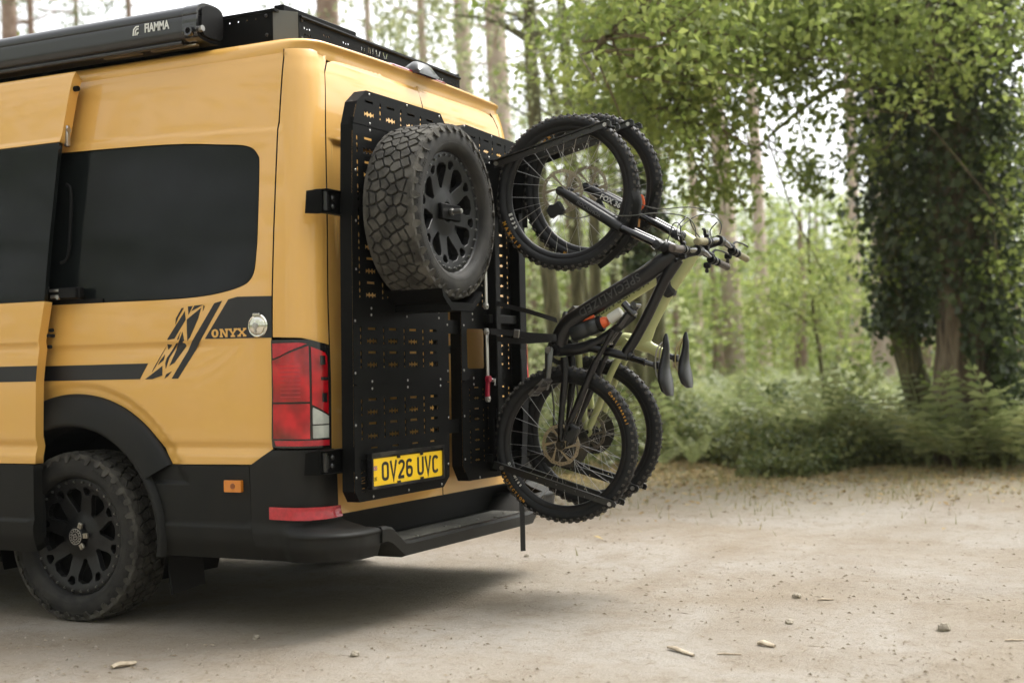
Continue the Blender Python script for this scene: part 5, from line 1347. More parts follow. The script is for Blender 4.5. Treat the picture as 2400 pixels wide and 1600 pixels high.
f2.tube(spline(V3(N2, [(-1.055, 1.545), (-1.018, 1.487), (-.94, 1.385), (-.877, 1.289), (-.820, 1.190), (-.782, 1.130)]), 4), [.026] * 16 + [.03, .034, .036, .036, .034], 14, flat=.7, up=Vector((1, 0, 0)))
f2.tube(spline(V3(N2, [(-.480, 1.150), (-.60, 1.140), (-.70, 1.150), (-.79, 1.128), (-.86, 1.093), (-.905, 1.072)]), 4), [.028] * 8 + [.034] * 6 + [.026] * 5 + [.019] * 2, 14, flat=.7, up=Vector((1, 0, 0)))
f2.cyl((N2 - .042, -.482, 1.150), (N2 + .042, -.482, 1.150), .027, 18)
for s in (-1, 1):
    o = N2 + s * .045
    f2.tube(spline(V3(o, [(-.735, 1.150), (-.698, 1.085), (-.640, .985), (-.585, .853), (-.53, .745)]), 4), .0165, 10, flat=.8, up=Vector((1, 0, 0)))
    f2.tube(spline(V3(o, [(-.485, 1.12), (-.49, 1.02), (-.50, .90), (-.51, .80), (-.52, .74)]), 4), .0165, 10, flat=.8, up=Vector((1, 0, 0)))
    f2.cyl((o - .006, *RA2), (o + .006, *RA2), .024, 14)
fr2 = put(f2.build('frame', SAGE, None, 60))
tb = text_mb('MONDRAKER', .05, basis((N2 - .0285, -.70, 1.348), (0, .875, -.484), (0, -.484, -.875)), extrude=.0006, offset=.001, shear=.15); tb.build('frame_lettering', mat('olive_print', (.10, .115, .035), .5), fr2, None)
b = MB(); b.box((N2, -.905, 1.40), (.055, .062, .135), Matrix.Rotation(R_(-27), 3, 'X'), bev=.014); put(b.build('frame_bag', mat('bag_black', (.02, .02, .02), .7), None, None))
b = MB(); b.tube(V3(N2, [(-.89, 1.078), (-.948, 1.060)]), .0145, 12); spo = put(b.build('seatpost', STAN, None, 50))
b = MB(); b.box((N2, -.948, 1.060), (.036, .022, .034), bev=.004); b.build('seat_clamp', FORK, spo, 40)
s2 = put(saddle_mesh(N2, 1.178, .925, -1.015).build('saddle', SADL, None, 60))
b = MB()
for s in (-1, 1): b.tube(spline([(N2 + s * .012, -.985, 1.15), (N2 + s * .022, -.960, 1.11), (N2 + s * .022, -.953, 1.03), (N2 + s * .024, -.978, .97)], 4), .0036, 8)
b.build('saddle_rail', mat('brass_rail', (.45, .38, .2), .3, 1.0), s2, 60)
crank_set(put, N2, -.478, 1.150, -70, FORK, 10)
b = MB(); b.tube(V3(N2 + .048, [(-.545, 1.14), (-.57, .95), (-.575, .74)]), .0042, 6).tube(V3(N2 + .048, [(-.413, 1.14), (-.44, .90), (-.43, .68)]), .0042, 6); put(b.build('chain', CASS, None, 60))
b = MB(); b.tube(V3(N2 + .055, [(-.51, .70), (-.465, .66), (-.43, .64)]), [.016, .014, .010], 10).cyl((N2 + .04, -.43, .64), (N2 + .06, -.43, .64), .022, 16); put(b.build('derailleur', FORK, None, 40))
stem(put, N2, (-1.080, 1.556), (-1.168, 1.580))
handlebar(put, N2, -1.168, 1.580, GRIPT, .36, (-.03, -.06))
b = MB(); b.box((N2 - .062, -.60, 1.765), (.03, .075, .05), Matrix.Rotation(R_(-30), 3, 'X'), bev=.006); put(b.build('brake_caliper', FORK, None, 40))
put(guard(N2, [(-.905, 1.85), (-.885, 1.80), (-.86, 1.73), (-.82, 1.655), (-.775, 1.60), (-.725, 1.548)], .045).build('mudguard', BLACKP, None, 60))
cables(put, [V3(1.45, [(-.80, 1.775), (-.844, 1.753), (-.894, 1.737), (-.948, 1.733), (-1.02, 1.734), (-1.079, 1.728), (-1.138, 1.707), (-1.179, 1.674), (-1.199, 1.642), (-1.190, 1.60)]), [(1.45, -1.165, 1.690), (1.4, -1.12, 1.69), (1.35, -1.08, 1.66), (1.3, -1.06, 1.62), (1.4, -1.05, 1.57)], [(1.48, -1.17, 1.66), (1.5, -1.14, 1.64), (1.5, -1.13, 1.62), (1.5, -1.14, 1.58)]])
b = MB(); b.tube(spline([(1.455, -.828, 1.800), (1.455, -.815, 1.795), (1.455, -.812, 1.765), (1.455, -.822, 1.745), (1.455, -.835, 1.765), (1.455, -.828, 1.800)], 4), .007, 8); put(b.build('bungee_hook', ORANGE, None, 60))
b = MB(); b.tube([(1.455, -.820, 1.745), (1.455, -.812, 1.70), (1.455, -.808, 1.66)], .005, 8); put(b.build('bungee_cord', mat('cord_orange', (.55, .28, .09), .7), None, 60))
# ------------------------------------------------------------------ straps
SW = mat('strap_webbing', (.014, .014, .015), .6, var=.2, vscale=100)
def ribbon(name, P_, w, wdir, label, t=.0016):
    P_ = spline(P_, 5); v = []; f = []; wd = Vector(wdir).normalized()
    for p in P_:
        for s, e in ((-1, 0), (1, 0), (1, 1), (-1, 1)): v.append(p + wd * w / 2 * s + Vector((-t * e, -t * e * .3, 0)))
    n = len(P_)
    for i in range(n - 1):
        for j in range(4): f.append((i * 4 + j, i * 4 + (j + 1) % 4, (i + 1) * 4 + (j + 1) % 4, (i + 1) * 4 + j))
    f += [(0, 1, 2, 3), ((n - 1) * 4 + 3, (n - 1) * 4 + 2, (n - 1) * 4 + 1, (n - 1) * 4)]
    b = MB(); b.add(v, f); o = b.build(name, SW, None, None)
    return tag(o, label, 'strap', 'straps securing the bikes')
ribbon('strap', [(1.25, -.165, 1.335), (1.24, -.262, 1.309), (1.22, -.339, 1.291), (1.20, -.42, 1.268), (1.20, -.505, 1.240)], .024, (0, .25, 1), 'upper black strap from the carrier to the near bike frame')
s1 = ribbon('strap', [(1.19, -.175, 1.200), (1.20, -.22, 1.197), (1.20, -.287, 1.189), (1.20, -.36, 1.178), (1.196, -.467, 1.168), (1.20, -.50, 1.165)], .028, (0, .12, 1), 'black strap with steel buckle tied round the near bike down tube')
b = MB(); b.box((1.192, -.306, 1.187), (.006, .028, .038), Matrix.Rotation(R_(8), 3, 'X'), bev=.002); b.build('buckle', STEEL, s1, None)
ribbon('strap', [(1.23, -.185, 1.168), (1.21, -.27, 1.156), (1.20, -.36, 1.153), (1.20, -.50, 1.158)], .026, (0, .02, 1), 'lower black strap running below the buckled one')
ribbon('strap', [(1.47, -.20, 1.12), (1.46, -.215, 1.0), (1.44, -.225, .85), (1.40, -.235, .70), (1.36, -.245, .56), (1.32, -.25, .45), (1.30, -.262, .34), (1.30, -.262, .19)], .026, (.8, -.6, 0), 'loose black strap end dangling below the carrier over the step')
# ------------------------------------------------------------------ the clearing and the wood
CM = cam.matrix_world.to_3x3(); CL = cam.matrix_world.translation.copy()
def at(px, py, D):
    """world point at depth D seen towards a spot of the 2400 x 1600 photograph; used to place trees at their real distance"""
    return CL + CM @ Vector(((px - 1200) / 3200 * D, -(py - 800) / 3200 * D, -D))
def onground(px, D):
    p = at(px, 800, D); return Vector((p.x, p.y, 0))
def gpix(px, py):
    d = CM @ Vector(((px - 1200) / 3200, -(py - 800) / 3200, -1)); t = -CL.z / d.z; return CL + d * t
# ---- materials
def ground_mat():
    m = bpy.data.materials.new('sandy_ground'); m.use_nodes = True; n = m.node_tree; L = n.links; p = n.nodes['Principled BSDF']
    tc = n.nodes.new('ShaderNodeTexCoord')
    def noise(s, d=5, r=.6, dist=0.0, src=None):
        z = n.nodes.new('ShaderNodeTexNoise'); z.inputs['Scale'].default_value = s; z.inputs['Detail'].default_value = d; z.inputs['Roughness'].default_value = r; z.inputs['Distortion'].default_value = dist
        L.new(src if src else tc.outputs['Object'], z.inputs['Vector']); return z.outputs[0]
    def ramp(f, a, b, c1=0.0, c2=1.0):
        r = n.nodes.new('ShaderNodeMapRange'); r.inputs[1].default_value = a; r.inputs[2].default_value = b; r.inputs[3].default_value = c1; r.inputs[4].default_value = c2; L.new(f, r.inputs[0]); return r.outputs[0]
    def mix(f, a, b):
        x = n.nodes.new('ShaderNodeMix'); x.data_type = 'RGBA'; L.new(f, x.inputs[0])
        for i, c in ((6, a), (7, b)):
            if isinstance(c, tuple): x.inputs[i].default_value = (*c, 1)
            else: L.new(c, x.inputs[i])
        return x.outputs[2]
    def mul(a, b):
        x = n.nodes.new('ShaderNodeMath'); x.operation = 'MULTIPLY'; L.new(a, x.inputs[0]); L.new(b, x.inputs[1]); return x.outputs[0]
    mt = n.nodes.new('ShaderNodeMapping'); mt.inputs['Scale'].default_value = (.22, 1.15, 1); mt.inputs['Rotation'].default_value = (0, 0, .95); L.new(tc.outputs['Object'], mt.inputs[0])
    c = mix(ramp(noise(.6, 4, .6, .4), .40, .60), (.268, .228, .178), (.320, .292, .254))
    c = mix(ramp(noise(1.6, 5, .6, .5, mt.outputs[0]), .50, .66, 0, .28), c, (.195, .152, .105))      # compacted wheel tracks
    c = mix(ramp(noise(2.6, 6, .7, .8), .50, .72, 0, .55), c, (.20, .158, .11))
    c = mix(ramp(noise(14, 6, .75, .6), .52, .68, 0, .6), c, (.20, .16, .112))
    c = mix(ramp(noise(60, 5, .75), .55, .68, 0, .55), c, (.145, .112, .074))
    c = mix(ramp(noise(150, 4, .7), .58, .70, 0, .55), c, (.38, .345, .29))
    mp = n.nodes.new('ShaderNodeMapping'); mp.inputs['Scale'].default_value = (22, 130, 40); mp.inputs['Rotation'].default_value = (0, 0, .5); L.new(tc.outputs['Object'], mp.inputs[0])
    c = mix(ramp(noise(1, 4, .7, 1.6, mp.outputs[0]), .63, .71, 0, .55), c, (.115, .085, .055))
    mp2 = n.nodes.new('ShaderNodeMapping'); mp2.inputs['Scale'].default_value = (110, 20, 40); mp2.inputs['Rotation'].default_value = (0, 0, -.4); L.new(tc.outputs['Object'], mp2.inputs[0])
    c = mix(ramp(noise(1, 4, .7, 1.6, mp2.outputs[0]), .64, .71, 0, .5), c, (.12, .09, .06))
    # leaf litter and thin grass towards the wood
    geo = n.nodes.new('ShaderNodeAttribute'); geo.attribute_name = 'litter'
    lit = mix(ramp(noise(45, 4, .7), .42, .60), (0.202, 0.149, 0.079), (0.302, 0.263, 0.140))
    lit = mix(ramp(noise(7, 4, .6), .50, .62, 0, .75), lit, (0.143, 0.166, 0.065))
    c = mix(mul(geo.outputs['Fac'], ramp(noise(12, 5, .7), .30, .55)), c, lit)
    L.new(c, p.inputs['Base Color']); p.inputs['Roughness'].default_value = .95; p.inputs['Specular IOR Level'].default_value = .2
    hsum = n.nodes.new('ShaderNodeMath'); hsum.operation = 'ADD'; L.new(noise(6, 8, .72), hsum.inputs[0])
    hm = n.nodes.new('ShaderNodeMath'); hm.operation = 'MULTIPLY'; hm.inputs[1].default_value = .35; L.new(noise(90, 5, .75), hm.inputs[0]); L.new(hm.outputs[0], hsum.inputs[1])
    bp = n.nodes.new('ShaderNodeBump'); bp.inputs['Strength'].default_value = .75; bp.inputs['Distance'].default_value = .045; L.new(hsum.outputs[0], bp.inputs['Height']); L.new(bp.outputs[0], p.inputs['Normal'])
    return m
def leaf_mat(name, c1, c2, trans=.35, rough=.5, spec=.4):
    m = bpy.data.materials.new(name); m.use_nodes = True; n = m.node_tree; L = n.links; p = n.nodes['Principled BSDF']
    a = n.nodes.new('ShaderNodeAttribute'); a.attribute_name = 'tint'
    x = n.nodes.new('ShaderNodeMix'); x.data_type = 'RGBA'; x.inputs[6].default_value = (*c1, 1); x.inputs[7].default_value = (*c2, 1); L.new(a.outputs['Fac'], x.inputs[0])
    L.new(x.outputs[2], p.inputs['Base Color']); p.inputs['Roughness'].default_value = rough; p.inputs['Specular IOR Level'].default_value = spec
    t = n.nodes.new('ShaderNodeBsdfTranslucent'); L.new(x.outputs[2], t.inputs[0])
    ms = n.nodes.new('ShaderNodeMixShader'); ms.inputs[0].default_value = trans; L.new(p.outputs[0], ms.inputs[1]); L.new(t.outputs[0], ms.inputs[2]); L.new(ms.outputs[0], n.nodes['Material Output'].inputs[0])
    return m
def bark_mat(name, c1, c2, sc=14.0):
    m = bpy.data.materials.new(name); m.use_nodes = True; n = m.node_tree; L = n.links; p = n.nodes['Principled BSDF']
    tc = n.nodes.new('ShaderNodeTexCoord'); mp = n.nodes.new('ShaderNodeMapping'); mp.inputs['Scale'].default_value = (sc, sc, sc * .16); L.new(tc.outputs['Object'], mp.inputs[0])
    z = n.nodes.new('ShaderNodeTexNoise'); z.inputs['Scale'].default_value = 1; z.inputs['Detail'].default_value = 6; z.inputs['Distortion'].default_value = .6; L.new(mp.outputs[0], z.inputs['Vector'])
    z2 = n.nodes.new('ShaderNodeTexNoise'); z2.inputs['Scale'].default_value = 1.6; z2.inputs['Detail'].default_value = 4; L.new(tc.outputs['Object'], z2.inputs['Vector'])
    r = n.nodes.new('ShaderNodeMapRange'); r.inputs[1].default_value = .36; r.inputs[2].default_value = .64; L.new(z.outputs[0], r.inputs[0])
    x = n.nodes.new('ShaderNodeMix'); x.data_type = 'RGBA'; x.inputs[6].default_value = (*c1, 1); x.inputs[7].default_value = (*c2, 1); L.new(r.outputs[0], x.inputs[0])
    r2 = n.nodes.new('ShaderNodeMapRange'); r2.inputs[1].default_value = .5; r2.inputs[2].default_value = .68; r2.inputs[4].default_value = .6; L.new(z2.outputs[0], r2.inputs[0])
    y = n.nodes.new('ShaderNodeMix'); y.data_type = 'RGBA'; y.inputs[7].default_value = (.09, .105, .035, 1); L.new(r2.outputs[0], y.inputs[0]); L.new(x.outputs[2], y.inputs[6]); L.new(y.outputs[2], p.inputs['Base Color'])
    p.inputs['Roughness'].default_value = .95; p.inputs['Specular IOR Level'].default_value = .15
    bp = n.nodes.new('ShaderNodeBump'); bp.inputs['Strength'].default_value = 1.0; bp.inputs['Distance'].default_value = .05; L.new(z.outputs[0], bp.inputs['Height']); L.new(bp.outputs[0], p.inputs['Normal'])
    return m
BARK = bark_mat('oak_bark', (.065, .05, .034), (.20, .165, .115), 13)
BARKM = bark_mat('mossy_bark', (.075, .07, .04), (.19, .175, .10), 22)
BARKP = mat('pine_bark', (.20, .13, .095), .9, color2=(.30, .22, .17), vscale=6, bump=.5, bscale=18)
BARKF = mat('far_bark', (.40, .31, .25), .9, color2=(.52, .43, .36), vscale=4)  # bark colour lightened to stand in for distance haze
OAK = leaf_mat('oak_leaves', (.14, .195, .042), (.36, .42, .125), .54)
IVY = leaf_mat('ivy_leaves', (.028, .048, .016), (.125, .165, .062), .28, .38, .5)
SAP = leaf_mat('sapling_leaves', (.21, .26, .07), (.40, .44, .16), .52)
PALE = leaf_mat('pale_leaves', (.23, .27, .12), (.45, .47, .26), .55)  # leaf colour lightened to paint in the bright haze of the background
PINE = leaf_mat('pine_needles', (.11, .14, .065), (.20, .22, .11), .4)
FERN = leaf_mat('bracken_leaves', (.145, .185, .065), (.37, .39, .18), .47)
BRAM = leaf_mat('bramble_leaves', (.065, .095, .028), (.23, .245, .085), .4)
LITR = leaf_mat('leaf_litter', (.20, .12, .045), (.42, .33, .16), .2, .8, .2)
def leaves_mesh(name, C, size, asp=.6, flat=0.0, tint=None, nrm=None):
    """one folded four-sided leaf per centre; C (n,3), size (n,)"""
    n = len(C); r = nrng
    N = r.normal(size=(n, 3)); N /= np.linalg.norm(N, axis=1)[:, None]
    if nrm is not None: N = N * (1 - flat) + np.asarray(nrm) * flat
    else: N[:, 2] += flat
    N /= np.linalg.norm(N, axis=1)[:, None]
    A = r.normal(size=(n, 3)); A -= (A * N).sum(1)[:, None] * N; A /= np.linalg.norm(A, axis=1)[:, None]; B = np.cross(N, A)
    s = np.asarray(size)[:, None]
    v = np.stack([C - A * s * .5, C + B * s * asp * .5 - A * s * .05 + N * s * .10, C + A * s * .5, C - B * s * asp * .5 - A * s * .05 + N * s * .10], 1).reshape(-1, 3)
    me = bpy.data.meshes.new(name); me.vertices.add(n * 4); me.vertices.foreach_set('co', v.ravel().astype(np.float32))
    me.loops.add(n * 4); me.loops.foreach_set('vertex_index', np.arange(n * 4, dtype=np.int32)); me.polygons.add(n)
    me.polygons.foreach_set('loop_start', np.arange(0, n * 4, 4, dtype=np.int32)); me.polygons.foreach_set('loop_total', np.full(n, 4, dtype=np.int32))
    me.update(calc_edges=True)
    t = r.random(n) if tint is None else tint
    at_ = me.attributes.new('tint', 'FLOAT', 'POINT'); at_.data.foreach_set('value', np.repeat(t, 4).astype(np.float32))
    return me
def clusters(cs, per, rad, size, sj=.35, sq=(1, 1, .7)):
    cs = np.asarray(cs); n = len(cs); k = np.repeat(np.arange(n), per)
    d = nrng.normal(size=(len(k), 3)); d /= np.linalg.norm(d, axis=1)[:, None]; d *= (nrng.random(len(k)) ** .5)[:, None]
    rr = (rad if np.isscalar(rad) else np.asarray(rad)[k][:, None])
    C = cs[k] + d * rr * np.array(sq); s = size * (1 + sj * nrng.uniform(-1, 1, len(k)))
    t = np.clip(nrng.normal(.45, .20, len(k)) + nrng.normal(0, .24, n)[k], 0, 1)
    return C, s, t
def trunk_mesh(paths, n=10, wob=.03):
    b = MB()
    for P_, rad in paths:
        Q = spline(P_, 4); k = len(Q); rs = np.interp(np.linspace(0, 1, k), np.linspace(0, 1, len(rad)), rad)
        b.tube(Q, [float(r * (1 + rng.uniform(-wob, wob))) for r in rs], n)
    return b
# ---- ground sheet: fine in view, wide to the horizon
gx = np.concatenate([np.linspace(-120, -12, 10), np.arange(-11.5, -6, .25), np.arange(-6, 14, .11), np.arange(14, 26, .25), np.linspace(27, 150, 12)]); gy = np.concatenate([np.linspace(-120, -22, 9), np.arange(-21.5, -15, .25), np.arange(-15, 2, .11), np.arange(2, 16, .25), np.linspace(17, 120, 9)])
GX, GY = np.meshgrid(gx, gy, indexing='ij'); F2 = np.array([.8963, .4437]); R2 = np.array([.4437, -.8963])
dep = (GX - CL.x) * F2[0] + (GY - CL.y) * F2[1]; lat = (GX - CL.x) * R2[0] + (GY - CL.y) * R2[1]
edge = 12.2 + .9 * np.sin(lat * .7) + .5 * np.sin(lat * 1.9 + 1)
GZ = .012 * np.sin(GX * 1.7 + GY * .6) * np.sin(GY * 1.3 - GX * .4) + nrng.normal(0, .004, GX.shape)
GZ *= np.clip(np.hypot(GX - .5, GY - 1.2) / 2.0 - .4, 0, 1)
for xc, k in ((.18, 1.0), (1.80, 1.0), (3.3, .7), (4.9, .7)):            # faint ruts left by wheels
    line = xc + .035 * (GY + .5) ** 2 * (.6 if k == 1 else -.25) + .06 * np.sin(GY * 1.1)
    fade = k * np.clip((-.5 - GY) / 1.5, 0, 1) * np.clip((GY + 13) / 3, 0, 1)
    q = (GX - line); GZ += fade * (-.016 * np.exp(-(q / .13) ** 2) + .007 * np.exp(-((np.abs(q) - .22) / .07) ** 2))
GZ += np.clip((dep - edge) / 10, 0, 1) * .25 * (.5 + .5 * np.sin(GX * .8) * np.sin(GY * .9))
nx_, ny_ = len(gx), len(gy); I = np.arange(nx_ * ny_).reshape(nx_, ny_)
b = MB(); b.v = list(map(tuple, np.stack([GX, GY, GZ], -1).reshape(-1, 3))); b.f = list(map(tuple, np.stack([I[:-1, :-1], I[1:, :-1], I[1:, 1:], I[:-1, 1:]], -1).reshape(-1, 4)))
me = bpy.data.meshes.new('ground'); me.from_pydata(b.v, [], b.f); me.update(); me.shade_smooth()
a_ = me.attributes.new('litter', 'FLOAT', 'POINT'); a_.data.foreach_set('value', np.clip((dep - edge + 3.6) / 3.6, 0, 1).ravel().astype(np.float32))
tag(link('ground', me, None, ground_mat()), 'pale sandy clearing floor with scattered needles and litter', kind='structure')
def gz(x, y):
    i = np.clip(np.searchsorted(gx, x) - 1, 0, nx_ - 2); j = np.clip(np.searchsorted(gy, y) - 1, 0, ny_ - 2)
    tx, ty = (x - gx[i]) / (gx[i + 1] - gx[i]), (y - gy[j]) / (gy[j + 1] - gy[j])
    return GZ[i, j] * (1 - tx) * (1 - ty) + GZ[i + 1, j] * tx * (1 - ty) + GZ[i, j + 1] * (1 - tx) * ty + GZ[i + 1, j + 1] * tx * ty
def tree(name, label, trunk, m_trunk, crown_parts, group=None, base=None):
    r = empty(name, base if base is not None else (0, 0, 0), label, 'tree', group); pt = mkset(r)
    pt(trunk.build('trunk', m_trunk, None, 60))
    for nm, me_, mm in crown_parts: pt(link(nm, me_, None, mm))
    return r
# ---- ivy-clad oak on the right, and its leaning neighbour
def ivy_on(path, rad, n, size=.075, spread=.30):
    Q = [Vector(p) for p in spline(path, 6)]; k = len(Q); t = nrng.random(n); i = np.minimum((t * (k - 1)).astype(int), k - 2); fr_ = t * (k - 1) - i
    P0 = np.array([tuple(q) for q in Q]); C = P0[i] + (P0[i + 1] - P0[i]) * fr_[:, None]; a = nrng.uniform(0, 2 * PI, n)
    lump = 1 + .55 * np.sin(a * 3 + t * 17) * np.sin(t * 29 + a)
    rr = np.interp(t, np.linspace(0, 1, len(rad)), rad) + np.abs(nrng.normal(0, spread, n)) * np.clip(lump, .25, 2) * .6
    O = np.stack([np.cos(a), np.sin(a), np.zeros(n)], 1); C = C + O * rr[:, None]; C[:, 2] += nrng.normal(0, .06, n)
    return C, size * nrng.choice([.45, .7, 1.0, 1.35], n) * nrng.uniform(.8, 1.2, n), np.clip(nrng.beta(1.5, 3.2, n), 0, 1), O
D1 = 13.2
P1 = [onground(2262, D1), at(2258, 900, D1), at(2262, 700, D1), at(2240, 400, D1), at(2225, 100, D1), at(2215, -250, D1), at(2200, -700, D1 - .3)]
limbs = [([at(2225, 100, D1), at(2080, 40, D1 - .6), at(1900, 70, D1 - 1.2), at(1720, 170, D1 - 1.6), at(1600, 250, D1 - 1.8)], [.11, .08, .055, .035, .015]), ([at(2220, -60, D1), at(2000, -120, D1 - 1.2), at(1750, -90, D1 - 2), at(1500, 20, D1 - 2.6), at(1390, 120, D1 - 2.8)], [.13, .10, .07, .045, .02]),
         ([at(2235, 300, D1), at(2080, 210, D1 + .2), at(1960, 205, D1 + .3), at(1850, 280, D1 + .2), at(1760, 360, D1)], [.07, .05, .03, .02, .01]), ([at(2230, 50, D1), at(2330, -80, D1 - .4), at(2450, -200, D1 - .8)], [.10, .07, .04]), ([at(2240, 350, D1), at(2340, 260, D1 + .3), at(2440, 220, D1 + .5)], [.06, .04, .02]),
         ([at(2170, 15, D1 - 1.0), at(2192, 130, D1 - 1.1), at(2165, 230, D1 - 1.1), at(2128, 265, D1 - 1.1)], [.016, .014, .010, .006]), ([at(2210, -300, D1), at(1900, -420, D1 - 2.5), at(1500, -380, D1 - 4)], [.14, .1, .05]), ([at(2210, -300, D1), at(2000, -520, D1 + 1.5), at(1700, -600, D1 + 3)], [.14, .1, .05])]
def oakpts(n):
    out = []
    blobs = [(1560, 80, 11.0, 210, 170, 1.3, 1.0), (1470, 290, 11.6, 120, 110, .6, .45), (1640, 300, 11.4, 130, 130, .6, .7), (1800, 60, 11.8, 190, 130, 1.0, .9), (1960, -10, 12.2, 180, 110, 1.0, .9), (1850, 210, 12.2, 130, 70, .6, .5), (1700, 420, 11.6, 70, 90, .5, .45), (2120, 50, 12.2, 160, 130, .8, .7), (2350, 60, 12.6, 150, 150, 1.0, .7), (2390, 330, 13.0, 110, 150, .8, .55), (1420, 70, 11.6, 90, 110, .8, .5), (2000, 330, 13.0, 90, 80, .6, .35), (1900, 400, 13.4, 110, 90, .5, .4),
             (1500, -170, 10.8, 320, 120, 1.2, .3), (2000, -200, 12.0, 360, 120, 1.2, .3), (2250, 560, 13.6, 210, 200, .5, .3), (2370, 640, 13.2, 80, 170, .6, .6)]
    w = np.array([b_[3] * b_[4] * b_[6] for b_ in blobs]); w = w / w.sum()
    for k in nrng.choice(len(blobs), n, p=w):
        px, py, D, sx, sy, sD, _ = blobs[k]
        out.append(tuple(at(px + nrng.normal(0, sx * .62), py + nrng.normal(0, sy * .62), D + nrng.normal(0, sD * .7))))
    return out
OC = oakpts(980)
tk = trunk_mesh([(P1, [.34, .285, .26, .25, .23, .2, .15])] + limbs, 12)
LPTS = np.array([tuple(q) for pth, _ in limbs for q in spline(pth, 6)])
for c in OC[::3]:                                      # twigs that carry the leaf sprays
    q = LPTS[np.argmin(((LPTS - np.array(c)) ** 2).sum(1))]; a, e = Vector(q), Vector(c)
    if (a - e).length > 2.2: continue
    m1 = a.lerp(e, .5) + Vector((rng.gauss(0, .08), rng.gauss(0, .08), rng.gauss(0, .08))); tk.tube([a, m1, e, e + (e - m1) * .3], [.011, .008, .005, .002], 5)
C, s_, t_ = clusters(OC, 34, .29, .070)
oak = leaves_mesh('crown', C, s_, .62, .5, t_)
Ci, si, ti, Ni = ivy_on(P1, [.34, .30, .30, .32, .34, .34, .3], 26000, .072, .36)
latI = (Ci[:, 0] - P1[1].x) * R2[0] + (Ci[:, 1] - P1[1].y) * R2[1]; keep = Ci[:, 2] > np.clip(.85 - 1.7 * latI, .1, 2.0) + .55 * nrng.random(len(Ci)) + .25 * np.sin(latI * 23)
ivy = leaves_mesh('ivy', Ci[keep], si[keep], .85, .45, ti[keep], Ni[keep])
tree('oak_tree', 'large ivy-covered oak with its leafy boughs filling the upper right', tk, BARK, [('crown', oak, OAK), ('ivy', ivy, IVY)], base=P1[0])
D2 = 13.9
P2 = [onground(2180, D2), at(2158, 940, D2), at(2118, 780, D2), at(2098, 550, D2), at(2085, 300, D2), at(2070, 50, D2), at(2055, -250, D2), at(2040, -600, D2)]
tk = trunk_mesh([(P2, [.17, .15, .135, .125, .115, .10, .09, .07])], 10)
Ci, si, ti, Ni = ivy_on(P2[2:], [.15, .16, .18, .18, .16, .14], 8500, .075, .26)
ivy = leaves_mesh('ivy', Ci, si, .85, .45, ti, Ni)
C, s_, t_ = clusters([tuple(at(2055 + nrng.normal(0, 110), -180 + nrng.normal(0, 130), D2 + nrng.normal(0, .8))) for _ in range(110)], 30, .28, .095)
tree('ivy_tree', 'slim leaning tree clad in ivy just left of the oak trunk', tk, BARKM, [('crown', leaves_mesh('crown', C, s_, .62, .5, t_), OAK), ('ivy', ivy, IVY)], base=P2[0])
# ---- clump of slender stems behind the bikes
stems = [(1250, 1236, 1330, 17.5, .10), (1345, 1302, 1368, 18, .085), (1395, 1345, 1405, 17, .075), (1432, 1395, 1445, 18.5, .07), (1475, 1440, 1490, 16.8, .13), (1520, 1500, 1540, 16.4, .11), (1330, 1200, 1390, 19, .065)]
labs = ['mossy slender trunk leaning behind the upper bike wheels, leftmost of the clump', 'thin straight stem second from the left in the clump behind the bikes', 'thin crooked stem in the middle of the clump behind the bikes', 'very thin pale stem right of the middle of the clump', 'stout mossy stem at the right of the clump behind the bikes', 'ivy-darkened stem just right of the upper bike wheels', 'thin slanting stem crossing the clump behind the bikes']
for (p0, pt_, pb_, D, r_), lb in zip(stems, labs):
    base = onground(pb_, D)
    P_ = [base, at((pb_ + p0) / 2 + rng.uniform(-8, 8), 620, D), at(p0 + rng.uniform(-10, 10), 330, D), at((p0 + pt_) / 2, 100, D), at(pt_, -150, D), at(pt_ - 10, -450, D)]
    br = []
    for k in range(4):
        i = rng.choice([2, 3, 4]); o = P_[i]; sd_ = rng.choice([-1, 1])
        br.append(([o, o + Vector((R2[0] * sd_ * .5, R2[1] * sd_ * .5, .3)), o + Vector((R2[0] * sd_ * 1.0, R2[1] * sd_ * 1.0, .45 + rng.uniform(-.3, .3)))], [r_ * .4, r_ * .25, r_ * .1]))
    tk = trunk_mesh([(P_, [r_ * 1.25, r_, r_ * .95, r_ * .85, r_ * .7, r_ * .5])] + br, 8)
    cl_ = [tuple(at(p0 + rng.gauss(0, 60), rng.uniform(-300, 430), D + rng.gauss(0, .8))) for _ in range(62)]
    cl_ += [tuple(at(p0 + rng.gauss(0, 90), rng.uniform(430, 900), D + 1 + rng.gauss(0, .8))) for _ in range(26)]
    C, s_, t_ = clusters(cl_, 15, .36, .085)
    parts = [('crown', leaves_mesh('crown', C, s_, .6, .4, t_), PALE)]
    if p0 == 1520:
        Ci, si, ti, Ni = ivy_on([at(1508, 640, D), at(1512, 520, D), at(1516, 380, D)], [.10, .13, .10], 1700, .080, .16); parts.append(('ivy', leaves_mesh('ivy', Ci, si, .85, .45, ti, Ni), IVY))
    tree('slender_tree', lb, tk, BARKM, parts, 'clump of slender trees behind the bikes', base)
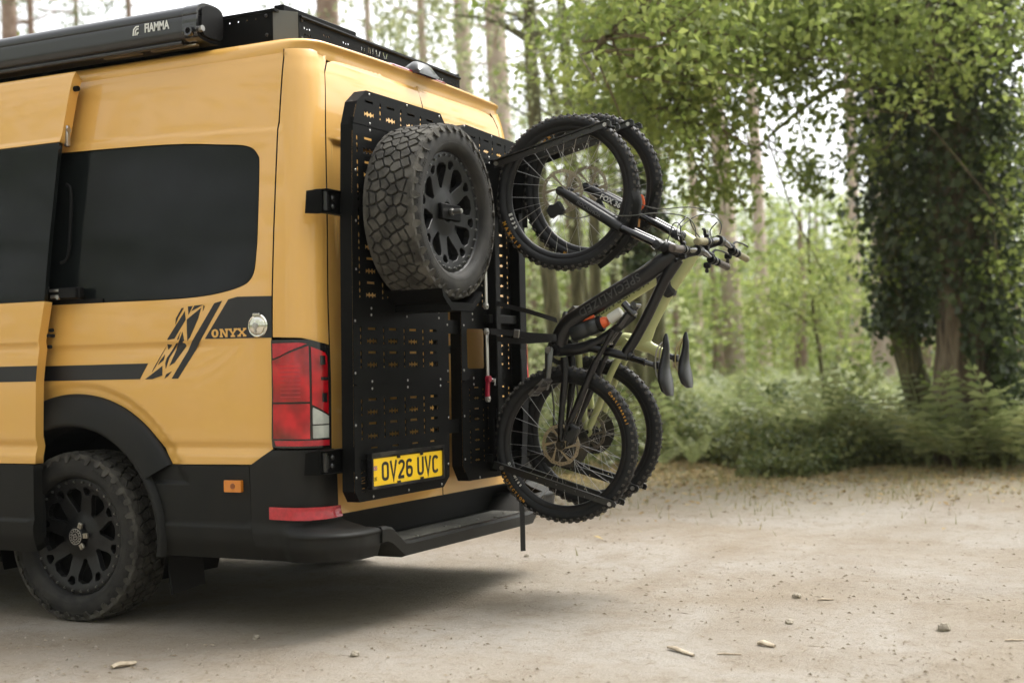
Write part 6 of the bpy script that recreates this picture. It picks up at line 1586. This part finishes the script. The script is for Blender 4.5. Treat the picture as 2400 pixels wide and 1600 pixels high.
# ---- pines standing deeper in the wood
pines = [(1726, 1655, 29, .19, 'reddish pine trunk rising right of the handlebars', BARKF), (1792, 1752, 34, .15, 'thin pine trunk second to the right of the handlebars', BARKF), (2078, 2052, 27, .26, 'stout pinkish pine trunk left of the ivy trees', BARKF), (2008, 1985, 37, .15, 'slim far pine trunk beside the stout pinkish one', BARKF),
         (1118, 1082, 28, .17, 'pale pine trunk above the right rear corner of the van', BARKF), (1195, 1160, 24, .19, 'broad pale pine trunk left of the upper bike wheel', BARKF), (772, 768, 24, .21, 'brown pine trunk behind the roof rack corner post', BARKP), (30, 22, 24, .14, 'pine trunk at the top left behind the awning', BARKP), (180, 178, 34, .06, 'thin sapling pine behind the middle of the awning', BARKP), (1640, 1600, 40, .12, 'faint far pine trunk behind the saddles', BARKF)]
for pb_, pt_, D, r_, lb, mm in pines:
    base = onground(pb_, D); P_ = [base, at((pb_ * .6 + pt_ * .4), 450, D), at(pt_, 50, D), at(pt_ - 12, -350, D), at(pt_ - 20, -800, D)]; br = []
    for k in range(9):
        tt = rng.uniform(.1, 1); o = at(pt_ - 10 * tt, 250 - 900 * tt, D); a = rng.uniform(0, 2 * PI); l_ = rng.uniform(.8, 2.2)
        br.append(([o, o + Vector((math.cos(a) * l_ * .5, math.sin(a) * l_ * .5, .1)), o + Vector((math.cos(a) * l_, math.sin(a) * l_, .25))], [.035, .022, .008]))
    tk = trunk_mesh([(P_, [r_ * 1.2, r_, r_ * .95, r_ * .8, r_ * .6])] + br, 10)
    cl_ = [tuple(q[0][2] + Vector((rng.gauss(0, .35), rng.gauss(0, .35), rng.gauss(0, .15)))) for q in br for _ in range(4)] + [tuple(at(pt_ + rng.gauss(0, 75), rng.uniform(-700, 60), D + rng.gauss(0, 1.2))) for _ in range(38)]
    C, s_, t_ = clusters(cl_, 20, .42, .14)
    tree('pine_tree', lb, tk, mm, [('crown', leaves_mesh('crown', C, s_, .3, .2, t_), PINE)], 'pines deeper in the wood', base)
for pb_, pt_, D, nn, sx, y0, y1, lb in ((1010, 985, 21, 210, 95, -150, 290, 'light-leaved birch above the right rear corner of the van'), (880, 860, 26, 80, 80, -200, 130, 'thin birch with sparse leaves above the roof rack'), (330, 300, 27, 90, 170, -250, 60, 'bushy pine top seen over the awning'), (90, 70, 25, 80, 110, -250, 70, 'pine boughs at the top left corner')):
    base = onground(pb_, D); P_ = [base, at(pb_ - 8, 400, D), at(pt_, 0, D), at(pt_ - 10, -300, D)]; br = []
    for k in range(10):
        tt = rng.uniform(.0, 1); o = at(pt_, 330 - 500 * tt, D); sd_ = rng.choice([-1, 1]); l_ = rng.uniform(.4, 1.1)
        br.append(([o, o + Vector((R2[0] * sd_ * l_ * .5, R2[1] * sd_ * l_ * .5, .12)), o + Vector((R2[0] * sd_ * l_, R2[1] * sd_ * l_, .1 + rng.uniform(-.3, .3)))], [.02, .012, .004]))
    cl_ = [tuple(at(pt_ + rng.gauss(0, sx), rng.uniform(y0, y1), D + rng.gauss(0, .7))) for _ in range(nn)]
    C, s_, t_ = clusters(cl_, 13, .42, .10)
    pine_ = 'pine' in lb
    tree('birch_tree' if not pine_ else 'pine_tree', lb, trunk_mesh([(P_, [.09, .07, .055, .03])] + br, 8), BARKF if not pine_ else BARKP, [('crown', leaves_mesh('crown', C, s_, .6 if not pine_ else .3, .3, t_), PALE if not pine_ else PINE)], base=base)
# ---- young tree with bright leaves, in front of the pines
Ds = 16.2; base = onground(1935, Ds)
P_ = [base, at(1925, 860, Ds), at(1905, 720, Ds), at(1895, 580, Ds), at(1900, 480, Ds)]
br = [([at(1915, 780, Ds), at(1850, 720, Ds - .2), at(1790, 700, Ds - .3)], [.014, .010, .004]), ([at(1905, 700, Ds), at(1980, 640, Ds), at(2040, 600, Ds)], [.014, .010, .004]), ([at(1900, 640, Ds), at(1850, 590, Ds), at(1810, 560, Ds)], [.012, .008, .003])]
cl_ = [tuple(at(1880 + rng.gauss(0, 75), 690 + rng.gauss(0, 70), Ds + rng.gauss(0, .5))) for _ in range(120)] + [tuple(at(1990 + rng.gauss(0, 50), 590 + rng.gauss(0, 50), Ds + rng.gauss(0, .4))) for _ in range(45)] + [tuple(at(1800 + rng.gauss(0, 35), 750 + rng.gauss(0, 40), Ds + rng.gauss(0, .4))) for _ in range(35)]
C, s_, t_ = clusters(cl_, 12, .30, .075)
tree('sapling_tree', 'young bright green sapling between the handlebars and the ivy trees', trunk_mesh([(P_, [.03, .026, .022, .016, .008])] + br, 7), BARKM, [('crown', leaves_mesh('crown', C, s_, .62, .5, t_), SAP)], base=base)
# ---- far trees, haze put into their pale colours: a few crowns shared by many copies
protos = []
for k in range(4):
    h_ = (5.5, 7.0, 6.2, 8.0)[k]; cl_ = []
    for _ in range(105):
        z = rng.uniform(.3, h_); w_ = 1.5 * math.sin(PI * min(1, .25 + .7 * z / h_)) + .3; a = rng.uniform(0, 2 * PI); q = w_ * math.sqrt(rng.random())
        cl_.append((q * math.cos(a), q * math.sin(a), z))
    C, s_, t_ = clusters(cl_, 11, .6, .17)
    tk = trunk_mesh([([Vector((0, 0, 0)), Vector((.1, .05, h_ * .5)), Vector((0, .1, h_ * .97))], [.14, .10, .03])], 7)
    protos.append((tk.mesh('trunk', 60), leaves_mesh('crown', C, s_, .6, .3, t_)))
far = []
for i in range(92):
    px = 900 + (2500 - 900) * ((i * .618) % 1) + rng.uniform(-20, 20); D = rng.uniform(25, 80)
    if 1890 < px < 2060 and D < 45: D += 20
    far.append((onground(px, D), D))
for i in range(22): far.append((onground(rng.uniform(-900, 850), rng.uniform(24, 55)), 45))  # mostly unseen trees added on the left to block low sky light
for i, (p, D) in enumerate(far):
    k = i % 4; r = empty('woodland_tree', p, 'pale hazy tree deep in the wood behind the ferns', 'tree', 'hazy trees deep in the wood')
    r.rotation_euler = (0, 0, rng.uniform(0, 6.28)); s = rng.uniform(.75, 1.15); r.scale = (s * 1.15, s * 1.15, s * (1.35 if D > 50 else 1.0 if D > 38 else .62))
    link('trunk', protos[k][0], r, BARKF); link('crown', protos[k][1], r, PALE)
# ---- unseen trees added round the near side for shade and reflections
near = []
for i in range(26):
    a = R_(-55 - 245 * i / 25.0); rr0 = 13.5 + 5 * ((i * .618) % 1)      # the belt runs from the right of the camera round behind it to the left of the van
    fx, fy = -2.0, -1.0; near.append((fx + rr0 * (F2[0] * math.cos(a) - F2[1] * math.sin(a)), fy + rr0 * (F2[1] * math.cos(a) + F2[0] * math.sin(a))))
for i, (x, y) in enumerate(near):
    r = empty('woodland_tree', (x, y, 0), 'unseen tree added on the near side of the clearing for shade and reflections', 'tree', 'unseen trees added for shade and reflections'); r.rotation_euler = (0, 0, i * 1.7); s = rng.uniform(1.5, 2.0) * (1.25 if i < 8 else 1.0); r.scale = (s * 1.1, s * 1.1, s)
    link('trunk', protos[i % 4][0], r, BARKP); link('crown', protos[i % 4][1], r, OAK)
# ---- bracken: individual plants in front, an uncountable bed behind
def fern_mesh(seed, hgt):
    rr = random.Random(seed); Cs = []; b = MB(); tints = []
    for k in range(rr.randint(6, 8)):
        a = 2 * PI * k / 7 + rr.uniform(-.3, .3); L = hgt * rr.uniform(.8, 1.15); lean = rr.uniform(.45, .95); n = 11
        pts = []
        for i in range(n + 1):
            t = i / n; rad = lean * L * (t ** 1.4); z = L * (1.0 * t - .45 * t * t * lean); pts.append(Vector((rad * math.cos(a), rad * math.sin(a), z)))
        tn = rr.random()
        for i in range(2, n):
            t = i / n; p = pts[i]; d = (pts[i + 1] - pts[i - 1]).normalized(); sdv = d.cross(Vector((0, 0, 1))).normalized(); ln = L * .30 * (1 - t) ** .75 * min(1, (t - .1) * 4) + .015; w = L * .030
            for s in (-1, 1):
                e = p + (sdv * s + d * .35).normalized() * ln + Vector((0, 0, -ln * .22)); m = (p + e) / 2 + Vector((0, 0, ln * .06)); q = d * w
                b.add([p - q * .6, m - q, e, m + q], [(0, 1, 2, 3)]); tints += [min(1, max(0, tn * .6 + rr.uniform(0, .4)))] * 4
        w = Vector((-math.sin(a), math.cos(a), 0)) * .004
        b.add([q + w for q in pts] + [q - w for q in pts], [(i, i + 1, n + 2 + i, n + 1 + i) for i in range(n)]); tints += [.3] * (2 * (n + 1))
    me = bpy.data.meshes.new('fern'); me.from_pydata(b.v, [], b.f); me.update(); a_ = me.attributes.new('tint', 'FLOAT', 'POINT'); a_.data.foreach_set('value', np.array(tints, dtype=np.float32)); return me
ferns = [fern_mesh(k, h_) for k, h_ in enumerate((.75, .9, 1.05, .8, .95))]
spots = []
for _try in range(2500):
    if len(spots) >= 110: break
    px = rng.uniform(1540, 2440); D = rng.uniform(13.4, 19)
    if px > 2200 and rng.random() < .4: D = rng.uniform(12.6, 13.6)
    p = onground(px, D)
    if all((p - q[0]).length > .33 for q in spots): spots.append((p, D, px))
for px_, D_ in ((2170, 12.7), (2230, 12.5), (2290, 12.4), (2345, 12.3), (2400, 12.2), (2260, 13.0), (2320, 12.9), (2380, 12.8), (2440, 12.6), (2130, 13.2), (1980, 13.6), (1900, 13.9), (1830, 14.1)): spots.append((onground(px_, D_), 20, px_))
for p, D, px in spots:
    o = link('fern', ferns[rng.randrange(5)], None, FERN); s = rng.uniform(.75, 1.1) * (.75 if D < 14 and px < 2150 else 1.0) * (1.3 if D == 20 else 1.0); o.scale = (s, s, s * rng.uniform(.85, 1.05)); o.location = (p.x, p.y, gz(p.x, p.y)); o.rotation_euler = (rng.uniform(-.15, .15), rng.uniform(-.15, .15), rng.uniform(0, 6.28))
    tag(o, 'bracken fern at the edge of the wood beyond the bikes', 'fern', 'bracken ferns along the wood edge')
bv = []
b = MB(); tt = []
for _ in range(640):
    px = rng.uniform(500, 2500); D = rng.uniform(17.5, 34); p = onground(px, D); me = ferns[rng.randrange(5)]; s = rng.uniform(.8, 1.15); a = rng.uniform(0, 6.28); ca, sa = math.cos(a) * s, math.sin(a) * s
    co = np.empty(len(me.vertices) * 3, dtype=np.float32); me.vertices.foreach_get('co', co); co = co.reshape(-1, 3)
    W_ = np.stack([co[:, 0] * ca - co[:, 1] * sa + p.x, co[:, 0] * sa + co[:, 1] * ca + p.y, co[:, 2] * s + gz(p.x, p.y)], 1); bv.append((W_, me))
vs_ = np.concatenate([w for w, _ in bv]); fs = []; o_ = 0; tt = []
for w, me in bv:
    fs += [tuple(i + o_ for i in pl.vertices) for pl in me.polygons]; q = np.empty(len(me.vertices), dtype=np.float32); me.attributes['tint'].data.foreach_get('value', q); tt.append(q); o_ += len(w)
me = bpy.data.meshes.new('bracken_bed'); me.from_pydata(vs_.tolist(), [], fs); me.update(); a_ = me.attributes.new('tint', 'FLOAT', 'POINT'); a_.data.foreach_set('value', np.concatenate(tt))
tag(link('bracken_bed', me, None, FERN), 'sea of bracken filling the wood floor behind', 'bracken', kind='stuff')
# ---- brambles and low growth along the edge
cl_ = []
for _ in range(2100):
    px = rng.uniform(1480, 2460) if rng.random() < .7 else rng.uniform(700, 1480); D = 12.7 + abs(rng.gauss(0, 1.5)) + .5 * math.sin(px * .013) + (0.9 if px < 1750 else 0) + (.5 if px > 2150 else 0); p = onground(px, D); cl_.append((p.x, p.y, max(.03, gz(p.x, p.y) + rng.uniform(.02, .12 + .24 * min(2.4, max(0, D - 12.5)) * max(.15, .8 + .9 * math.sin(px * .021 + 1) * math.sin(px * .0083) + .4 * math.sin(px * .057 + D * 2)))))) 
C, s_, t_ = clusters(cl_, 22, .20, .058, sq=(1, 1, .7)); C[:, 2] = np.maximum(C[:, 2], .015)
tag(link('bramble_undergrowth', leaves_mesh('bramble_undergrowth', C, s_, .7, .8, t_), None, BRAM), 'low brambles and ground cover along the clearing edge', 'brambles', kind='stuff')
n = 9500; px = nrng.uniform(800, 2460, n); D = 14.6 - np.abs(nrng.normal(0, 1.7, n)); pts = np.array([tuple(onground(a, max(7.0, d))) for a, d in zip(px, D)]); pts[:, 2] = [gz(a, c) + .012 for a, c in pts[:, :2]]
tag(link('leaf_litter', leaves_mesh('leaf_litter', pts, nrng.uniform(.03, .075, n), .55, 2.5), None, LITR), 'dry leaves scattered along the clearing edge', 'leaves', kind='stuff')
# grass tufts in the litter
n = 8500; px = nrng.uniform(900, 2450, n); D = 12.6 + np.abs(nrng.normal(0, 1.2, n)) * np.sign(nrng.random(n) - .35) + .7 * np.sin(px * .017); pts = np.array([tuple(onground(a, d)) for a, d in zip(px, D)]); vv = []; ff = []; tt = []
for i, p in enumerate(pts):
    h_ = rng.uniform(.02, .09); a = rng.uniform(0, 6.28); l_ = rng.uniform(.0, .06); z = gz(p[0], p[1]); w = .004; j = len(vv)
    vv += [(p[0] - w * math.cos(a), p[1] - w * math.sin(a), z), (p[0] + w * math.cos(a), p[1] + w * math.sin(a), z), (p[0] + l_ * math.sin(a), p[1] + l_ * math.cos(a), z + h_)]; ff.append((j, j + 1, j + 2)); tt += [rng.random()] * 3
me = bpy.data.meshes.new('grass'); me.from_pydata(vv, [], ff); me.update(); a_ = me.attributes.new('tint', 'FLOAT', 'POINT'); a_.data.foreach_set('value', np.array(tt, dtype=np.float32))
STRAW = leaf_mat('straw_grass', (.20, .20, .08), (.42, .36, .20), .35, .8, .2)
tag(link('grass', me, None, STRAW), 'thin grass at the edge of the clearing', 'grass', kind='stuff')
# ---- small debris on the sand: needles, chips, crumbs
n = 7500; ug = nrng.random((n, 2)); px = ug[:, 0] * 2500 - 50; Dd = 4.0 + 9.5 * ug[:, 1] ** 1.6; vv = []; ff = []
for a, d in zip(px, Dd):
    p = onground(a, d)
    if -.2 < p.x < 2.2 and -.1 < p.y < 6: continue
    if math.sin(p.x * 1.9 + 1) * math.sin(p.y * 1.6) + .5 * math.sin(p.x * 4.3 - p.y * 3.1) < rng.uniform(-.9, .9): continue
    z = gz(p.x, p.y) + .0015; t = rng.uniform(0, PI); l_ = rng.uniform(.004, .014) if rng.random() < .9 else rng.uniform(.02, .045); w = rng.uniform(.0007, .0018) if l_ > .012 else l_ * .4; c, s = math.cos(t), math.sin(t); j = len(vv)
    vv += [(p.x - c * l_, p.y - s * l_, z), (p.x + s * w, p.y - c * w, z + w * 1.6), (p.x + c * l_, p.y + s * l_, z + rng.uniform(0, .004)), (p.x - s * w, p.y + c * w, z + w * .4)]; ff.append((j, j + 1, j + 2, j + 3))
me = bpy.data.meshes.new('needle_litter'); me.from_pydata(vv, [], ff); me.update()
tag(link('needle_litter', me, None, mat('litter_brown', (.15, .115, .075), .9, color2=(.29, .245, .18), vscale=30)), 'tiny twigs and pine needles strewn over the sand', 'litter', kind='stuff')
n = 5000; vv = []; ff = []
for _ in range(n):
    a = rng.uniform(-50, 2450); d = 4.0 + 6 * rng.random() ** 1.7; p = onground(a, d); r_ = rng.uniform(.0015, .005) if rng.random() < .93 else rng.uniform(.006, .011)
    if -.2 < p.x < 2.2 and -.1 < p.y < 6: continue
    if math.sin(p.x * 1.3 + 2) * math.sin(p.y * 1.1 + 1) + .6 * math.sin(p.x * 3.3 + p.y * 2.1) < rng.uniform(-.8, 1.0): continue
    z = gz(p.x, p.y); j = len(vv); q = rng.uniform(0, 6.28)
    vv += [(p.x + r_ * math.cos(q + k * 2.09) * rng.uniform(.7, 1.3), p.y + r_ * math.sin(q + k * 2.09) * rng.uniform(.7, 1.3), z - .001) for k in range(3)] + [(p.x, p.y, z + r_ * rng.uniform(.5, 1.1))]
    ff += [(j, j + 1, j + 3), (j + 1, j + 2, j + 3), (j + 2, j, j + 3)]
me = bpy.data.meshes.new('grit'); me.from_pydata(vv, [], ff); me.update()
tag(link('grit', me, None, mat('grit_stone', (.27, .23, .18), .9, color2=(.42, .37, .31), vscale=40)), 'fine grit and crumbs of soil on the sand', 'grit', kind='stuff')
STK = mat('dry_wood', (.30, .24, .17), .85, color2=(.46, .39, .29), vscale=30, bump=.3, bscale=80)
PEB = mat('pebble_stone', (.22, .19, .14), .8, color2=(.34, .30, .24), vscale=40, bump=.4, bscale=60)
for (x0, y0, x1, y1), r_, lb in (((262, 1567, 318, 1556), .014, 'short brown stick at the bottom left of the ground'), ((1566, 1522, 1626, 1538), .010, 'pale bare stick at the bottom centre of the ground'), ((1778, 1512, 1816, 1520), .013, 'stubby pale wood chip right of the bare stick'), ((1682, 1535, 1738, 1539), .005, 'thin dark twig between the bare stick and the wood chip'), ((1916, 1404, 1954, 1405), .006, 'thin straight twig beside the small tan stone'), ((2355, 1502, 2400, 1503), .005, 'dark twig at the right edge of the picture')):
    a, c = gpix(x0, y0), gpix(x1, y1); a.z, c.z = gz(a.x, a.y) + r_ * .6, gz(c.x, c.y) + r_ * .6
    b = MB(); b.tube([a, a + (c - a) * .3 + Vector((0, 0, r_ * .4)), a + (c - a) * .7, c], [r_ * .7, r_, r_ * .95, r_ * .6], 8, flat=.7); tag(b.build('stick', STK, None, 50), lb, 'stick', 'sticks on the sand')
for (x, y), r_, lb in (((2214, 1478), .028, 'angular brown pebble at the lower right'), ((1850, 1462), .018, 'small rounded pebble in the right foreground'), ((1867, 1397), .020, 'flat tan stone beside the thin straight twig'), ((832, 1535), .018, 'dark pebble at the bottom left of centre'), ((1234, 1307), .014, 'small brown stone below the dangling strap'), ((600, 1496), .014, 'small tan stone in front of the rear wheel')):
    p = gpix(x, y); b = MB(); b.sphere((0, 0, 0), r_, 8, 6, (1.2, 1.0, .75)); b.v = [tuple(Vector(q) * rng.uniform(.82, 1.12)) for q in b.v]; o = b.build('pebble', PEB, None, None); o.location = (p.x, p.y, gz(p.x, p.y) + r_ * .4); tag(o, lb, 'stone', 'pebbles on the sand')

# ---- the damp air of the wood
hz = MB(); hz.box((15, 0, 13.4), (300, 270, 29.2)); hzm = bpy.data.materials.new('air'); hzm.use_nodes = True; hn = hzm.node_tree
hn.nodes.remove(hn.nodes['Principled BSDF']); pv = hn.nodes.new('ShaderNodeVolumePrincipled'); pv.inputs['Color'].default_value = (.95, .97, .93, 1); pv.inputs['Density'].default_value = .0004; pv.inputs['Anisotropy'].default_value = .3
hn.links.new(pv.outputs[0], hn.nodes['Material Output'].inputs['Volume'])
tag(hz.build('haze', hzm, None, None), 'thin pale haze between the trees', 'haze', kind='stuff')
